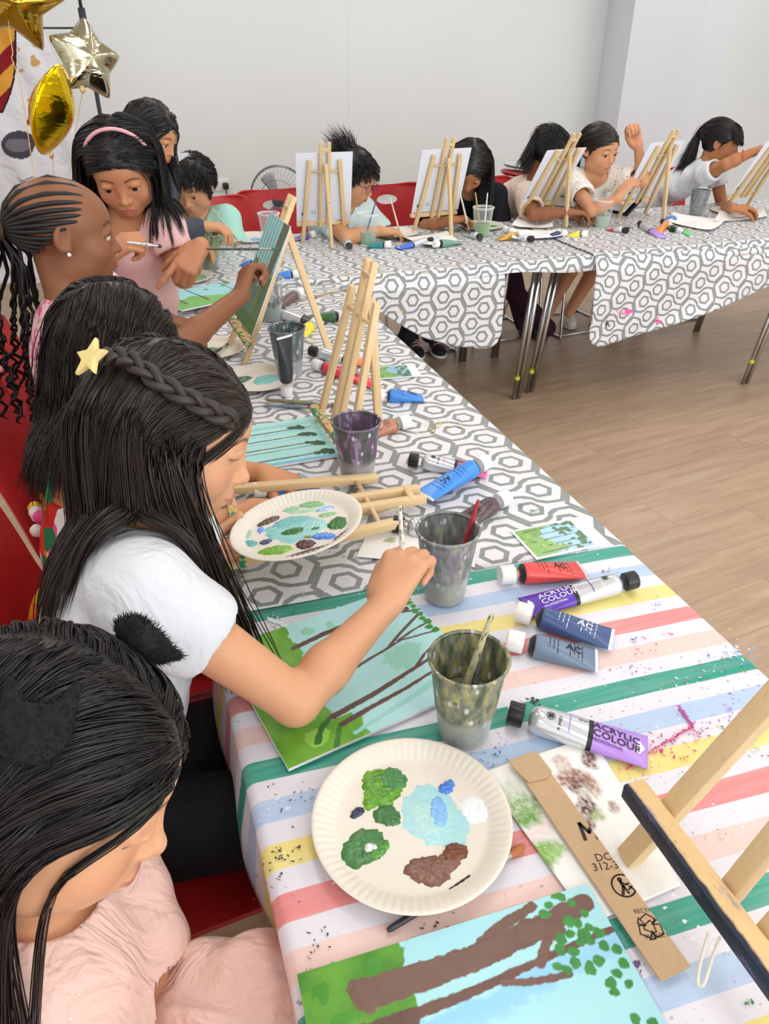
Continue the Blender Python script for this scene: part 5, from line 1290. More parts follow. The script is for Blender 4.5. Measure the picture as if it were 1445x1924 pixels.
class Head:
    """local frame: x person's right, y face forward, z crown; unit metres for a 0.205 m child head"""
    def __init__(s, c, f, u, S=1., gaze=.5, mouth=0., ear=True):
        s.c = npv(c); r, f, u = ortho(f, u); s.M = np.stack([r, f, u], 1); s.S = S; s.gaze = gaze; s.mouth = mouth; s.ear = ear
    def w(s, x, y, z): return s.c+s.M@(np.array([x, y, z])*s.S)
    def loc(s, P): return ((P-s.c)@s.M)/s.S
    def add(s, F, detail=True):
        S = s.S; M = s.M
        def e(x, y, z, a, b, c, k=.01, op=0, R=None): F.ell(s.w(x, y, z), (a*S, b*S, c*S), M if R is None else M@R, k*S, op)
        def c(p, q, ra, rb, k=.01, op=0): F.cap(s.w(*p), s.w(*q), ra*S, rb*S, k*S, op)
        e(0, -.014, .028, .074, .091, .077)
        e(0, .022, .022, .063, .066, .062, .03)
        e(0, .026, -.040, .055, .058, .062, .03)
        e(0, .052, -.078, .022, .022, .020, .026)
        for x in (-1, 1):
            e(x*.036, .046, -.034, .024, .030, .026, .02)
            e(x*.040, .012, -.062, .020, .034, .024, .02)
        e(0, .074, -.052, .024, .016, .024, .014)
        if detail:
            for x in (-1, 1): e(x*.031, .099, .000, .019, .016, .013, .014, 1)
            c((0, .078, .008), (0, .095, -.026), .0075, .0075, .010)
            e(0, .0975, -.030, .0095, .0085, .0085, .006)
            for x in (-1, 1):
                e(x*.0105, .089, -.0335, .0065, .0075, .006, .004)
                e(x*.0055, .0935, -.0395, .0032, .0032, .003, .002, 1)
            # lips
            e(0, .0885, -.0555, .017, .0062, .0042, .004); e(0, .0880, -.0635, .0145, .0065, .0055, .004)
            c((-.018, .084, -.0593), (.018, .084, -.0593), .0012, .0012, .0022, 1); c((-.011, .092, -.0593), (.011, .092, -.0593), .0012, .0012, .0022, 1)
            if s.mouth: e(0, .091, -.0595, .010, .008, .0016+.004*s.mouth, .003, 1)
            e(0, .086, -.0715, .014, .006, .003, .005, 1)
            # lids over the eyeballs
            for x in (-1, 1):
                g = s.gaze
                R = np.eye(3)
                e(x*.031, .0745, .001+.0028*g, .0165, .0125, .0088, .005)
                if g < .85: e(x*.031, .0885, -.0022-.0005*(1-g), .0125, .0050, .0048*(1-g)+.0006, .002, 1)
                e(x*.031, .083, .0085, .0155, .0045, .0035, .006)
        if s.ear:
            for x in (-1, 1):
                a = math.radians(18)*x; R = np.array([[math.cos(a), -math.sin(a), 0], [math.sin(a), math.cos(a), 0], [0, 0, 1]])
                e(x*.0745, -.008, -.006, .0075, .0175, .027, .004, 0, R); e(x*.070, .000, -.024, .006, .008, .009, .005)
                if detail: e(x*.081, -.004, -.004, .0062, .0105, .018, .003, 1, R)
        return F
    def color(s, P, base, C, lip='b5625c', brow='1c1412', cheek=None):
        L = s.loc(P); x, y, z = L[:, 0], L[:, 1], L[:, 2]; b = np.array(srgb(base)); near = (np.abs(x) < .1) & (np.abs(y) < .13) & (np.abs(z) < .13)
        def blend(m, col):
            C[:] = C*(1-m[:, None])+np.array(srgb(col))*m[:, None]
        front = (y > .055) & near
        m = np.where(front, np.clip(1.25-((x/.0175)**2+((z+.0595)/.0098)**2), 0, 1)*np.clip((y-.078)/.004, 0, 1), 0); blend(np.clip(m*1.6, 0, 1)*.85, lip)
        ck = np.where(near & (y > .03), np.clip(1-(((np.abs(x)-.040)/.022)**2+((z+.030)/.020)**2), 0, 1), 0)
        blend(ck*.25, cheek or lip)
        ax_ = np.abs(x); zb = .0195+.004*np.sin(np.clip((ax_-.012)/.032, 0, 1)*PI)-.003*np.clip((ax_-.035)/.01, 0, 1)
        m = np.where(front & (ax_ > .0125) & (ax_ < .048), np.clip(1.3-np.abs(z-zb)/(.0032-.0012*np.clip((ax_-.02)/.03, 0, 1)), 0, 1), 0); blend(m*.85, brow)
        # lash line and shadow free eye rim pigment
        zl = -.0022-.0005*(1-s.gaze)-(.0028 if s.gaze >= .95 else -.0042*(1-s.gaze))
        m = np.where(front & (np.abs(ax_-.031) < .0145), np.clip(1.2-np.abs(z-zl-.0035*(1-((ax_-.031)/.0145)**2)*(0 if s.gaze >= .95 else 1))/.0013, 0, 1), 0); blend(m*.9, '17100e')
    def eyes(s, parent, look=(0, 1, -.4), iris='2a1810'):
        if s.gaze >= .85: return
        lk = np.array(look, float); lk /= np.linalg.norm(lk)
        for x in (-1, 1):
            mb = MB(); c = s.w(x*.031, .0742, -.0020); D = s.M@lk
            q = Vector(D).to_track_quat('Z', 'Y').to_matrix(); r = .0120*s.S
            M = Matrix.Translation(Vector(c)) @ q.to_4x4()
            for a0, a1, mi in ((0, 15, 2), (15, 36, 1), (36, 95, 0)):
                pr = [(r*(1+.01*(mi == 0)*0)*math.sin(math.radians(a)), r*math.cos(math.radians(a))) for a in np.linspace(a0, a1, 5)]
                mb.lathe(pr, 20, M, mi)
            mb.build('eye', [plain('eye_white', 'd9d0cb', .15, var=.01), plain('iris_'+iris, iris, .1), plain('pupil', '050505', .05)], parent, True, 2.)
def bone(F, pts, rs, k=.012):
    for i in range(len(pts)-1): F.cap(pts[i], pts[i+1], rs[i], rs[i+1], k)
def rotv(v, ax, a):
    v = npv(v); ax = npv(ax)/np.linalg.norm(npv(ax)); return v*math.cos(a)+np.cross(ax, v)*math.sin(a)+ax*(ax@v)*(1-math.cos(a))
def hand(F, wrist, axis, palm, side, S=1., curl=(.5, .55, .6, .65), spread=.06, thumb=(.7, .3, .5), curl2=None, info=None, fr=1.0, roll_thumb=0.):
    """side +1 right hand, -1 left. axis: wrist->knuckles, palm: direction the palm faces. curl per finger (index..little) in 0..1.6 rad at each joint"""
    a = npv(axis); a /= np.linalg.norm(a); p = npv(palm); p = p-a*(p@a); p /= np.linalg.norm(p); t = np.cross(a, p)*side   # towards the thumb
    w = npv(wrist); PL = .078*S; tips = []
    def pt(x, y, z=0): return w+a*x*S+t*y*S+p*z*S
    # palm
    for y, r in ((.022, .0115), (.008, .0125), (-.008, .012), (-.022, .0105)): F.cap(pt(.012, y*.55), pt(.070-abs(y)*.25, y), .0125*S, r*S*.95, .010*S)
    F.cap(pt(.010, .018, .006), pt(.042, .026, .008), .012*S, .011*S, .008*S)
    names = ((.0235, .036, .023, .018, .0085), (.0080, .040, .026, .019, .0088), (-.0085, .037, .024, .018, .0083), (-.0235, .029, .019, .016, .0073))
    F2 = []
    for i, (y, l1, l2, l3, r) in enumerate(names):
        c1 = curl[i]; cc = curl2[i] if curl2 else c1
        base = pt(.074-abs(y+.002)*.22, y, 0); d = a+t*spread*(y/.0235)*1.0; d /= np.linalg.norm(d); ax_ = np.cross(d, p)
        r *= S*fr; cur = base; dd = d
        for j, (l, cu, ra, rb) in enumerate(((l1, c1, r*1.06, r), (l2, cc*1.1, r, r*.93), (l3, cc*.75, r*.93, r*.80))):
            dd = rotv(dd, ax_, cu); nx = cur+dd*l*S; F.cap(cur, nx, ra, rb, (.0055 if j == 0 else .003)*S); cur = nx
        tips.append(cur)
    b = pt(.020, .022, .006); d = (a*math.cos(thumb[0])+t*math.sin(thumb[0])); d = d+p*.35; d /= np.linalg.norm(d)
    axt = np.cross(d, (p*.8-t*.6)); r = .0095*S
    m = b+d*.036*S; F.cap(b, m, .0130*S, r*1.1, .010*S); d = rotv(d, axt, thumb[1]); m2 = m+d*.029*S; F.cap(m, m2, r*1.05, r*.95, .004*S)
    d = rotv(d, axt, thumb[2]); m3 = m2+d*.022*S; F.cap(m2, m3, r*.95, r*.78, .003*S); tips.append(m3)
    if info is not None: info.update(tips=tips, pt=pt, a=a, p=p, t=t)
    return tips
_skin = {}
def skin_mat(name='skin'):
    if 'm' in _skin: return _skin['m']
    t = NT('skin'); c = t.attr('col', 'Color'); co = t.coord('Object'); n = t.noise(co, 60, 4)
    cc = t.mix(n*.16, c, t.mix(.5, c, srgb('a2503c')))
    b = t.bump(t.noise(co, 700, 3), .12, .0006)
    sh = t.bsdf(cc, .48, spec=.38, bump=b); nd = sh.s.node
    nd.inputs['Subsurface Weight'].default_value = .12; nd.inputs['Subsurface Radius'].default_value = (1, .35, .2); nd.inputs['Subsurface Scale'].default_value = .008
    _skin['m'] = t.done(sh); return _skin['m']
def hair_mat(c1='17120f', c2='2c211b'):
    k = 'hair'+c1+c2
    if k in _mc: return _mc[k]
    t = NT('hair'); v = t.attr('col', 'Color'); sp = t.n('ShaderNodeSeparateColor'); t.set(sp.inputs[0], v)
    c = t.mix(E(t, sp.outputs[0]), srgb(c1), srgb(c2))
    _mc[k] = t.done(t.bsdf(c, .36, spec=.55)); return _mc[k]
def cloth_mat(name, base, var=.05, pattern=None, rough=.85, fold=.35, sheen=.0):
    t = NT(name); co = t.coord('Object'); c = srgb(base)
    n = t.noise(co, 12, 3); cc = t.mix(n, tuple(x*(1-var) for x in c), tuple(min(1, x*(1+var)) for x in c))
    if pattern: cc = pattern(t, co, cc)
    f = t.noise(t.map(co, (14, 14, 6)), 1., 3, .55, 1.6); w = t.noise(co, 900, 2)
    return t.done(t.bsdf(cc, rough, spec=.2, bump=t.bump(f*1.+w*.03, fold, .02)))
# ---- hair strands
def strand_mesh(name, P, rad, mat, parent, shade=None, extra=None):
    """P (n, m, 3) strand points -> triangular tubes in ONE mesh (optional cap verts/quads in extra)"""
    n, m, _ = P.shape; T = np.gradient(P, axis=1); T /= np.linalg.norm(T, axis=2, keepdims=True)+1e-9
    ref = np.array([.31, .52, .79]); X = np.cross(T, ref); X /= np.linalg.norm(X, axis=2, keepdims=True)+1e-9; Y = np.cross(T, X)
    prof = np.ones(m); prof[-1] = .15; prof[-2] = .55; prof[0] = .8
    rad = np.asarray(rad).reshape(-1, 1, 1)*prof[None, :, None]
    V = []
    for k in range(3):
        a = 2*PI*k/3; V.append(P+(X*math.cos(a)+Y*math.sin(a))*rad)
    V = np.stack(V, 2).reshape(-1, 3)       # n,m,3,3
    i, j, k = np.meshgrid(np.arange(n), np.arange(m-1), np.arange(3), indexing='ij'); b = (i*m+j)*3
    Fq = np.stack([b+k, b+(k+1) % 3, b+3+(k+1) % 3, b+3+k], -1).reshape(-1, 4)
    sh = (rng.random(n)**2 if shade is None else shade); C = np.repeat(sh, m*3)[:, None]*np.ones((1, 3))
    if extra is not None:
        EV, EF = extra; Fq = np.concatenate([Fq, EF+len(V)]); V = np.concatenate([V, EV]); C = np.concatenate([C, np.full((len(EV), 3), .0)])
    return np_mesh(name, V, Fq, mat, parent, True, col=C)
def scalp_roots(hd, n, mask, seed=0):
    """random points on the cranium (head-local unit dirs) accepted by mask(x,y,z local coords)"""
    r = np.random.default_rng(seed); out = []
    tot = 0
    while tot < n:
        d = r.normal(size=(n*3, 3)); d /= np.linalg.norm(d, axis=1)[:, None]
        L = None
        o = np.array([0, -.012, .028]); best = np.zeros(len(d))
        for c_, r_ in (((0, -.014, .028), (.075, .092, .078)), ((0, .022, .022), (.0640, .067, .063)), ((0, .024, -.012), (.060, .062, .064))):
            q = (o-np.array(c_))/np.array(r_); e = d/np.array(r_); A_ = (e*e).sum(1); B_ = e@q; C_ = q@q-1; disc = B_*B_-A_*C_
            best = np.maximum(best, np.where(disc > 0, (-B_+np.sqrt(np.maximum(disc, 0)))/A_, 0))
        L = o+d*(best+.0012)[:, None]; L = L[mask(L[:, 0], L[:, 1], L[:, 2])]; out.append(L); tot += len(L)
    return np.concatenate(out)[:n]
def hair_line(x, y, z, front=.045, low=-.03):
    """default mask: hair region of a head: above a hairline at the front, down to the nape at the back"""
    return z > np.maximum(front-.004+.94*(y-.080)+.10*np.abs(x), low-.012)
def grow(hd, F, L0, length, comb, steps=18, off=(.003, .016), grav=(0, 0, -1), gw=.55, head_w=1., wave=0., wfreq=60., seed=0, tie=None, tail=None, clump=0.):
    """march strands. comb(L)->local direction for the first part; F collision field (world); grav world fall direction"""
    r = np.random.default_rng(seed); n = len(L0); P = (L0*hd.S)@hd.M.T+hd.c
    lens = length*(1+.18*(r.random(n)-.6)) if np.isscalar(length) else length
    st = (lens/steps)[:, None]; offs = (off[0]+(off[1]-off[0])*r.random(n)**1.3)
    ph = r.random(n)*6.28; out = [P.copy()]; prev = None; g = np.array(grav, float)
    jit = r.normal(size=(n, 3))*.10
    done = np.zeros(n, bool)
    for i in range(steps):
        Lc = hd.loc(P); cd = comb(Lc, L0)@hd.M.T; cd /= np.linalg.norm(cd, axis=1)[:, None]+1e-9
        inhead = 1/(1+np.exp(-(Lc[:, 2]+.015)/.012)) if head_w else np.zeros(n)
        er = np.sqrt((((Lc-np.array([0, -.012, .028]))/np.array([.077, .093, .080]))**2).sum(1))
        wgt = (inhead*head_w*np.clip((1.27-er)/.12, 0, 1))[:, None]
        v = cd*wgt+g[None]*(1-wgt)*1.0+jit*.5
        if tie is not None:
            tw = npv(tie); dT = tw-P; dist = np.linalg.norm(dT, axis=1); done |= dist < .012*hd.S+.004
            tl = np.array(tail, float) if tail is not None else g
            v = np.where(done[:, None], tl[None]+jit*.9, dT/(dist[:, None]+1e-9)*1.4+cd*.25)
        v /= np.linalg.norm(v, axis=1)[:, None]+1e-9
        if prev is not None: v = prev*.45+v*.55; v /= np.linalg.norm(v, axis=1)[:, None]+1e-9
        prev = v; step = st
        if tie is not None: step = np.where(done[:, None], st, np.minimum(st, np.maximum(np.linalg.norm(npv(tie)-P, axis=1)[:, None]*.6, .004)))
        P = P+v*step
        if wave:
            t = (i+1)/steps; P = P+wave*np.stack([np.sin(ph+t*wfreq), np.cos(ph*1.3+t*wfreq), .3*np.sin(ph*2+t*wfreq)], 1)*min(1, t*2)*step*3
        if F is not None:
            o = offs*(1 if tie is None else .6)
            for _ in range(2):
                d = F(P); e = 2e-3; G = np.stack([F(P+np.array(q)*e)-d for q in ((1, 0, 0), (0, 1, 0), (0, 0, 1))], 1); G /= np.linalg.norm(G, axis=1)[:, None]+1e-9
                push = np.clip(o-d, 0, .03); P = P+G*push[:, None]
        out.append(P.copy())
    return np.stack(out, 1)
def mane(name, hd, F, mask, n, length, comb, parent, mat, guides=700, rad=.00065, steps=18, seed=1, jitter=.003, cap=True, frizz=0., clump=.4, **kw):
    """guide strands are marched, then many fine strands are interpolated around them"""
    G0 = scalp_roots(hd, guides, mask, seed); length = length(G0) if callable(length) else length; P = grow(hd, F, G0, length, comb, steps, seed=seed, **kw)
    R0 = scalp_roots(hd, n, mask, seed+50); r = np.random.default_rng(seed+9)
    side = np.sign(G0[:, 0]); near = np.zeros(n, int)
    for s0 in range(0, n, 2000):
        A = R0[s0:s0+2000]; D = ((A[:, None]-G0[None])**2).sum(2)+(np.sign(A[:, 0])[:, None] != side[None])*.01*(kw.get('tie') is None); near[s0:s0+2000] = D.argmin(1)
    m = P.shape[1]; t = np.linspace(0, 1, m)[None, :, None]
    dR = ((R0-G0[near])*hd.S)@hd.M.T
    C = P[near]+dR[:, None, :]*(1-(1-clump*.6)*t*.0-clump*t)+r.normal(size=(n, 1, 3))*jitter*t+frizz*np.cumsum(r.normal(size=(n, m, 3)), 1)*.0012*t
    if F is not None:
        k0 = max(4, int(m*.55)); Q = C[:, :k0].reshape(-1, 3); o = .0014+.003*np.repeat(r.random(n), k0)
        for _ in range(2):
            d = F(Q); e = 2e-3; G = np.stack([F(Q+np.array(q)*e)-d for q in ((1, 0, 0), (0, 1, 0), (0, 0, 1))], 1); G /= np.linalg.norm(G, axis=1)[:, None]+1e-9
            Q = Q+G*np.clip(o-d, 0, .02)[:, None]
        C[:, :k0] = Q.reshape(n, k0, 3)
    # random end trimming
    cut = 1-.22*r.random(n)**2; idx = np.linspace(0, 1, m)[None]*cut[:, None]*(m-1); i0 = np.clip(np.floor(idx).astype(int), 0, m-2); fr = (idx-i0)[..., None]
    ii = np.arange(n)[:, None]; C = C[ii, i0]*(1-fr)+C[ii, i0+1]*fr
    ex = cap_mesh(hd, CAPP) if cap is True else cap
    return strand_mesh(name, C, rad*hd.S*(.7+.6*r.random(n)), mat, parent, shade=np.clip(r.random(n)**1.6*.7+.3*r.random(guides)[near], 0, 1), extra=ex or None)
def flow(part=0., side=.8, back=.8, down=.6):
    def c(L, L0):
        sx = np.sign(L0[:, 0]-part+1e-5); tb = np.clip((L[:, 1]+.03)/.07, 0, 1); tz = np.clip((L[:, 2]-.03)/.06, 0, 1)
        return np.stack([sx*side*(tz*.8+.2), -back*tb-.15, -down*(1-.55*tb)-(1-tz)*.5], 1)
    return c
def cap_mesh(hd, mask_plane, infl=.0034, h=.004):
    """dark close-fitting layer under the strands"""
    F = Field(); S = hd.S
    F.ell(hd.w(0, -.014, .028), ((.074+infl)*S, (.091+infl)*S, (.077+infl)*S), hd.M, .01)
    F.ell(hd.w(0, -.03, -.015), (.060*S, .055*S, .06*S), hd.M, .02); F.ell(hd.w(0, .022, .022), ((.063+infl)*S, (.066+infl)*S, (.062+infl)*S), hd.M, .02)
    for (c, n) in mask_plane: F.plane(hd.w(*c), hd.M@np.array(n, float), .004)
    V, Q = polygonise(F, h*S); return V, Q
CAPP = [((0, .080, .047), (0, .685, -.728)), ((0, 0, -.052), (0, 0, -1))]
# ================================================================ THE CHILDREN
ONLY = ''
SK = dict(fair='dda582', tan='cf9a72', warm='c98f68', brown='9a6342', dark='7a4a30', olive='b87f58')
m_hair = hair_mat(); m_hair_b = hair_mat('1c1512', '3a2b22'); m_hair_k = hair_mat('0e0c0c', '1f1b1b')
class Kid:
    """joints in world space; builds skin mesh, clothes and hair as children of an Empty"""
    def __init__(s, label, head, face, up, S, skin, seat=None, gaze=.6, mouth=0, res=.0045, fine=None, lean=None, neck_back=.0):
        s.label = label; s.S = S; s.skin = skin; s.hd = Head(head, face, up, S, gaze, mouth); s.F = Field(); s.G = []; s.res = res; s.finer = fine or res*.6
        s.fine_boxes = []; s.nails = []
    def torso(s, neck, hip, chest_f, shL, shR, belly=.0):
        """neck: base of the neck, hip: pelvis centre, chest_f: chest facing dir, shoulders joint centres"""
        K = s.S; s.neck, s.hip, s.shL, s.shR = map(npv, (neck, hip, shL, shR)); f = npv(chest_f); f /= np.linalg.norm(f); s.cf = f
        up = s.neck-s.hip; up /= np.linalg.norm(up); r, f2, u2 = ortho(f-up*(f@up), up); s.TM = np.stack([r, f2, u2], 1)
        c1 = s.neck*.72+s.hip*.28; c2 = s.neck*.42+s.hip*.58
        s.tparts = [('e', c1-f2*.0, (.118*K, .078*K, .12*K)), ('e', c2, (.105*K, .074*K, .13*K)), ('e', s.hip, (.125*K, .085*K, .10*K)), ('e', s.neck*.88+s.hip*.12, (.095*K, .055*K, .06*K))]
        for t, c, rr in s.tparts: s.F.ell(c, rr, s.TM, .03)
        for sh in (s.shL, s.shR): s.F.cap(s.neck-u2*.035*K, sh, .040*K, .042*K, .025)
        # neck to the skull
        hb = s.hd.w(0, -.030, -.045); s.F.cap(s.neck-u2*.01, hb, .040*K, .036*K, .018); s.F.cap(s.neck+f2*.01, s.hd.w(0, -.005, -.055), .034*K, .032*K, .018)
        s.hd.add(s.F); return s
    def arm(s, sh, el, wr, side, haxis=None, palm=None, curl=(.5, .55, .6, .65), spread=.06, thumb=(.7, .3, .5), curl2=None, hs=1., fine=True, fat=1., **k):
        K = s.S; el = npv(el); wr = npv(wr); sh = npv(sh); ax = wr-el if haxis is None else npv(haxis); ax /= np.linalg.norm(ax)
        s.F.cap(sh, el, .038*K*fat, .029*K*fat, .02); m = el*.65+wr*.35; s.F.cap(el, m, .029*K*fat, .030*K*fat, .012); s.F.cap(m, wr, .0295*K*fat, .0195*K, .012); s.F.cap(wr, wr+ax*.02*K, .0190*K, .017*K, .01)
        info = {}; hand(s.F, wr, ax, palm, side, K*hs, curl, spread, thumb, curl2, info, **k); s.nails += info['tips']
        if fine:
            c = wr+ax*.07*K; s.fine_boxes.append((c-.10*K, c+.10*K))
        setattr(s, 'armR' if side > 0 else 'armL', (sh, el, wr)); return info
    def legs(s, kneeL, ankL, kneeR, ankR, r=(.062, .045, .03)):
        K = s.S; hp = s.hip; r_ = s.TM[:, 0]
        s.lg = [(hp-r_*.06*K, npv(kneeL), npv(ankL)), (hp+r_*.06*K, npv(kneeR), npv(ankR))]
        for a, b, c in s.lg:
            s.F.cap(a, b, r[0]*K, r[1]*K, .02); m = b*.7+c*.3; s.F.cap(b, m, r[1]*K, r[1]*.98*K, .012); s.F.cap(m, c, r[1]*.98*K, r[2]*K, .012)
        return s
    def body(s, root, lip='b5625c', paintfn=None, lo=None, hi=None, detail=True):
        c = s.hd.c; R = .118*s.S; fine = [(c-R, c+R, s.finer)]+[(a, b, s.finer*1.15) for a, b in s.fine_boxes]
        V, Q = polygonise(s.F, s.res, fine, lo, hi); V = relax(V, Q, 1, .35)
        C = np.tile(np.array(srgb(s.skin)), (len(V), 1)); s.hd.color(V, s.skin, C, lip)
        for t in s.nails:
            d = np.linalg.norm(V-t, axis=1); m = np.clip(1.2-d/(.0085*s.S), 0, 1)[:, None]*.35; C = C*(1-m)+np.array(srgb('e8b0a4'))*m*1.0
        if paintfn: C = paintfn(V, C)
        o = np_mesh('body', V, Q, skin_mat(), root, True, col=C); s.hd.eyes(root, getattr(s, 'look', (0, 1, -.06))); return o
    def shirt(s, root, mat, name='shirt', sleeve=.55, neckr=.062, bottom=None, infl=.010, cuff=.011, vneck=0, res=None, sleeveless=False, longs=(), flare=.0, neckdrop=.0, fold=0., loose=0.):
        K = s.S; G = Field(); u = s.TM[:, 2]; f = s.TM[:, 1]; r = s.TM[:, 0]
        for t, c, rr in s.tparts:
            G.ell(c, (rr[0]+infl+flare*(c is s.hip), rr[1]+infl+loose, rr[2]+infl), s.TM, .03)
        if bottom is not None: G.ell(s.hip-u*.02, (.128*K+flare, .095*K+flare, .12*K), s.TM, .03)
        for sh in (s.shL, s.shR):
            G.cap(s.neck-u*.037*K, sh, .040*K+infl, .042*K+infl, .025)
        sub = []
        for nm in ('armL', 'armR'):
            if not hasattr(s, nm) or sleeveless: continue
            sh, el, wr = getattr(s, nm); sl = sleeve
            if nm in longs: G.cap(sh, el, .046*K+infl, .037*K+infl, .02); G.cap(el, el*.1+wr*.9, .037*K+infl, .026*K+infl, .012); sub.append((el, wr, .031*K, .021*K)); continue
            e = sh+(el-sh)*sl; G.cap(sh, e, .046*K+cuff, .040*K+cuff*1.45, .02)
            d = (el-sh)/np.linalg.norm(el-sh)
            sub.append((sh+(el-sh)*.2, sh+(el-sh)*(sl+.5), .036*K, .034*K+cuff*.55, e, d))
        p0 = list(G.p)
        # cut sleeve ends: subtract a fat disc beyond the cuff
        for q in sub:
            if len(q) == 6:
                e, d = q[4], q[5]; G.cap(e+d*.066*K, e+d*.125*K, .065*K, .065*K, .003, 1); G.cap(q[0], q[1], q[2], q[3], .003, 1)
            else: G.cap(q[0], q[1]+(q[1]-q[0])*.2, q[2], q[3], .003, 1)
        hb = s.hd.w(0, -.01, -.05); nb = s.neck+f*(.012+neckdrop*.5)-u*neckdrop
        G.cap(nb, nb+(hb-nb)*1.4+u*.05, neckr*K, neckr*K*1.1, .004, 1)
        if vneck: G.cap(s.neck+f*.04, s.neck+f*.11-u*vneck, .035*K, .006, .006, 1)
        if bottom is not None: G.plane(s.hip-u*bottom, -u, .003)
        # body must stay inside: small folds through the distance field
        base = G
        class W:
            def bounds(q): return base.bounds()
            def __call__(q, P):
                d = base(P)
                if fold:
                    L = (P-s.neck)@s.TM; d = d-fold*(np.sin(L[:, 2]*95+np.sin(L[:, 0]*30)*2)*.35+np.sin(L[:, 0]*62+L[:, 2]*38)*.4)*.5
                return d
        V, Q = polygonise(W(), res or s.res*1.05); V = relax(V, Q, 2, .4)
        return np_mesh(name, V, Q, mat, root, True)
    def collide(s):
        G = Field(); G.MARG = .06; hd = s.hd; S = s.S; M = hd.M
        G.ell(hd.w(0, -.014, .028), (.074*S, .091*S, .077*S), M, .01); G.ell(hd.w(0, .022, .022), (.0635*S, .0665*S, .0625*S), M, .02); G.ell(hd.w(0, .024, -.025), (.060*S, .060*S, .075*S), M, .02)
        for x in (-1, 1): G.ell(hd.w(x*.072, -.005, -.008), (.012*S, .018*S, .026*S), M, .01)
        for t, c, rr in s.tparts[:2]+s.tparts[3:]: G.ell(c, tuple(q+.014 for q in rr), s.TM, .03)
        for sh in (s.shL, s.shR): G.cap(s.neck, sh, .055*S, .055*S, .02)
        G.cap(s.neck, hd.w(0, -.02, -.05), .040*S, .038*S, .02)
        for nm in ('armL', 'armR'):
            if hasattr(s, nm): a, b, c = getattr(s, nm); G.cap(a, b, .050*S, .04*S, .02)
        return G
def sub3(a, b, t): return npv(a)*(1-t)+npv(b)*t
def mk_root(label, loc): return empty('person', (0, 0, 0), label=label, cat='person')
def want(n): return (not ONLY) or (n in ONLY.split(','))
def V3(v): return npv(v)
RTn, FHn = npv(RT), npv(FH); ZN = np.array([0, 0, 1.])
def W(r, f, z): return RTn*r+FHn*f+ZN*z
def straight_comb(part=0., back=.35, side=1.0, down=.5):
    def c(L, L0):
        sx = np.sign(L0[:, 0]-part+1e-6); return np.stack([sx*side, np.full(len(L), -back), np.full(len(L), -down)+0*L[:, 0]], 1)
    return c
def finish(root, base):
    base = Vector((base[0], base[1], 0)); root.location = base
    for c in root.children: c.location = c.location-base
def mblink(V, Q, name, mat, parent): return np_mesh(name, V, Q, mat, parent, True)
def unit(v): v = npv(v); return v/np.linalg.norm(v)
FWn, Un = npv(FW), npv(UPV)
def I(r, u, f): return RTn*r+Un*u+FWn*f       # image-right, image-up, away from the camera
# ---------------------------------------------------------------- shoes
def shoe(parent, heel, toe, mats, K=1., lace=None):
    h, t = npv(heel), npv(toe); f = (t-h); L = np.linalg.norm(f); f /= L; r = np.cross(f, ZN); M = np.stack([r, f, ZN], 1)
    F = Field(); F.ell(h+f*L*.22+ZN*.045*K, (.032*K, L*.30, .045*K), M, .02); F.ell(h+f*L*.68+ZN*.028*K, (.038*K, L*.34, .032*K), M, .025); F.cap(h+f*L*.2+ZN*.06*K, h+f*L*.18+ZN*.085*K, .030*K, .032*K, .015)
    F.plane(h+ZN*.014, -ZN, .002); V, Q = polygonise(F, .005); np_mesh('shoe_upper', V, Q, mats[0], parent)
    F = Field(); F.ell(h+f*L*.25+ZN*.012, (.037*K, L*.30, .022), M, .02); F.ell(h+f*L*.68+ZN*.012, (.043*K, L*.36, .020), M, .03); F.plane(h+ZN*.001, -ZN, .001); F.plane(h+ZN*.022, ZN, .002)
    V, Q = polygonise(F, .005); np_mesh('shoe_sole', V, Q, mats[1], parent)
    mb = MB()
    for k in range(4):
        c = h+f*L*(.42+.085*k)+ZN*(.078-.009*k)*K
        mb.tube([Vector(c-r*.022*K-ZN*.006), Vector(c+ZN*.004), Vector(c+r*.022*K-ZN*.006)], .0035*K, 6)
    mb.build('shoe_laces', mats[2], parent, True)
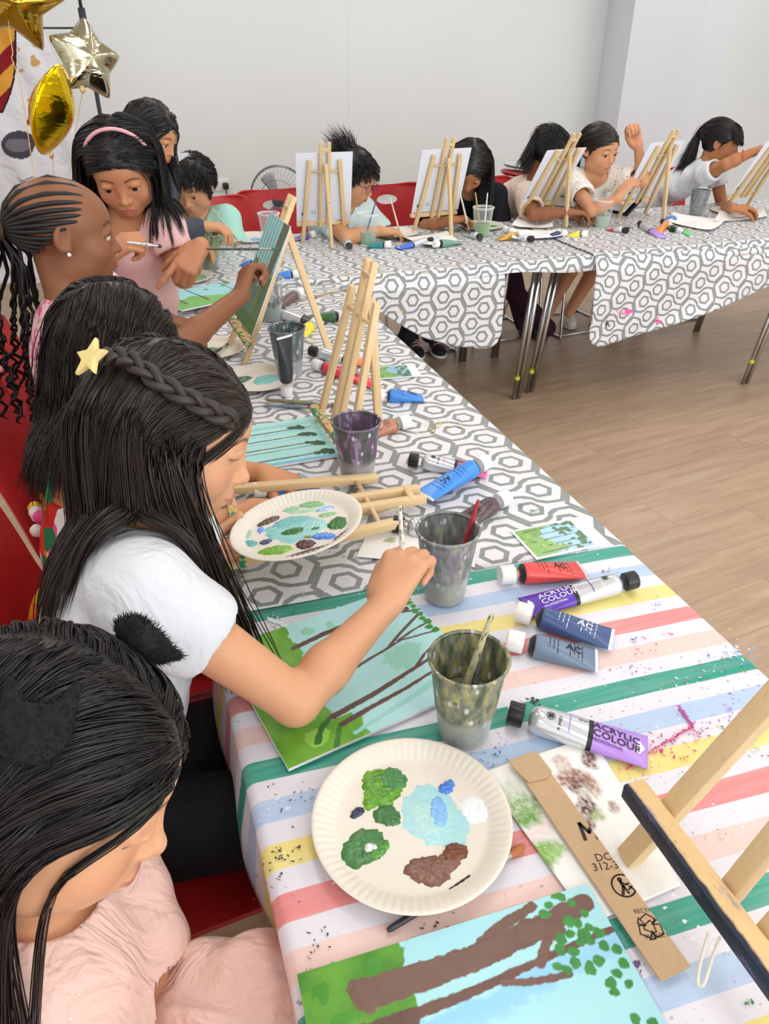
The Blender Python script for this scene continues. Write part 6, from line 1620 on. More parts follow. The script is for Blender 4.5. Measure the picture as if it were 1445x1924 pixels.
# ---------------------------------------------------------------- 2: girl in white, in front of the camera on the left
if want('g2'):
    root = mk_root('', (0, 0, 0)); tag(root, 'person in a white t-shirt with a star hair clip, holding a plate and a brush', 'person')
    k = Kid('', atd(322, 812, .95), W(.93, .06, -.36), W(.34, .28, .9), 1.05, 'd7a07a', gaze=.9, res=.0042)
    neck = atd(262, 985, .97); hip = Vector((-.17, .80, .55)); shR = atd(272, 1120, .86); shL = atd(330, 1010, 1.08)
    k.torso(neck, hip, W(.85, .25, -.2), shL, shR)
    el = at(555, 1318, .775); wr = atd(722, 1140, 1.03)
    info = k.arm(shR, el, wr, 1, I(.38, .78, .28), I(.30, -.35, .9), curl=(1.02, 1.0, .95, .9), curl2=(1.35, 1.3, 1.3, 1.3), thumb=(.35, .25, .35), spread=.05, hs=1.0)
    wl = Vector(npv(pB)-.190*RTn-.015*FHn-.049*ZN); ell = atd(290, 1160, 1.14)
    k.arm(shL, ell, wl, -1, W(1, .10, .10), W(.0, -.0, 1), curl=(.02, .02, .05, .1), curl2=(.05, .05, .1, .1), thumb=(.42, .0, .25), spread=.05, hs=.95)
    k.legs((.18, .90, .53), (.20, .90, .10), (.17, .70, .53), (.19, .68, .10))
    k.body(root)
    m = cloth_mat('white_jersey', 'd6d9de', .02, fold=.5)
    k.shirt(root, m, sleeve=.27, bottom=.02, infl=.012, cuff=.013, neckr=.058, fold=.006, flare=.012, loose=.012)
    # black trousers
    G = Field(); K = k.S
    G.ell(k.hip-ZN*.02, (.135*K, .10*K, .10*K), k.TM, .03)
    for a, b, c in k.lg: G.cap(a, b, .072*K, .060*K, .03); G.cap(b, c, .060*K, .05*K, .02)
    V, Q = polygonise(G, .006); mblink(V, Q, 'trousers', cloth_mat('black_cotton', '1a1a1e', .1, fold=.6), root)
    # hair: long straight, parted, a side section braided back from the temple
    hd = k.hd; col = k.collide()
    hair = mane('hair', hd, col, lambda x, y, z: hair_line(x, y, z, .050), 14000, .36, flow(.004, .55, .9, .7), root, m_hair_b, 900, .0006, 18, 11, off=(.002, .010), grav=(-.03, -.02, -1))
    # fine loose locks falling in front of the shoulder towards the table
    Lf = scalp_roots(hd, 240, lambda x, y, z: (y > -.01) & (y < .045) & (x > .045) & (z > -.012) & (z < .03), 5)
    P = grow(hd, col, Lf, .40, lambda L, L0: np.stack([np.full(len(L), .6), np.full(len(L), -.1), np.full(len(L), -.8)], 1), 22, (.004, .016), grav=(.16, .02, -1), seed=8)
    strand_mesh('hair_lock', P, .0009, m_hair_b, root)
    # braid: three interleaved strands from the temple to the clip at the back
    pts = [hd.w(*q) for q in ((.060, .062, .048), (.074, .040, .052), (.084, .012, .060), (.086, -.020, .068), (.078, -.050, .078), (.070, -.070, .078), (.064, -.084, .070))]
    path = smooth_path([Vector(p) for p in pts], 10); n = len(path); mb = MB()
    T = [(path[min(i+1, n-1)]-path[max(i-1, 0)]).normalized() for i in range(n)]
    for ph in range(3):
        q = []; rr = []
        for i in range(n):
            t = i/(n-1); out = Vector(npv(path[i])-hd.w(0, -.01, .02)).normalized(); sd = T[i].cross(out).normalized(); a = t*17+ph*2*PI/3
            q.append(path[i]+out*(.004+.004*math.sin(2*a))+sd*.0075*math.sin(a)); rr.append(.0062*(1-.30*t))
        mb.tube(q, rr, 10)
    mb.build('braid', hair_mat('2a211c', '453429') if False else plain('braid_hair', '2e251f', .42, var=.35, vscale=900, bump=.5, bscale=900), root, True)
    # yellow star clip
    c = hd.w(.066, -.088, .066); out = unit(c-hd.w(0, 0, .01)); out = unit(out-.4*npv(FW)-.2*RTn); xx = unit(np.cross(out, ZN+.35*RTn)); yy = np.cross(out, xx)
    vs = []
    for zz, sc in ((-.003, 1.), (0, 1.05), (.003, 1.), (.0042, .82)):
        for i in range(10):
            a = PI/2+2*PI*i/10; r = (.024 if i % 2 == 0 else .0115)*sc; vs.append(Vector(c+xx*r*math.cos(a)+yy*r*math.sin(a)+out*(zz+.012)))
    fs = [tuple(range(10))[::-1], tuple(range(30, 40))]+[(j*10+i, j*10+(i+1) % 10, (j+1)*10+(i+1) % 10, (j+1)*10+i) for j in range(3) for i in range(10)]
    tag(MB().add(vs, fs).build('star_clip', plain('yellow_clip', 'ead28c', .5, var=.04), root, False), 'pale yellow star hair clip')
    finish(root, hip)
    G_ = (info['tips'][0]+info['tips'][4])/2
    top = npv(atd(751, 950, 1.055)); g = npv(atd(757, 1042, 1.065)); d = unit(g-top)
    brush(Vector(top), Vector(top+d*.135), 'speckled brush held upright in the fist of the girl in white', 'd8d4c6', '5a7a6a', r=.0036)
# ---------------------------------------------------------------- 1: girl nearest the camera
if want('g1'):
    root = mk_root('', (0, 0, 0)); tag(root, 'person in pale pink tulle with fluffy black cat clips, nearest the viewer', 'person')
    k = Kid('', atd(95, 1452, .62), W(.90, -.05, -.46), W(.36, .30, .88), 1.08, 'd39c76', gaze=.96, res=.0042, fine=.0022)
    neck = atd(60, 1715, .78); hip = Vector((-.16, .34, .50)); shR = neck+Vector(W(-.0, -.14, -.05)); shL = neck+Vector(W(.02, .11, -.06))
    k.torso(neck, hip, W(.95, .1, -.1), shL, shR)
    k.arm(shL, at(255, 1840, .62), at(400, 1822, .57), -1, W(.9, -.2, -.3), W(0, 0, -1), curl=(.4, .4, .4, .4)); 
    k.arm(shR, Vector(W(.05, .05, .72))+Vector((-.1, .05, 0)), Vector((.0, .16, .62)), 1, W(.9, 0, -.2), W(0, 0, -1))
    k.legs((.14, .36, .52), (.16, .36, .1), (.14, .20, .52), (.16, .20, .1))
    k.body(root)
    def sparkle(t, co, cc): return t.mix(t.step(t.vor(co, 90), .09, .05), cc, srgb('fdf6f2'))
    m = cloth_mat('pink_tulle', 'eec9bd', .06, sparkle, fold=.8)
    k.shirt(root, m, 'bodice', sleeve=.85, infl=.012, cuff=.018, neckr=.060, bottom=.0, fold=.008)
    G = Field(); K = k.S
    G.ell(k.hip+ZN*.0, (.17*K, .15*K, .10*K), k.TM, .05)
    G.ell(at(450, 1885, .60), (.10, .075, .06), None, .03)
    for a, b, c in k.lg: G.cap(a, b+ZN*.015, .09*K, .088*K, .05)
    V, Q = polygonise(G, .006)
    nz = np.sin(V[:, 0]*60+np.sin(V[:, 1]*45)*2)+np.sin(V[:, 1]*70+V[:, 0]*30); V[:, 2] += nz*.005; V[:, 1] += nz*.003
    mblink(V, Q, 'tulle_skirt', m, root)
    hd = k.hd; col = k.collide()
    mane('hair', hd, col, lambda x, y, z: hair_line(x, y, z, .042), 15000, lambda L: np.where(L[:, 0] < -.008, .17, .42), flow(0, .75, 1.0, .7), root, m_hair_k, 1000, .0006, 19, 21, off=(.002, .012), grav=(-.24, -.05, -1))
    # fluffy cat-face clips
    m_fl = plain('black_fluff', '131316', .9, var=.3)
    tc = (unit(npv(CAM)-hd.c)@hd.M); tc = tc*np.array([.088, .10, .09])+np.array([0, -.02, .02])
    for q, s_, tw in (((-.058, .016, .090), .9, 0), (tuple(tc), .82, 1)):
        c = hd.w(*q); out = unit(c-hd.w(0, -.01, .01)); yy = I(.75, .65, 0) if tw == 0 else I(.1, 1, .3); yy = unit(yy-out*(yy@out)); xx = np.cross(yy, out)
        F = Field(); MM = np.stack([xx, yy, out], 1); F.ell(c+out*.012, (.030*s_, .026*s_, .017*s_), MM, .01)
        for sx in (-1, 1): F.cap(c+out*.012+xx*sx*.018*s_+yy*.012*s_, c+out*.016+xx*sx*.027*s_+yy*.042*s_, .013*s_, .0035, .006)
        V, Q = polygonise(F, .003); r = np.random.default_rng(3); n_ = 1500; ii = r.integers(0, len(V), n_); N = unit_rows(V[ii]-c) if False else (V[ii]-c)/np.linalg.norm(V[ii]-c, axis=1)[:, None]
        N = N+r.normal(size=N.shape)*.45; P = np.stack([V[ii], V[ii]+N*.0016, V[ii]+N*.0034], 1)
        strand_mesh('cat_clip', P, .0005, m_fl, root, extra=(V, Q))
    finish(root, hip)

def tee(k, root, color, name='shirt', pat=None, **kw):
    kw.setdefault('sleeve', .42); kw.setdefault('bottom', .0); kw.setdefault('fold', .006)
    return k.shirt(root, cloth_mat(name+'_'+color, color, .03, pat, fold=.5), name, **kw)
def pants(k, root, color, name='trousers', r=.070, full=True):
    G = Field(); K = k.S; G.ell(k.hip-ZN*.02, (.135*K, .10*K, .10*K), k.TM, .03)
    for a, b, c in k.lg:
        G.cap(a, b, r*K, (r-.012)*K, .03)
        if full: G.cap(b, c, (r-.012)*K, (r-.024)*K, .02)
    V, Q = polygonise(G, .009); mblink(V, Q, name, cloth_mat(name+color, color, .1, fold=.5), root)
# ---------------------------------------------------------------- 3: girl with wavy hair, back to the camera
if want('g3'):
    root = tag(mk_root('', (0, 0, 0)), 'person with thick wavy dark hair seen from behind, wearing a green-strapped floral top', 'person')
    k = Kid('', atd(222, 648, 1.31), W(.72, .55, -.42), W(.28, .15, .93), .98, 'd0946a', gaze=.9, res=.006, fine=.005)
    neck = atd(185, 775, 1.33); hip = Vector((-.20, 1.27, .53)); k.torso(neck, hip, W(.8, .4, -.2), neck+Vector(W(.08, -.12, -.035)), neck+Vector(W(-.04, .12, -.03)))
    k.shR, k.shL = k.shL, k.shR
    k.arm(k.shR, npv(neck)+W(.14, -.12, -.20), npv(neck)+W(.26, -.02, -.19), 1, W(.8, .3, -.2), W(0, 0, -1), fine=False)
    k.arm(k.shL, npv(neck)+W(.10, .16, -.20), npv(neck)+W(.26, .12, -.19), -1, W(.8, -.2, -.2), W(0, 0, -1), fine=False)
    k.legs((.12, 1.30, .52), (.14, 1.30, .1), (.12, 1.14, .52), (.14, 1.14, .1)); k.body(root, detail=False)
    # halter top built from flower-coloured patches
    def fl(t, co, cc):
        v = t.vor(t.map(co, (1, 1, 1)), 26., out='Color'); sp = t.n('ShaderNodeSeparateColor'); t.set(sp.inputs[0], v)
        c = t.ramp(E(t, sp.outputs[0]), [(0, srgb('d93a2a')), (.28, srgb('f4f0ea')), (.42, srgb('e85a9a')), (.56, srgb('eac23a')), (.70, srgb('2f7a4a')), (.82, srgb('ea7a30')), (.92, srgb('c83030'))], 'CONSTANT'); return c
    m = cloth_mat('floral_cloth', 'd93a2a', .05, fl, fold=.4); G = Field(); K = k.S
    for t, c, rr in k.tparts[:3]: G.ell(c, tuple(q+.009 for q in rr), k.TM, .03)
    G.plane(npv(neck)-k.TM[:, 2]*.135, k.TM[:, 2]-.35*k.TM[:, 1], .003); V, Q = polygonise(G, .005); mblink(V, Q, 'halter_top', m, root)
    for sx in (-1, 1):
        mb = MB(); p = [npv(neck)+k.TM@np.array(q) for q in ((sx*.03, -.052, .035), (sx*.05, -.068, -.02), (sx*.075, -.078, -.08), (sx*.085, -.082, -.14))]; mb.tube(smooth_path([Vector(x) for x in p], 4), .0055, 8); mb.build('green_strap', plain('green_cord', '1f7a52', .8, bump=.4), root, True)
    c = npv(neck)+k.TM@np.array((-.085, -.062, -.15)); r = random.Random(5); mp = []
    for i in range(26):
        q = c+k.TM@np.array((r.uniform(-.035, .03), r.uniform(-.02, .01), r.uniform(-.12, .05))); mp.append((q, i % 3))
    for q, i in mp:
        colr = ('e8509a', 'f0c83a', 'f4f2ee')[i]; MB().ell(q, (.014, .012, .014), 10).build('crochet_flower', plain('crochet_'+colr, colr, .9, bump=.6), root, True)
    mane('hair', k.hd, k.collide(), lambda x, y, z: hair_line(x, y, z, .050), 9000, .29, flow(.0, .7, .5, .8), root, m_hair_b, 800, .0007, 16, 31, off=(.003, .015), grav=(-.20, -.04, -1), wave=.055, wfreq=26., jitter=.008, frizz=1.2)
    finish(root, hip)
# ---------------------------------------------------------------- 4: girl with cornrows painting at the upright canvas
if want('g4'):
    root = tag(mk_root('', (0, 0, 0)), 'person with cornrows in a pink floral top, arm stretched to a canvas', 'person')
    k = Kid('', atd(122, 440, 1.58), W(.90, .38, -.06), W(-.10, .10, 1.), 1.05, '87583a', gaze=.25, res=.005, fine=.003); k.look = (0, 1, -.1)
    neck = atd(128, 562, 1.60); hip = Vector((-.17, 1.72, .53)); shR = neck+Vector(W(.07, -.11, -.03)); shL = neck+Vector(W(.02, .14, -.02))
    k.torso(neck, hip, W(.85, .4, -.1), shL, shR)
    info = k.arm(shR, atd(322, 662, 1.66), atd(452, 556, 1.83), 1, I(.18, .95, .25), I(.75, -.15, .55), curl=(.75, .9, 1.0, 1.1), curl2=(1.1, 1.3, 1.35, 1.35), thumb=(.5, .1, .35), hs=1.0)
    k.arm(shL, npv(neck)+W(.14, .18, -.20), npv(atd(296, 596, 1.86)), -1, W(.9, -.1, -.25), W(-.1, 0, -1), curl=(.35, .45, .5, .55), thumb=(.6, .2, .3))
    k.legs((.14, 1.80, .52), (.14, 1.80, .1), (.14, 1.64, .52), (.14, 1.64, .1)); k.body(root, '9a5048')
    def fl(t, co, cc):
        n = t.noise(co, 42, 3, .6, col=False); c = t.mix(t.step(n, .5, .56), srgb('f0c4c8'), srgb('dc6f94')); return t.mix(t.step(t.noise(co, 60, 2), .62, .66)*.8, c, srgb('9a9a5c'))
    tee(k, root, 'f0b0a8', 'floral_dress', fl, sleeveless=True, neckr=.055, infl=.010)
    hd = k.hd; mb = MB(); P0 = np.array([.0, -.115, .012])
    # cornrows: raised ridges that run from the hairline back to the tie
    rows = []
    for i in range(23):
        ph = -2.3+4.6*i/22; cf = math.cos(ph); st = np.array([.074*math.sin(ph)*(1 if abs(ph) < 1.57 else 1), .074*cf-.006*(abs(ph) > 1.4), (.058*max(0, cf)**.8+.004 if cf > 0 else .004+.055*cf)])
        p = []
        for q in np.linspace(0, 1, 16):
            L = st*(1-q)+P0*q; d = L-np.array([0, -.014, .022]); d /= np.linalg.norm(d); 
            rr = np.array([.0775, .0955, .083]); s_ = 1/np.sqrt(((d/rr)**2).sum()); p.append(Vector(hd.w(*(np.array([0, -.014, .022])+d*s_*1.0))))
        mb.tube(p, [.0020+.0032*math.sin(min(1, .15+1.1*j/15)*PI*.75) for j in range(16)], 8)
    mb.build('cornrows', plain('braid_black', '161314', .5, var=.3, vscale=400, bump=.6, bscale=700), root, True)
    tie = hd.w(0, -.122, .010); MB().tube([Vector(tie+hd.M[:, 1]*.012), Vector(tie-hd.M[:, 1]*.012)], .022, 12).build('hair_tie', plain('brown_tie', '4a3426', .8), root, True)
    MB().ell(Vector(tie+hd.M@np.array((.022, 0, .01))), (.005, .005, .005), 8).build('gold_bead', plain('gold_bead', 'd8b040', .25, .9), root, True)
    MB().ell(Vector(hd.w(.084, .0, -.033)), (.0042, .0042, .0042), 10).build('earring', plain('pearl', 'f4f0ea', .1, 0, .9), root, True)
    # curly braids of the ponytail
    r = np.random.default_rng(8); n = 34; m = 46; T = np.linspace(0, 1, m); C = []
    for i in range(n):
        L = .36+.10*r.random(); a0 = r.normal(size=3)*.028; sp = r.normal(size=3)*.05
        base = tie[None]+np.outer(T, np.array(W(-.07, -.03, -1))*L)+np.outer(np.sin(T*1.6), W(-.055, 0, .035))+np.outer(T, sp)+a0*np.minimum(1, T*6)[:, None]; am = .0085*np.clip((T-.25)*2, 0, 1); fr = 60+r.random()*20
        base[:, 0] += am*np.sin(T*fr+i); base[:, 1] += am*np.cos(T*fr+i); C.append(base)
    strand_mesh('ponytail', np.array(C), np.full(n, .0048), plain('braid_black', '161314', .5), root)
    finish(root, hip)
    tip = npv(atd(524, 468, 1.98)); e0 = npv(atd(388, 468, 1.79)); 
    brush(Vector(e0), Vector(tip), 'thin dark and cream brush touching the upright painted canvas', '3a4a40', '3f6b4c', r=.003)
# ---------------------------------------------------------------- 5: standing girl in pink
if want('g5'):
    root = tag(mk_root('', (0, 0, 0)), 'person standing in a pink t-shirt with a pink headband, pointing at a plate', 'person')
    k = Kid('', atd(229, 314, 1.98), W(.16, -.86, -.46), W(.0, -.30, .95), 1.07, 'c68a64', gaze=.7, res=.0052, fine=.0028)
    neck = atd(232, 404, 2.10); hip = Vector((neck.x+.0, neck.y+.10, .68)); shL = npv(atd(306, 424, 2.10)); shR = npv(atd(160, 422, 2.13))
    k.torso(neck, hip, W(.1, -.95, -.1), shL, shR)
    k.arm(shL, atd(345, 520, 2.12), atd(377, 462, 1.99), -1, I(-.50, -.78, -.10), I(-.30, -.20, .92), curl=(.05, .75, .85, .95), curl2=(.10, 1.2, 1.25, 1.3), thumb=(.45, .15, .15), hs=1.0)
    i5 = k.arm(shR, atd(150, 520, 1.98), atd(196, 486, 1.86), 1, I(.75, .50, -.1), I(.35, -.2, .8), curl=(.7, .85, .95, 1.), curl2=(1.1, 1.2, 1.25, 1.3), thumb=(.5, .2, .2), hs=.95)
    k.legs(hip+Vector(W(.08, 0, -.36)), hip+Vector(W(.08, .0, -.62)), hip+Vector(W(-.08, 0, -.36)), hip+Vector(W(-.08, 0, -.62))); k.body(root, 'b4605c')
    tee(k, root, 'ecbfbd', neckr=.068, sleeve=.40, fold=.005, bottom=.05, neckdrop=.006, loose=.006, flare=.01); pants(k, root, '2c3038')
    hd = k.hd; col = k.collide()
    mane('hair', hd, col, lambda x, y, z: hair_line(x, y, z, .050), 6500, lambda L: np.where(L[:, 0] < 0, .25, .40), flow(0, 1., .75, .8), root, m_hair_k, 650, .0009, 20, 51, off=(.002, .014), grav=(-.04, .10, -1))
    pts = [Vector(hd.w(.081*math.sin(a), .006+.018*math.cos(a), .012+.104*math.cos(a))) for a in np.linspace(-1.75, 1.75, 26)]
    MB().tube(pts, .0048, 8).build('headband', plain('pink_band', 'e6a8b0', .5), root, True)
    for sx in (-1, 1): MB().ell(Vector(hd.w(sx*.083, .0, -.034)), (.0035, .0035, .0035), 8).build('earring', plain('gold_bead', 'd8b040', .25, .9), root, True)
    finish(root, hip)
    brush(atd(238, 455, 1.83), atd(304, 463, 1.88), 'short white and black brush in front of the pink t-shirt', 'dadad6', '2c3034', r=.0036)
# ---------------------------------------------------------------- 6: girl behind with long black hair
if want('g6'):
    root = tag(mk_root('', (0, 0, 0)), 'person with straight black hair, in profile behind the girl in pink', 'person')
    k = Kid('', atd(286, 250, 2.85), W(.82, -.30, -.42), W(.28, -.05, .95), 1.02, 'd0976e', gaze=.8, res=.0065, fine=.0042)
    neck = atd(268, 322, 2.90); hip = Vector((neck.x-.10, neck.y+.08, .66)); k.torso(neck, hip, W(.7, -.5, -.2), neck+Vector(W(.05, .13, -.03)), neck+Vector(W(.04, -.13, -.03)))
    k.arm(k.shR, atd(318, 440, 2.78), atd(375, 425, 2.86), 1, I(.95, .05, .2), I(0, -.8, .6), curl=(.5, .6, .7, .8), thumb=(.4, .2, .3), hs=1.05)
    k.arm(k.shL, atd(310, 430, 2.95), atd(348, 441, 2.95), -1, I(.9, -.3, .1), I(0, -.9, .4), curl=(.4, .5, .6, .7), thumb=(.5, .2, .3), hs=1.05)
    k.legs(hip+Vector(W(.07, 0, -.3)), hip+Vector(W(.07, 0, -.6)), hip+Vector(W(-.07, 0, -.3)), hip+Vector(W(-.07, 0, -.6))); k.body(root)
    tee(k, root, '4a4e58', 'dark_top', longs=('armR', 'armL'), bottom=.04); pants(k, root, '2a2c34')
    w_ = npv(atd(350, 438, 2.94)); MB().tube([Vector(w_+I(-.004, .0, 0)), Vector(w_+I(.008, -.002, 0))], .028, 14).build('watch', plain('watch_black', '15161a', .4), root, True)
    mane('hair', k.hd, k.collide(), lambda x, y, z: hair_line(x, y, z, .046), 3000, .26, flow(.01, .9, .55, .9), root, m_hair_k, 350, .0013, 14, 61, off=(.002, .012))
    finish(root, hip)
    brush(atd(400, 392, 2.95), atd(446, 452, 3.15), 'pale thin brush held over the plate with one blue dab', 'd8d4c0', 'b8a890', r=.003, speck=False)
# ---------------------------------------------------------------- 7: small boy in mint
if want('b7'):
    root = tag(mk_root('', (0, 0, 0)), 'person in a mint t-shirt with short black hair, small boy beside the leftmost white canvas', 'person')
    k = Kid('', atd(362, 346, 3.30), W(-.16, -.86, -.42), W(-.02, -.2, .97), 1.10, 'd39a72', gaze=.55, res=.0065, fine=.0042); k.look = (0, 1, -.08)
    neck = atd(368, 402, 3.40); hip = Vector((neck.x+.02, neck.y+.25, .53)); k.torso(neck, hip, W(-.1, -.95, -.1), neck+Vector(W(.14, .0, -.02)), neck+Vector(W(-.14, .02, -.02)))
    k.arm(k.shL, npv(neck)+W(.19, -.06, -.20), npv(neck)+W(.08, -.26, -.22), -1, W(-.3, -.9, 0), W(0, 0, -1)); k.arm(k.shR, npv(neck)+W(-.18, -.06, -.2), npv(neck)+W(-.08, -.24, -.22), 1, W(.3, -.9, 0), W(0, 0, -1))
    k.legs(hip+Vector(W(.08, -.34, -.02)), hip+Vector(W(.08, -.34, -.42)), hip+Vector(W(-.08, -.34, -.02)), hip+Vector(W(-.08, -.34, -.42))); k.body(root)
    tee(k, root, 'aee0d0', longs=(), sleeve=.5, neckr=.056, loose=.008); pants(k, root, '3a4050')
    mane('hair', k.hd, k.collide(), lambda x, y, z: hair_line(x, y, z, .046, -.02), 5500, .034, lambda L, L0: np.stack([L0[:, 0]*6, np.where(L0[:, 1] > 0, .9, -.4), np.full(len(L), -.5)], 1), root, m_hair_k, 350, .0010, 7, 71, off=(.006, .012), cap=cap_mesh(k.hd, CAPP, .007))
    finish(root, hip)
# ---------------------------------------------------------------- 8: boy with glasses
if want('b8'):
    root = tag(mk_root('', (0, 0, 0)), 'person with purple rimmed glasses and spiky black hair in a pale mint shirt, painting', 'person')
    k = Kid('', atd(664, 330, 3.55), W(.80, -.38, -.42), W(.34, -.12, .93), 1.14, 'd29a70', gaze=.35, mouth=.6, res=.0062, fine=.0036); k.look = (0, 1, -.08)
    neck = atd(640, 386, 3.62); hip = Vector((neck.x-.02, 3.93, .53)); k.torso(neck, hip, W(.35, -.9, -.2), neck+Vector(W(.10, .08, -.03)), neck+Vector(W(-.06, -.10, -.04)))
    i8 = k.arm(k.shR, atd(650, 446, 3.42), atd(713, 434, 3.44), 1, I(.93, .05, .3), I(.1, -.85, .5), curl=(.55, .7, .85, .95), curl2=(.9, 1., 1.1, 1.1), thumb=(.4, .2, .3), hs=1.08)
    k.arm(k.shL, npv(neck)+W(.26, .02, -.19), atd(735, 436, 3.62), -1, I(-.5, -.1, -.2), W(0, 0, -1), curl=(.4, .5, .6, .7))
    k.legs(hip+Vector(W(.10, -.36, -.02)), hip+Vector(W(.12, -.30, -.43)), hip+Vector(W(-.06, -.36, -.02)), hip+Vector(W(-.04, -.34, -.43))); k.body(root)
    tee(k, root, 'cfe6e4', sleeve=.55, neckr=.054, loose=.008); pants(k, root, '30343c')
    hd = k.hd; mb = MB()
    for sx in (-1, 1):
        mb.tube([Vector(hd.w(sx*.033+.021*math.cos(a), .100-.10*abs(.021*math.cos(a)+sx*.0)*.5, -.004+.019*math.sin(a))) for a in np.linspace(0, 2*PI, 22)[:-1]], .0017, 6, closed=True)
        mb.tube([Vector(hd.w(sx*.053, .097, .002)), Vector(hd.w(sx*.078, .06, .004)), Vector(hd.w(sx*.082, -.005, .002))], .0017, 6)
    mb.tube([Vector(hd.w(-.012, .101, .0)), Vector(hd.w(0, .103, .003)), Vector(hd.w(.012, .101, .0))], .0017, 6)
    mb.build('glasses', plain('purple_frame', '4a3060', .25), root, True)
    mane('hair', hd, k.collide(), lambda x, y, z: hair_line(x, y, z, .046, -.03), 5500, .036, lambda L, L0: np.stack([L0[:, 0]*5, np.where(L0[:, 1] > .0, .8, -.7), np.full(len(L), -.35)], 1), root, m_hair_k, 400, .0010, 7, 81, off=(.006, .013), cap=cap_mesh(hd, CAPP, .007))
    Ls = scalp_roots(hd, 300, lambda x, y, z: (y < -.045) & (z > .05), 4); r = np.random.default_rng(2)
    P0 = (Ls*hd.S)@hd.M.T+hd.c; D = (Ls-np.array([0, .0, .0])); D /= np.linalg.norm(D, axis=1)[:, None]; D = (D+r.normal(size=D.shape)*.25)@hd.M.T+np.array([0, 0, .35])+I(-.25, 0, 0)
    t = np.linspace(0, 1, 6)[None, :, None]; P = P0[:, None]+D[:, None]*t*(.03+.04*r.random((300, 1, 1)))+I(-.5, -.2, 0)[None, None]*t*t*.03
    strand_mesh('hair_tuft', P, .0012, m_hair_k, root)
    finish(root, hip)
    brush(atd(733, 371, 3.44), atd(755, 450, 3.52), 'beige brush held over the blue puddle by the boy in glasses', 'e6d6c4', '3a3c44', r=.0034, speck=False)
# ---------------------------------------------------------------- 9: girl with long black hair, head bowed
if want('g9'):
    root = tag(mk_root('', (0, 0, 0)), 'person with long loose black hair bending low over a plate of teal paint', 'person')
    k = Kid('', atd(882, 312, 3.68), W(-.06, -.66, -.68), W(.12, -.45, .80), 1.08, 'ad7650', gaze=.7, res=.0062, fine=.0038)
    neck = atd(886, 348, 3.84); hip = Vector((neck.x+.02, 4.10, .53)); k.torso(neck, hip, W(-.1, -.95, -.2), neck+Vector(W(.13, .02, -.05)), neck+Vector(W(-.13, .0, -.05)))
    k.arm(k.shR, atd(800, 424, 3.72), atd(848, 414, 3.62), 1, I(.9, .2, .2), I(.1, -.8, .5), curl=(.55, .7, .8, .9), curl2=(.9, 1., 1.1, 1.1), thumb=(.4, .2, .3), hs=1.0)
    k.arm(k.shL, npv(neck)+W(.17, -.05, -.24), npv(neck)+W(.03, -.18, -.26), -1, W(-.9, -.3, 0), W(0, 0, -1))
    k.legs(hip+Vector(W(.08, -.36, -.02)), (1.58, 3.78, .12), hip+Vector(W(-.08, -.36, -.02)), (1.44, 3.78, .12)); k.body(root, 'a05a50')
    tee(k, root, '1c1c22', 'black_top', sleeve=.9); pants(k, root, '23242c', full=True)
    for i, (h_, t_) in enumerate(((at(772, 655, 0), at(800, 695, 0)), (at(812, 652, 0), at(842, 692, 0)))):
        h_, t_ = npv(h_), npv(t_); t_ = h_+unit(t_-h_)*.21; shoe(root, h_, t_, (plain('shoe_black', '1a1a1e', .7), plain('sole_white', 'e6e2e0', .6), plain('lace_pink', 'e2b4b0', .7)), 1.05)
    mane('hair', k.hd, k.collide(), lambda x, y, z: hair_line(x, y, z, .048), 4500, .30, flow(-.004, .9, .45, .9), root, m_hair_k, 450, .0012, 16, 91, off=(.002, .010), grav=(.0, .02, -1))
    finish(root, hip)
    brush(atd(863, 356, 3.58), atd(884, 444, 3.60), 'cream brush held by the girl with long black hair', 'e6e0d4', '2f5a6a', r=.0042, speck=False)
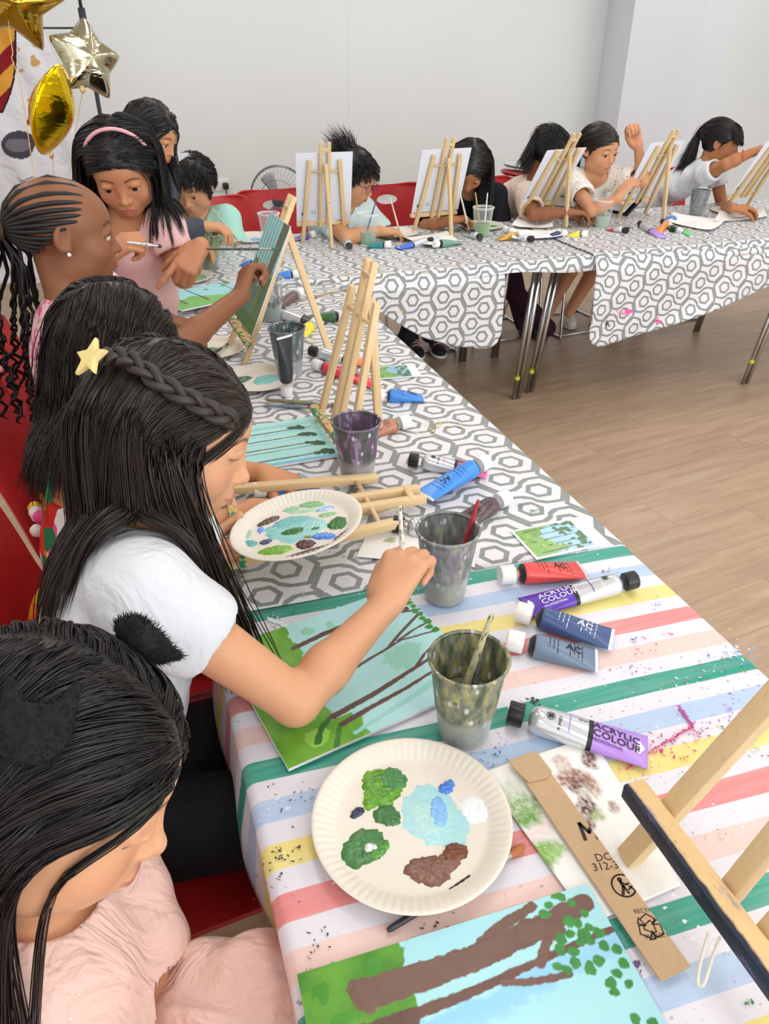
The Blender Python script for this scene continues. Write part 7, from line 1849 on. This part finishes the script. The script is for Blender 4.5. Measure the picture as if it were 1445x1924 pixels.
# ---------------------------------------------------------------- 10: girl in beige with a lilac scrunchie
if want('g10'):
    root = tag(mk_root('', (0, 0, 0)), 'person in a beige t-shirt with a lilac scrunchie, face hidden behind a tilted canvas', 'person')
    k = Kid('', atd(1038, 292, 3.86), W(.78, -.35, -.52), W(.42, -.1, .9), 1.08, '94603f', gaze=.8, res=.0062, fine=.0045)
    neck = atd(1004, 345, 3.94); hip = Vector((neck.x-.08, 4.18, .53)); k.torso(neck, hip, W(.4, -.9, -.2), neck+Vector(W(.10, .09, -.03)), neck+Vector(W(-.06, -.10, -.04)))
    k.arm(k.shR, atd(1003, 404, 3.74), atd(1066, 399, 3.68), 1, I(.95, .05, .2), I(0, -.9, .4), curl=(.4, .5, .6, .6), thumb=(.4, .2, .3)); k.arm(k.shL, npv(neck)+W(.22, .05, -.2), atd(1085, 393, 3.80), -1, I(.5, -.3, -.5), W(0, 0, -1), curl=(.4, .5, .6, .7))
    k.legs(hip+Vector(W(.10, -.34, -.02)), (2.17, 3.78, .12), hip+Vector(W(-.06, -.34, -.02)), (2.26, 3.66, .12)); k.body(root)
    tee(k, root, 'e6cfc0', sleeve=.62, neckr=.05, loose=.01, cuff=.016); pants(k, root, '3a2230')
    for h_, t_ in ((at(988, 612, 0), at(988, 650, 0)), (at(1012, 620, 0), at(1020, 665, 0))):
        h_, t_ = npv(h_), npv(t_); t_ = h_+unit(t_-h_)*.22; shoe(root, h_, t_, (plain('shoe_navy', '1f2740', .7), plain('sole_navy', '2c3450', .6), plain('lace_white', 'dcdde2', .7)), 1.1)
    hd = k.hd; tie = hd.w(.0, -.105, .055)
    mane('hair', hd, k.collide(), lambda x, y, z: hair_line(x, y, z, .046, -.02), 3400, .24, lambda L, L0: np.stack([0*L[:, 0], np.full(len(L), -1.), np.full(len(L), .3)], 1), root, m_hair_k, 400, .0013, 16, 101, off=(.002, .010), tie=tie, tail=W(-.35, -.1, -.9), jitter=.012, frizz=.6)
    out = unit(tie-hd.w(0, 0, .04)); a_ = unit(np.cross(out, ZN)); b_ = np.cross(out, a_)
    MB().tube([Vector(tie-out*.004+(a_*math.cos(t)+b_*math.sin(t))*(.020+.002*math.sin(t*9))) for t in np.linspace(0, 2*PI, 40)[:-1]], .009, 8, closed=True).build('scrunchie', plain('lilac_fabric', 'b79ad8', .8, bump=.5), root, True)
    MB().ell(Vector(hd.w(.083, .0, -.034)), (.0045, .0045, .0045), 8).build('earring', plain('pearl', 'f4f0ea', .1), root, True)
    finish(root, hip)
# ---------------------------------------------------------------- 11: girl in the spotted blouse, fist raised
if want('g11'):
    root = tag(mk_root('', (0, 0, 0)), 'person in a white spotted blouse with one fist raised beside an easel', 'person')
    k = Kid('', atd(1126, 279, 3.78), W(.50, -.84, -.22), W(.03, -.1, .99), 1.06, 'd49a74', gaze=.22, res=.0062, fine=.0036); k.look = (.3, 1, -.25)
    neck = atd(1118, 326, 3.86); hip = Vector((neck.x+.02, 4.05, .53)); k.torso(neck, hip, W(.3, -.95, -.1), neck+Vector(W(.12, .02, -.03)), neck+Vector(W(-.125, .0, -.03)))
    k.arm(k.shR, atd(1112, 396, 3.70), atd(1160, 374, 3.64), 1, I(.55, .8, 0), I(.6, -.2, .5), curl=(.2, .3, .4, .5), thumb=(.6, .1, .1)); 
    k.arm(k.shL, atd(1208, 340, 3.80), atd(1199, 276, 3.76), -1, I(-.30, .92, .0), I(-.35, .1, -.9), curl=(1.1, 1.15, 1.2, 1.2), curl2=(1.4, 1.4, 1.4, 1.4), thumb=(.3, .5, .5), hs=1.05)
    k.legs((2.66, 3.78, .50), (2.52, 3.86, .13), (2.50, 3.80, .50), (2.36, 3.84, .14)); k.body(root, 'c4706a')
    def dots(t, co, cc): return t.mix(t.step(t.vor(co, 42., rnd=.6), .16, .12), cc, srgb('50525a'))
    tee(k, root, 'eeeae2', 'blouse', dots, sleeve=.50, vneck=.07, neckr=.056, loose=.008, cuff=.018)
    G = Field(); K = k.S; G.ell(k.hip-ZN*.02, (.14*K, .11*K, .09*K), k.TM, .03)
    for a, b, c in k.lg: G.cap(a, a*.3+b*.7, .078*K, .072*K, .03)
    V, Q = polygonise(G, .009); mblink(V, Q, 'shorts', cloth_mat('grey_shorts', '5a5c66', .1), root)
    for h_, t_ in ((at(1060, 600, 0), at(1085, 640, 0)), (at(1118, 598, 0), at(1128, 640, 0))):
        h_, t_ = npv(h_), npv(t_); t_ = h_+unit(t_-h_)*.22; shoe(root, h_, t_, (plain('shoe_cream', 'd8d0ca', .7), plain('sole_cream', 'c8beb4', .6), plain('lace_white', 'dcdde2', .7)), 1.1)
    hd = k.hd; tie = hd.w(.022, -.10, -.035)
    mane('hair', hd, k.collide(), lambda x, y, z: hair_line(x, y, z, .044, -.03), 3400, .30, lambda L, L0: np.stack([np.sign(L0[:, 0])*.8, np.full(len(L), -.9), np.full(len(L), -.5)], 1), root, m_hair_b, 400, .0013, 16, 111, off=(.001, .007), tie=tie, tail=W(-.12, .1, -1), jitter=.006)
    finish(root, hip)
# ---------------------------------------------------------------- 12: girl with a fringe and ponytail at the right
if want('g12'):
    root = tag(mk_root('', (0, 0, 0)), 'person with black fringe and ponytail in a rainbow printed t-shirt, arm stretched to an easel', 'person')
    k = Kid('', atd(1354, 267, 4.08), W(.84, -.42, -.20), W(.12, -.05, .98), 1.04, 'b5794f', gaze=.3, res=.0062, fine=.0038); k.look = (0, 1, -.15)
    neck = atd(1328, 310, 4.14); hip = Vector((neck.x-.06, 4.28, .53)); k.torso(neck, hip, W(.6, -.75, -.1), neck+Vector(W(.09, .10, -.03)), neck+Vector(W(-.04, -.12, -.03)))
    k.arm(k.shR, atd(1364, 309, 3.92), atd(1412, 287, 3.86), 1, I(.9, .3, .1), I(0, -.6, .7), curl=(.5, .6, .7, .8), thumb=(.4, .2, .3)); k.arm(k.shL, npv(neck)+W(.16, .06, -.22), atd(1378, 392, 3.85), -1, I(.9, .1, 0), W(0, 0, -1))
    k.legs(hip+Vector(W(.12, -.3, -.02)), hip+Vector(W(.12, -.3, -.42)), hip+Vector(W(-.04, -.34, -.02)), hip+Vector(W(-.04, -.34, -.42))); k.body(root)
    def rb(t, co, cc):
        x, y, z = t.xyz(t.map(co, rot=(0, 0, 0))); v = t.noise(co, 6, 1)
        o = -(npv((hip[0], hip[1], 0))) ; u = k.TM[:, 0]*1.0; c0 = float(u@npv(neck)) - 0
        q = x*float(u[0])+y*float(u[1])-(float(u@npv(neck))-float(u@npv((hip[0], hip[1], 0))))*0-float(u[0]*neck[0]+u[1]*neck[1])
        f = x*float(k.TM[0, 1])+y*float(k.TM[1, 1])-float(k.TM[0, 1]*neck[0]+k.TM[1, 1]*neck[1])
        r = t.ramp(t.step(q, -.10, .10), [(.0, srgb('e4e8ee')), (.14, srgb('5a4a90')), (.24, srgb('d83048')), (.40, srgb('e86a3c')), (.52, srgb('eca838')), (.66, srgb('a8d070')), (.80, srgb('d8e4ea')), (1., srgb('e4e8ee'))])
        return t.mix(t.step(f, .02, .045)*t.step(z, .99, .95), cc, r)
    tee(k, root, 'e2e6ec', 'rainbow_shirt', rb, sleeve=.36, neckr=.05)
    pants(k, root, '3a4458')
    hd = k.hd; tie = hd.w(.0, -.115, .020)
    mane('hair', hd, k.collide(), lambda x, y, z: hair_line(x, y, z, .050, -.03) & ~((y > .045) & (z > .03)), 3000, .27, lambda L, L0: np.stack([0*L[:, 0], np.full(len(L), -1.), np.full(len(L), .1)], 1), root, m_hair_k, 380, .0013, 16, 121, off=(.001, .007), tie=tie, tail=W(-.16, .05, -1), jitter=.006)
    mane('fringe', hd, k.collide(), lambda x, y, z: (y > .025) & (z > .045) & (np.abs(x) < .055), 1300, .050, lambda L, L0: np.stack([L0[:, 0]*4, np.full(len(L), .7), np.full(len(L), -1.2)], 1), root, m_hair_k, 150, .0013, 8, 122, off=(.003, .010), cap=False, grav=W(.12, -.05, -1))
    MB().ell(Vector(hd.w(.083, .0, -.034)), (.0045, .0045, .0045), 8).build('earring', plain('gold_bead', 'd8b040', .25, .9), root, True)
    w_ = npv(atd(1396, 292, 3.87)); MB().tube([Vector(w_+I(.022*math.cos(t)*.4, .026*math.sin(t), .026*math.cos(t))) for t in np.linspace(0, 2*PI, 22)[:-1]], .003, 6, closed=True).build('wristband', plain('red_band', 'e0584c', .5), root, True)
    finish(root, hip)
# ================================================================ CHAIRS, BALLOONS, BANNER, FAN
m_red = plain('red_plastic', 'c22a2c', .38, 0, .5, var=.03, bump=.05, bscale=500)
m_redd = m_red
def _chair():
    e = empty('red_chair', label='x', cat='chair')
    # shell: profile (y back+, z) from the front edge of the seat to the top of the back
    prof = [(-.235, .418), (-.225, .436), (-.19, .447), (-.10, .445), (.0, .436), (.10, .430), (.155, .440), (.190, .475), (.208, .53), (.222, .60), (.240, .68), (.262, .76), (.278, .815), (.284, .84)]
    P = smooth_path([Vector((0, y, z)) for y, z in prof], 5); n = len(P); nu = 28; V = []; F_ = []
    def hw(t): return .205+.02*math.sin(min(1, t*2.2)*PI/2)*1 if t < .5 else (.225-.03*max(0, (t-.62)/.38)**1.5)
    for i, p in enumerate(P):
        t = i/(n-1); w = hw(t)
        if t > .93: w -= .030*((t-.93)/.07)**2.2
        if t < .05: w -= .02*((.05-t)/.05)**2
        for j in range(nu+1):
            s = -1+2*j/nu; x = w*s; lift = .022*abs(s)**3; back = t > .5
            V.append(Vector((x, p.y-(lift*1.6 if back else 0), p.z+(lift*.6 if not back else 0))))
    # oval hand hole in the back: snap ring of vertices
    cz, cx, rz, rx = .765, 0, .022, .060
    inside = set()
    for idx, v in enumerate(V):
        if v.y > .2 and v.z > .6:
            q = math.hypot((v.x-cx)/rx, (v.z-cz)/rz)
            if q < 1.0: inside.add(idx)
    for i in range(n-1):
        for j in range(nu):
            f = (i*(nu+1)+j, i*(nu+1)+j+1, (i+1)*(nu+1)+j+1, (i+1)*(nu+1)+j)
            if any(k in inside for k in f): continue
            F_.append(f)
    me = bpy.data.meshes.new('shell'); me.from_pydata(V, [], F_)
    bm = bmesh.new(); bm.from_mesh(me); bmesh.ops.delete(bm, geom=[v for v in bm.verts if not v.link_faces], context='VERTS')
    for v in bm.verts:      # round the hole's rim
        if v.co.y > .2 and .70 < v.co.z < .83 and any(ed.is_boundary for ed in v.link_edges) and abs(v.co.x) < .1 and v.co.z < .815:
            a = math.atan2((v.co.z-cz)/rz, (v.co.x-cx)/rx); v.co.x = cx+rx*math.cos(a)*1.08; v.co.z = cz+rz*math.sin(a)*1.08
    bm.to_mesh(me); bm.free()
    sh = link_mesh('shell', me, m_red, e); s = sh.modifiers.new('s', 'SOLIDIFY'); s.thickness = .009; s.offset = -1
    b = sh.modifiers.new('b', 'BEVEL'); b.width = .003; b.segments = 2; b.limit_method = 'ANGLE'
    ss = sh.modifiers.new('ss', 'SUBSURF'); ss.levels = 1; ss.render_levels = 1
    for sx in (-1, 1):
        x = sx*.20
        MB().tube(smooth_path([(sx*.13, -.16, .425), (x, -.19, .40), (x+sx*.012, -.21, .2), (x+sx*.016, -.225, .03), (x+sx*.016, -.20, .0085), (x+sx*.016, .0, .0085), (x+sx*.016, .20, .0085), (x+sx*.016, .225, .03), (x+sx*.008, .15, .2), (sx*.13, .10, .415)], 5), .008, 10).build('sled_leg', m_chrome, e, True)
    for yy in (-.20, .17): MB().tube([(-.216, yy, .0085), (.216, yy, .0085)], .007, 8).build('cross_rod', m_chrome, e, True)
    return e
ch0 = _chair(); used_ch = [False]
def chair(x, y, facing, label, z=0):
    """facing = direction the sitter looks, as an angle from +X"""
    o = ch0 if not used_ch[0] else copy_tree(ch0); used_ch[0] = True
    o.location = (x, y, z); o.rotation_euler = (0, 0, facing+PI/2); o['label'] = label; o['category'] = 'chair'; o['group'] = 'red plastic chairs'
    return o
chair(-.14, .84, 0, 'red chair whose seat shows between the two nearest girls')
chair(-.14, .36, 0, 'red chair under the girl in pale pink tulle, nearest the viewer')
chair(-.12, 1.30, 0, 'red chair with its curved back at the left edge behind the girl in white')
chair(-.10, 1.755, 0, 'red chair behind the pink floral top, its hand hole in view')
chair(-.10, 2.20, 0, 'red chair farthest left, mostly outside the frame')
q = atY(530, 360, 4.15); chair(q.x-.02, 4.02, -PI/2, 'red chair back left of the canvas of the boy in glasses')
q = atY(745, 350, 4.15); chair(q.x, 3.98, -PI/2+.08, 'red chair back with an oval hand hole beside the boy in glasses')
q = atY(925, 350, 4.15); chair(q.x, 4.05, -PI/2, 'red chair back between the long haired girl and the beige t-shirt')
q = atY(1245, 340, 4.15); chair(q.x, 4.02, -PI/2-.1, 'red chair back next to the rainbow t-shirt')
q = atY(390, 380, 3.95); chair(q.x+.02, 3.90, -PI/2, 'red chair back showing beside the small boy in mint')
chair(2.62, 4.02, -PI/2+.1, 'red chair on which the girl in the spotted blouse sits')
# ---- foil balloons
def foil_mat(name, c, r=.16):
    t = NT(name); co = t.coord('Object'); n = t.noise(t.map(co, (9, 9, 26)), 1., 3, .5, .8)
    return t.done(t.bsdf(srgb(c), r, 1., spec=.5, bump=t.bump(n, .45, .012)))
def foil(name, outline, M, mat, label, puff=.085, n=80, string=None, ex=.62):
    """inflated two sided foil shape; outline(theta) -> radius"""
    e = empty('foil_balloon', label=label, cat='balloon'); e.matrix_basis = M; V = []; F_ = []; rings = 14
    for side in (1, -1):
        for i in range(rings+1):
            q = i/rings
            for k in range(n):
                a = 2*PI*k/n; R = outline(a); inner = min(outline(2*PI*j/24) for j in range(24)); rr = R*q
                h = puff*max(0, 1-q**1.7)**ex*(1-.25*max(0, (rr-inner)/(R+1e-6)))
                wr = .0022*math.sin(a*40)*q**3*(1-q)*8
                V.append((rr*math.cos(a), side*(h+wr)*(1 if q < 1 else 0), rr*math.sin(a)))
    m = (rings+1)*n
    for s in (0, 1):
        for i in range(rings):
            for k in range(n):
                f = [s*m+i*n+k, s*m+i*n+(k+1) % n, s*m+(i+1)*n+(k+1) % n, s*m+(i+1)*n+k]; F_.append(f if s else f[::-1])
    me = bpy.data.meshes.new('foil_body'); me.from_pydata(V, [], F_); bm = bmesh.new(); bm.from_mesh(me); bmesh.ops.remove_doubles(bm, verts=bm.verts, dist=1e-5); bm.to_mesh(me); bm.free()
    link_mesh('foil_body', me, mat, e)
    return e
def star_out(R, r, rot=PI/2):
    def f(a):
        t = ((a-rot) % (2*PI/5))/(2*PI/5); t = abs(t-.5)*2        # 1 at tip, 0 at the notch
        x = t; ca = math.cos(PI/5*(1-t)); 
        p1 = np.array([R, 0]); p2 = np.array([r*math.cos(PI/5), r*math.sin(PI/5)]); th = PI/5*(1-t); d = np.array([math.cos(th), math.sin(th)])
        e_ = p2-p1; den = d[0]*e_[1]-d[1]*e_[0]; s = (p1[0]*e_[1]-p1[1]*e_[0])/den
        return s*(1-.06*math.exp(-((1-t)/.08)**2))
    return f
m_gold = foil_mat('gold_foil', 'f4cc14', .18); m_champ = foil_mat('champagne_foil', 'c9c3a4', .16); m_gold2 = foil_mat('dull_gold_foil', 'b8963c', .2)
BD = 2.9
def bmat(px, py, d, yaw, roll=0., pitch=0.):
    p = atd(px, py, d); return Matrix.Translation(p) @ Matrix.Rotation(-YAW+yaw, 4, 'Z') @ Matrix.Rotation(pitch, 4, 'X') @ Matrix.Rotation(roll, 4, 'Y')
b1 = foil('foil_star', star_out(.155, .098), bmat(162, 112, 2.9, math.radians(46), math.radians(14), -.20), m_champ, 'champagne coloured foil star balloon', .06)
b2 = foil('foil_star', lambda a: .155*(1+.05*abs(math.sin(a))**8), bmat(98, 208, 2.8, math.radians(86), 0, .38), m_gold, 'bright yellow gold foil balloon seen edge on', .076, ex=1.0)
b3 = foil('foil_star', star_out(.20, .105), bmat(25, -8, 2.7, math.radians(20), .3, .3), m_gold2, 'dull gold foil balloon cut off by the top left corner', .085)
m_rib = plain('gold_ribbon', 'd8b878', .4, .3)
def ribbon(b, pts, d):
    Mi = b.matrix_basis.inverted(); P = [Mi @ atd(x, y, d) for x, y in pts]
    MB().tube(smooth_path(P, 5), .0016, 6).build('ribbon', m_rib, b, True)
ribbon(b1, [(156, 172), (150, 200), (140, 260), (128, 340), (118, 400), (112, 440)], 2.9)
ribbon(b2, [(97, 288), (99, 300), (101, 330), (103, 370), (106, 410)], 2.8)
ribbon(b3, [(14, 20), (18, 60), (24, 100), (22, 110), (36, 150), (48, 220), (58, 290), (70, 360)], 2.7)
for b, (x, y), d in ((b1, (155, 168), 2.88), (b2, (97, 292), 2.78)):
    Mi = b.matrix_basis.inverted(); p = Mi @ atd(x, y, d); MB().ell(p, (.012, .008, .014), 10).build('knot', m_rib, b, True)
# ---- stand, rails and hanging banner
t0 = atd(148, -10, 3.7); t1 = t0.copy(); 
st = empty('backdrop_stand', (t0.x, t0.y, 0), label='thin black backdrop stand behind the balloons', cat='stand')
lx, ly = t0.x, t0.y
m_pole = plain('black_pole', '23252c', .4, .3)
MB().tube([(0, 0, .02), (0, 0, 1.45)], .011, 10).tube([(0, 0, 1.30), (0, 0, 2.3)], .0085, 10).build('pole', m_pole, st, True)
pc = atd(152, 40, 3.7); MB().box((0, 0, pc.z), (.035, .03, .12), bev=.006).tube([(0, 0, pc.z-.09), (0, 0, pc.z-.06)], .018, 10).build('clamp', m_pole, st, True)
MB().tube([(0, 0, .55), (-.35, -.1, .01)], .008, 8).tube([(0, 0, .55), (.3, -.2, .01)], .008, 8).tube([(0, 0, .55), (.05, .35, .01)], .008, 8).build('tripod_legs', m_pole, st, True)
Rr = Vector(RT)
for (px, py) in ((150, 52), (150, 352)):
    z = atd(px, py, 3.7).z; MB().tube([Vector((0, 0, z)), Vector((0, 0, z))-Rr*1.6], .0045, 8).build('rail', m_pole, st, True)
tag(st, None, None)
# banner plane just in front of the rails; its right edge slants outward to the floor
def banner():
    e = empty('printed_banner', label='white fabric banner with maroon and amber bands at the left edge', cat='banner')
    D = 3.62; pr = {}
    xs = np.linspace(-1.1, 0, 300); V = []; C = []; zs = np.linspace(.30, 2.05, 340)
    o = Vector((lx, ly, 0)); fwd = Vector(FH)
    P_t = atd(52, 20, D); P_b = atd(135, 470, D)
    # edge as a function of height measured from where the photo shows it
    et = (P_t-o).dot(Rr); eb = (P_b-o).dot(Rr); zt, zb = P_t.z, P_b.z
    for x in xs:
        for z in zs:
            ed = et+(eb-et)*(zt-z)/(zt-zb); xx = ed+x; fold = .010*math.sin(x*16+z*2)+.006*math.sin(x*37+z*5)
            p = o+Rr*xx-fwd*(.03+fold); V.append((p.x, p.y, z))
            c = srgb('e9e9f0'); u = x
            C.append(c)
    V = np.array(V); C = np.array(C)
    # colour bands (a plain striped shape, dark outline), grey blobs and tan specks in the cloth's print
    Pl = []
    for v in V:
        d = Vector(v)-CAM; zc = d.dot(FW); Pl.append((722.5+F_PX*d.dot(RT)/zc, 962-F_PX*d.dot(UPV)/zc))
    Pl = np.array(Pl); X, Y = Pl[:, 0], Pl[:, 1]
    def put(m, c): C[m] = srgb(c)
    # measured shape of the printed bands
    ed = 27-np.clip((Y-110)/95, 0, 9)**2*22; S_ = (X < ed+4) & (Y < 212) & (Y > 12)
    put(S_, '2a1c22'); S2 = (X < ed) & (Y < 208) & (Y > 15); put(S2, 'e0a040'); k = np.floor((Y*.9+X*.9-20)/36).astype(int); put(S2 & (k % 2 == 0) & (Y > 62), '8a1c28')
    put((X > 20) & (X < 35) & (Y > 18) & (Y < 54), '8a1c28')
    n = fbm(X*.02, Y*.02, 5)
    g = ((X-36)/34)**2+((Y-272)/26)**2; put((g < 1+.3*(n-.5)) & (Y > 245+.0*X) & (X+Y*.4 < 175), '4a4650'); put((((X-34)/24)**2+((Y-272)/14)**2 < 1) & (Y > 262), '77747f')
    for cx, cy, r in ((66, 118, 9), (62, 108, 5), (40, 133, 4), (66, 84, 5), (35, 93, 3), (55, 188, 4)): put(((X-cx)/r)**2+((Y-cy)/(r*.9))**2 < 1+.8*(fbm(X*.2, Y*.2, 3)-.5), 'd0a468')
    put(((X-60)**2+(Y-228)**2 < 90), '8a1c28')
    for k_ in range(7): put((np.abs(Y-(336+k_*2.4+3*np.sin(X*.18+k_)))<.9) & (X > 32+k_*4) & (X < 92-k_*2), '8a7468')
    i, j = np.meshgrid(np.arange(299), np.arange(339), indexing='ij'); a = (i*340+j).ravel()
    t = NT('banner_print'); cc = t.attr('col', 'Color'); co = t.coord('Object')
    mt = t.done(t.bsdf(cc, .7, spec=.2, bump=t.bump(t.noise(co, 7, 4, .6, 1.5), .5, .03)))
    o2 = np_mesh('fabric', V, np.stack([a, a+340, a+341, a+1], 1), mt, e, True, col=C); s = o2.modifiers.new('s', 'SOLIDIFY'); s.thickness = .002
banner()
# ---- floor fan behind the left red chair
fp = atd(527, 375, 4.75); fan = empty('pedestal_fan', (fp.x, fp.y, 0), (0, 0, -YAW-.2), label='grey caged fan behind the red chair left of the boy in glasses', cat='fan')
m_cage = plain('fan_cage', '8a8e94', .35, .6); m_bl = plain('fan_blade', 'b8bcc4', .3)
mb = MB(); R = .20; zc = fp.z
for k in range(44):
    a = 2*PI*k/44; mb.tube([(R*q*math.cos(a), -.055+.055*q**2.5, zc+R*q*math.sin(a)) for q in (.18, .5, .8, .95, 1)], .0012, 5)
for rr in (1., .97, .6, .18): mb.tube([(R*rr*math.cos(a), -.055+.055*rr**2.5, zc+R*rr*math.sin(a)) for a in np.linspace(0, 2*PI, 49)[:-1]], .002 if rr < .9 else .004, 6, closed=True)
mb.build('cage', m_cage, fan, True)
mb = MB()
for k in range(3):
    a0 = 2*PI*k/3; vs = []
    for i in range(7):
        for j in range(5):
            r = .03+.14*i/6; a = a0+(-.42+.84*j/4)*(1-.25*i/6); vs.append((r*math.cos(a), .0+.018*(j/4-.5), zc+r*math.sin(a)))
    mb.add(vs, [(i*5+j, i*5+j+1, (i+1)*5+j+1, (i+1)*5+j) for i in range(6) for j in range(4)])
b_ = mb.build('blades', m_bl, fan, True); s = b_.modifiers.new('s', 'SOLIDIFY'); s.thickness = .003
MB().tube([(0, .02, zc), (0, .13, zc)], [.05, .045], 20).ell((0, -.05, zc), (.036, .012, .036), 16).build('motor', plain('fan_motor', '50545c', .4), fan, True)
MB().tube([(0, .07, zc-.04), (0, .07, .03)], .014, 12).lathe([(0, .03), (.10, .028), (.16, .018), (.17, 0)], 32, Matrix.Translation((0, .07, 0))).build('stand', m_pole, fan, True)
# ---- stacked round stools by the far wall
sp_ = atd(975, 312, 5.3)
for i, (c, dz) in enumerate((('8a2028', -.10), ('a82c34', -.05), ('c4d0d2', .0))):
    st_ = empty('round_stool', (sp_.x+.015*i, sp_.y, sp_.z+dz), label=['lowest dark red seat of the stack by the far wall', 'bright red seat under the pale one in the far stack', 'pale grey seat on top of the stack by the far wall'][i], cat='stool')
    st_.rotation_euler = (0, .12, 0)
    MB().lathe([(0, -.018), (.12, -.016), (.145, 0), (.13, .014), (0, .02)], 32).build('seat', plain('seat_'+c, c, .4), st_, True)
    for k in range(4 if i == 0 else 0):
        a = PI/4+PI/2*k; MB().tube([(.08*math.cos(a), .08*math.sin(a), -.01), (.15*math.cos(a), .15*math.sin(a), -(sp_.z+dz)+.01)], .008, 8).build('leg', m_chrome, st_, True)
# ---- books / bag behind the spotted blouse
bg_ = atd(1068, 368, 3.95); bag = empty('striped_bag', bg_, (0, .1, -YAW), label='cream cloth bag with black lines behind the girl in the spotted blouse', cat='bag')
MB().box((0, 0, -.02), (.20, .08, .24), bev=.03).build('bag_body', plain('cream_cloth', 'e9e2d4', .85, bump=.2), bag, True)
mb = MB()
for z in (-.10, -.05, 0, .05): mb.box((0, -.041, z), (.18, .002, .004))
mb.box((.06, -.042, -.02), (.005, .002, .22)); mb.build('black_lines', m_blk, bag)
bk_ = a2(1163, 408, BZ+.02); book = empty('folded_tablet', (bk_.x, bk_.y, BZ+.004), (0, 0, .2), label='dark edged tablet propped open beside the sage water cup', cat='tablet')
Mx = Matrix.Rotation(math.radians(-38), 3, 'Y')
MB().box((.03, 0, .085), (.19, .14, .006), Mx, bev=.002).build('screen_part', plain('tablet_white', 'd8dade', .3), book, True)
MB().box((.055, 0, .065), (.19, .145, .012), Mx, bev=.003).build('case', m_blk, book, True)
pc_ = atd(1078, 318, 4.02)
M_ = Matrix.Translation(Vector((pc_.x, pc_.y, pc_.z-.15))) @ Matrix.Rotation(math.radians(170), 4, 'Z') @ Matrix.Rotation(.1, 4, 'X')
cp = canvas_panel(.25, .30, None, 'pale blue painted board standing behind the girl in beige', None, M_, False)
cp.children[0].data = cp.children[0].data.copy(); cp.children[0].data.materials.clear(); cp.children[0].data.materials.append(plain('pale_blue_paint', 'c4dee2', .6, var=.06, vscale=6))
GR = {'paint tube': 'acrylic paint tubes on the tables', 'cup': 'plastic water cups', 'plate': 'paper plates used as palettes', 'paint brush': 'paint brushes', 'canvas': 'canvas boards', 'easel': 'wooden table easels',
      'balloon': 'foil balloons', 'stool': 'stacked stools', 'tablecloth': 'oilcloths', 'table': 'folding tables', 'person': 'children painting', 'kitchen paper': 'kitchen papers', 'photo': 'small reference photos'}
for o in bpy.data.objects:
    if o.parent is None and 'category' in o and 'group' not in o and o['category'] in GR: o['group'] = GR[o['category']]
scene.cycles.use_denoising = True
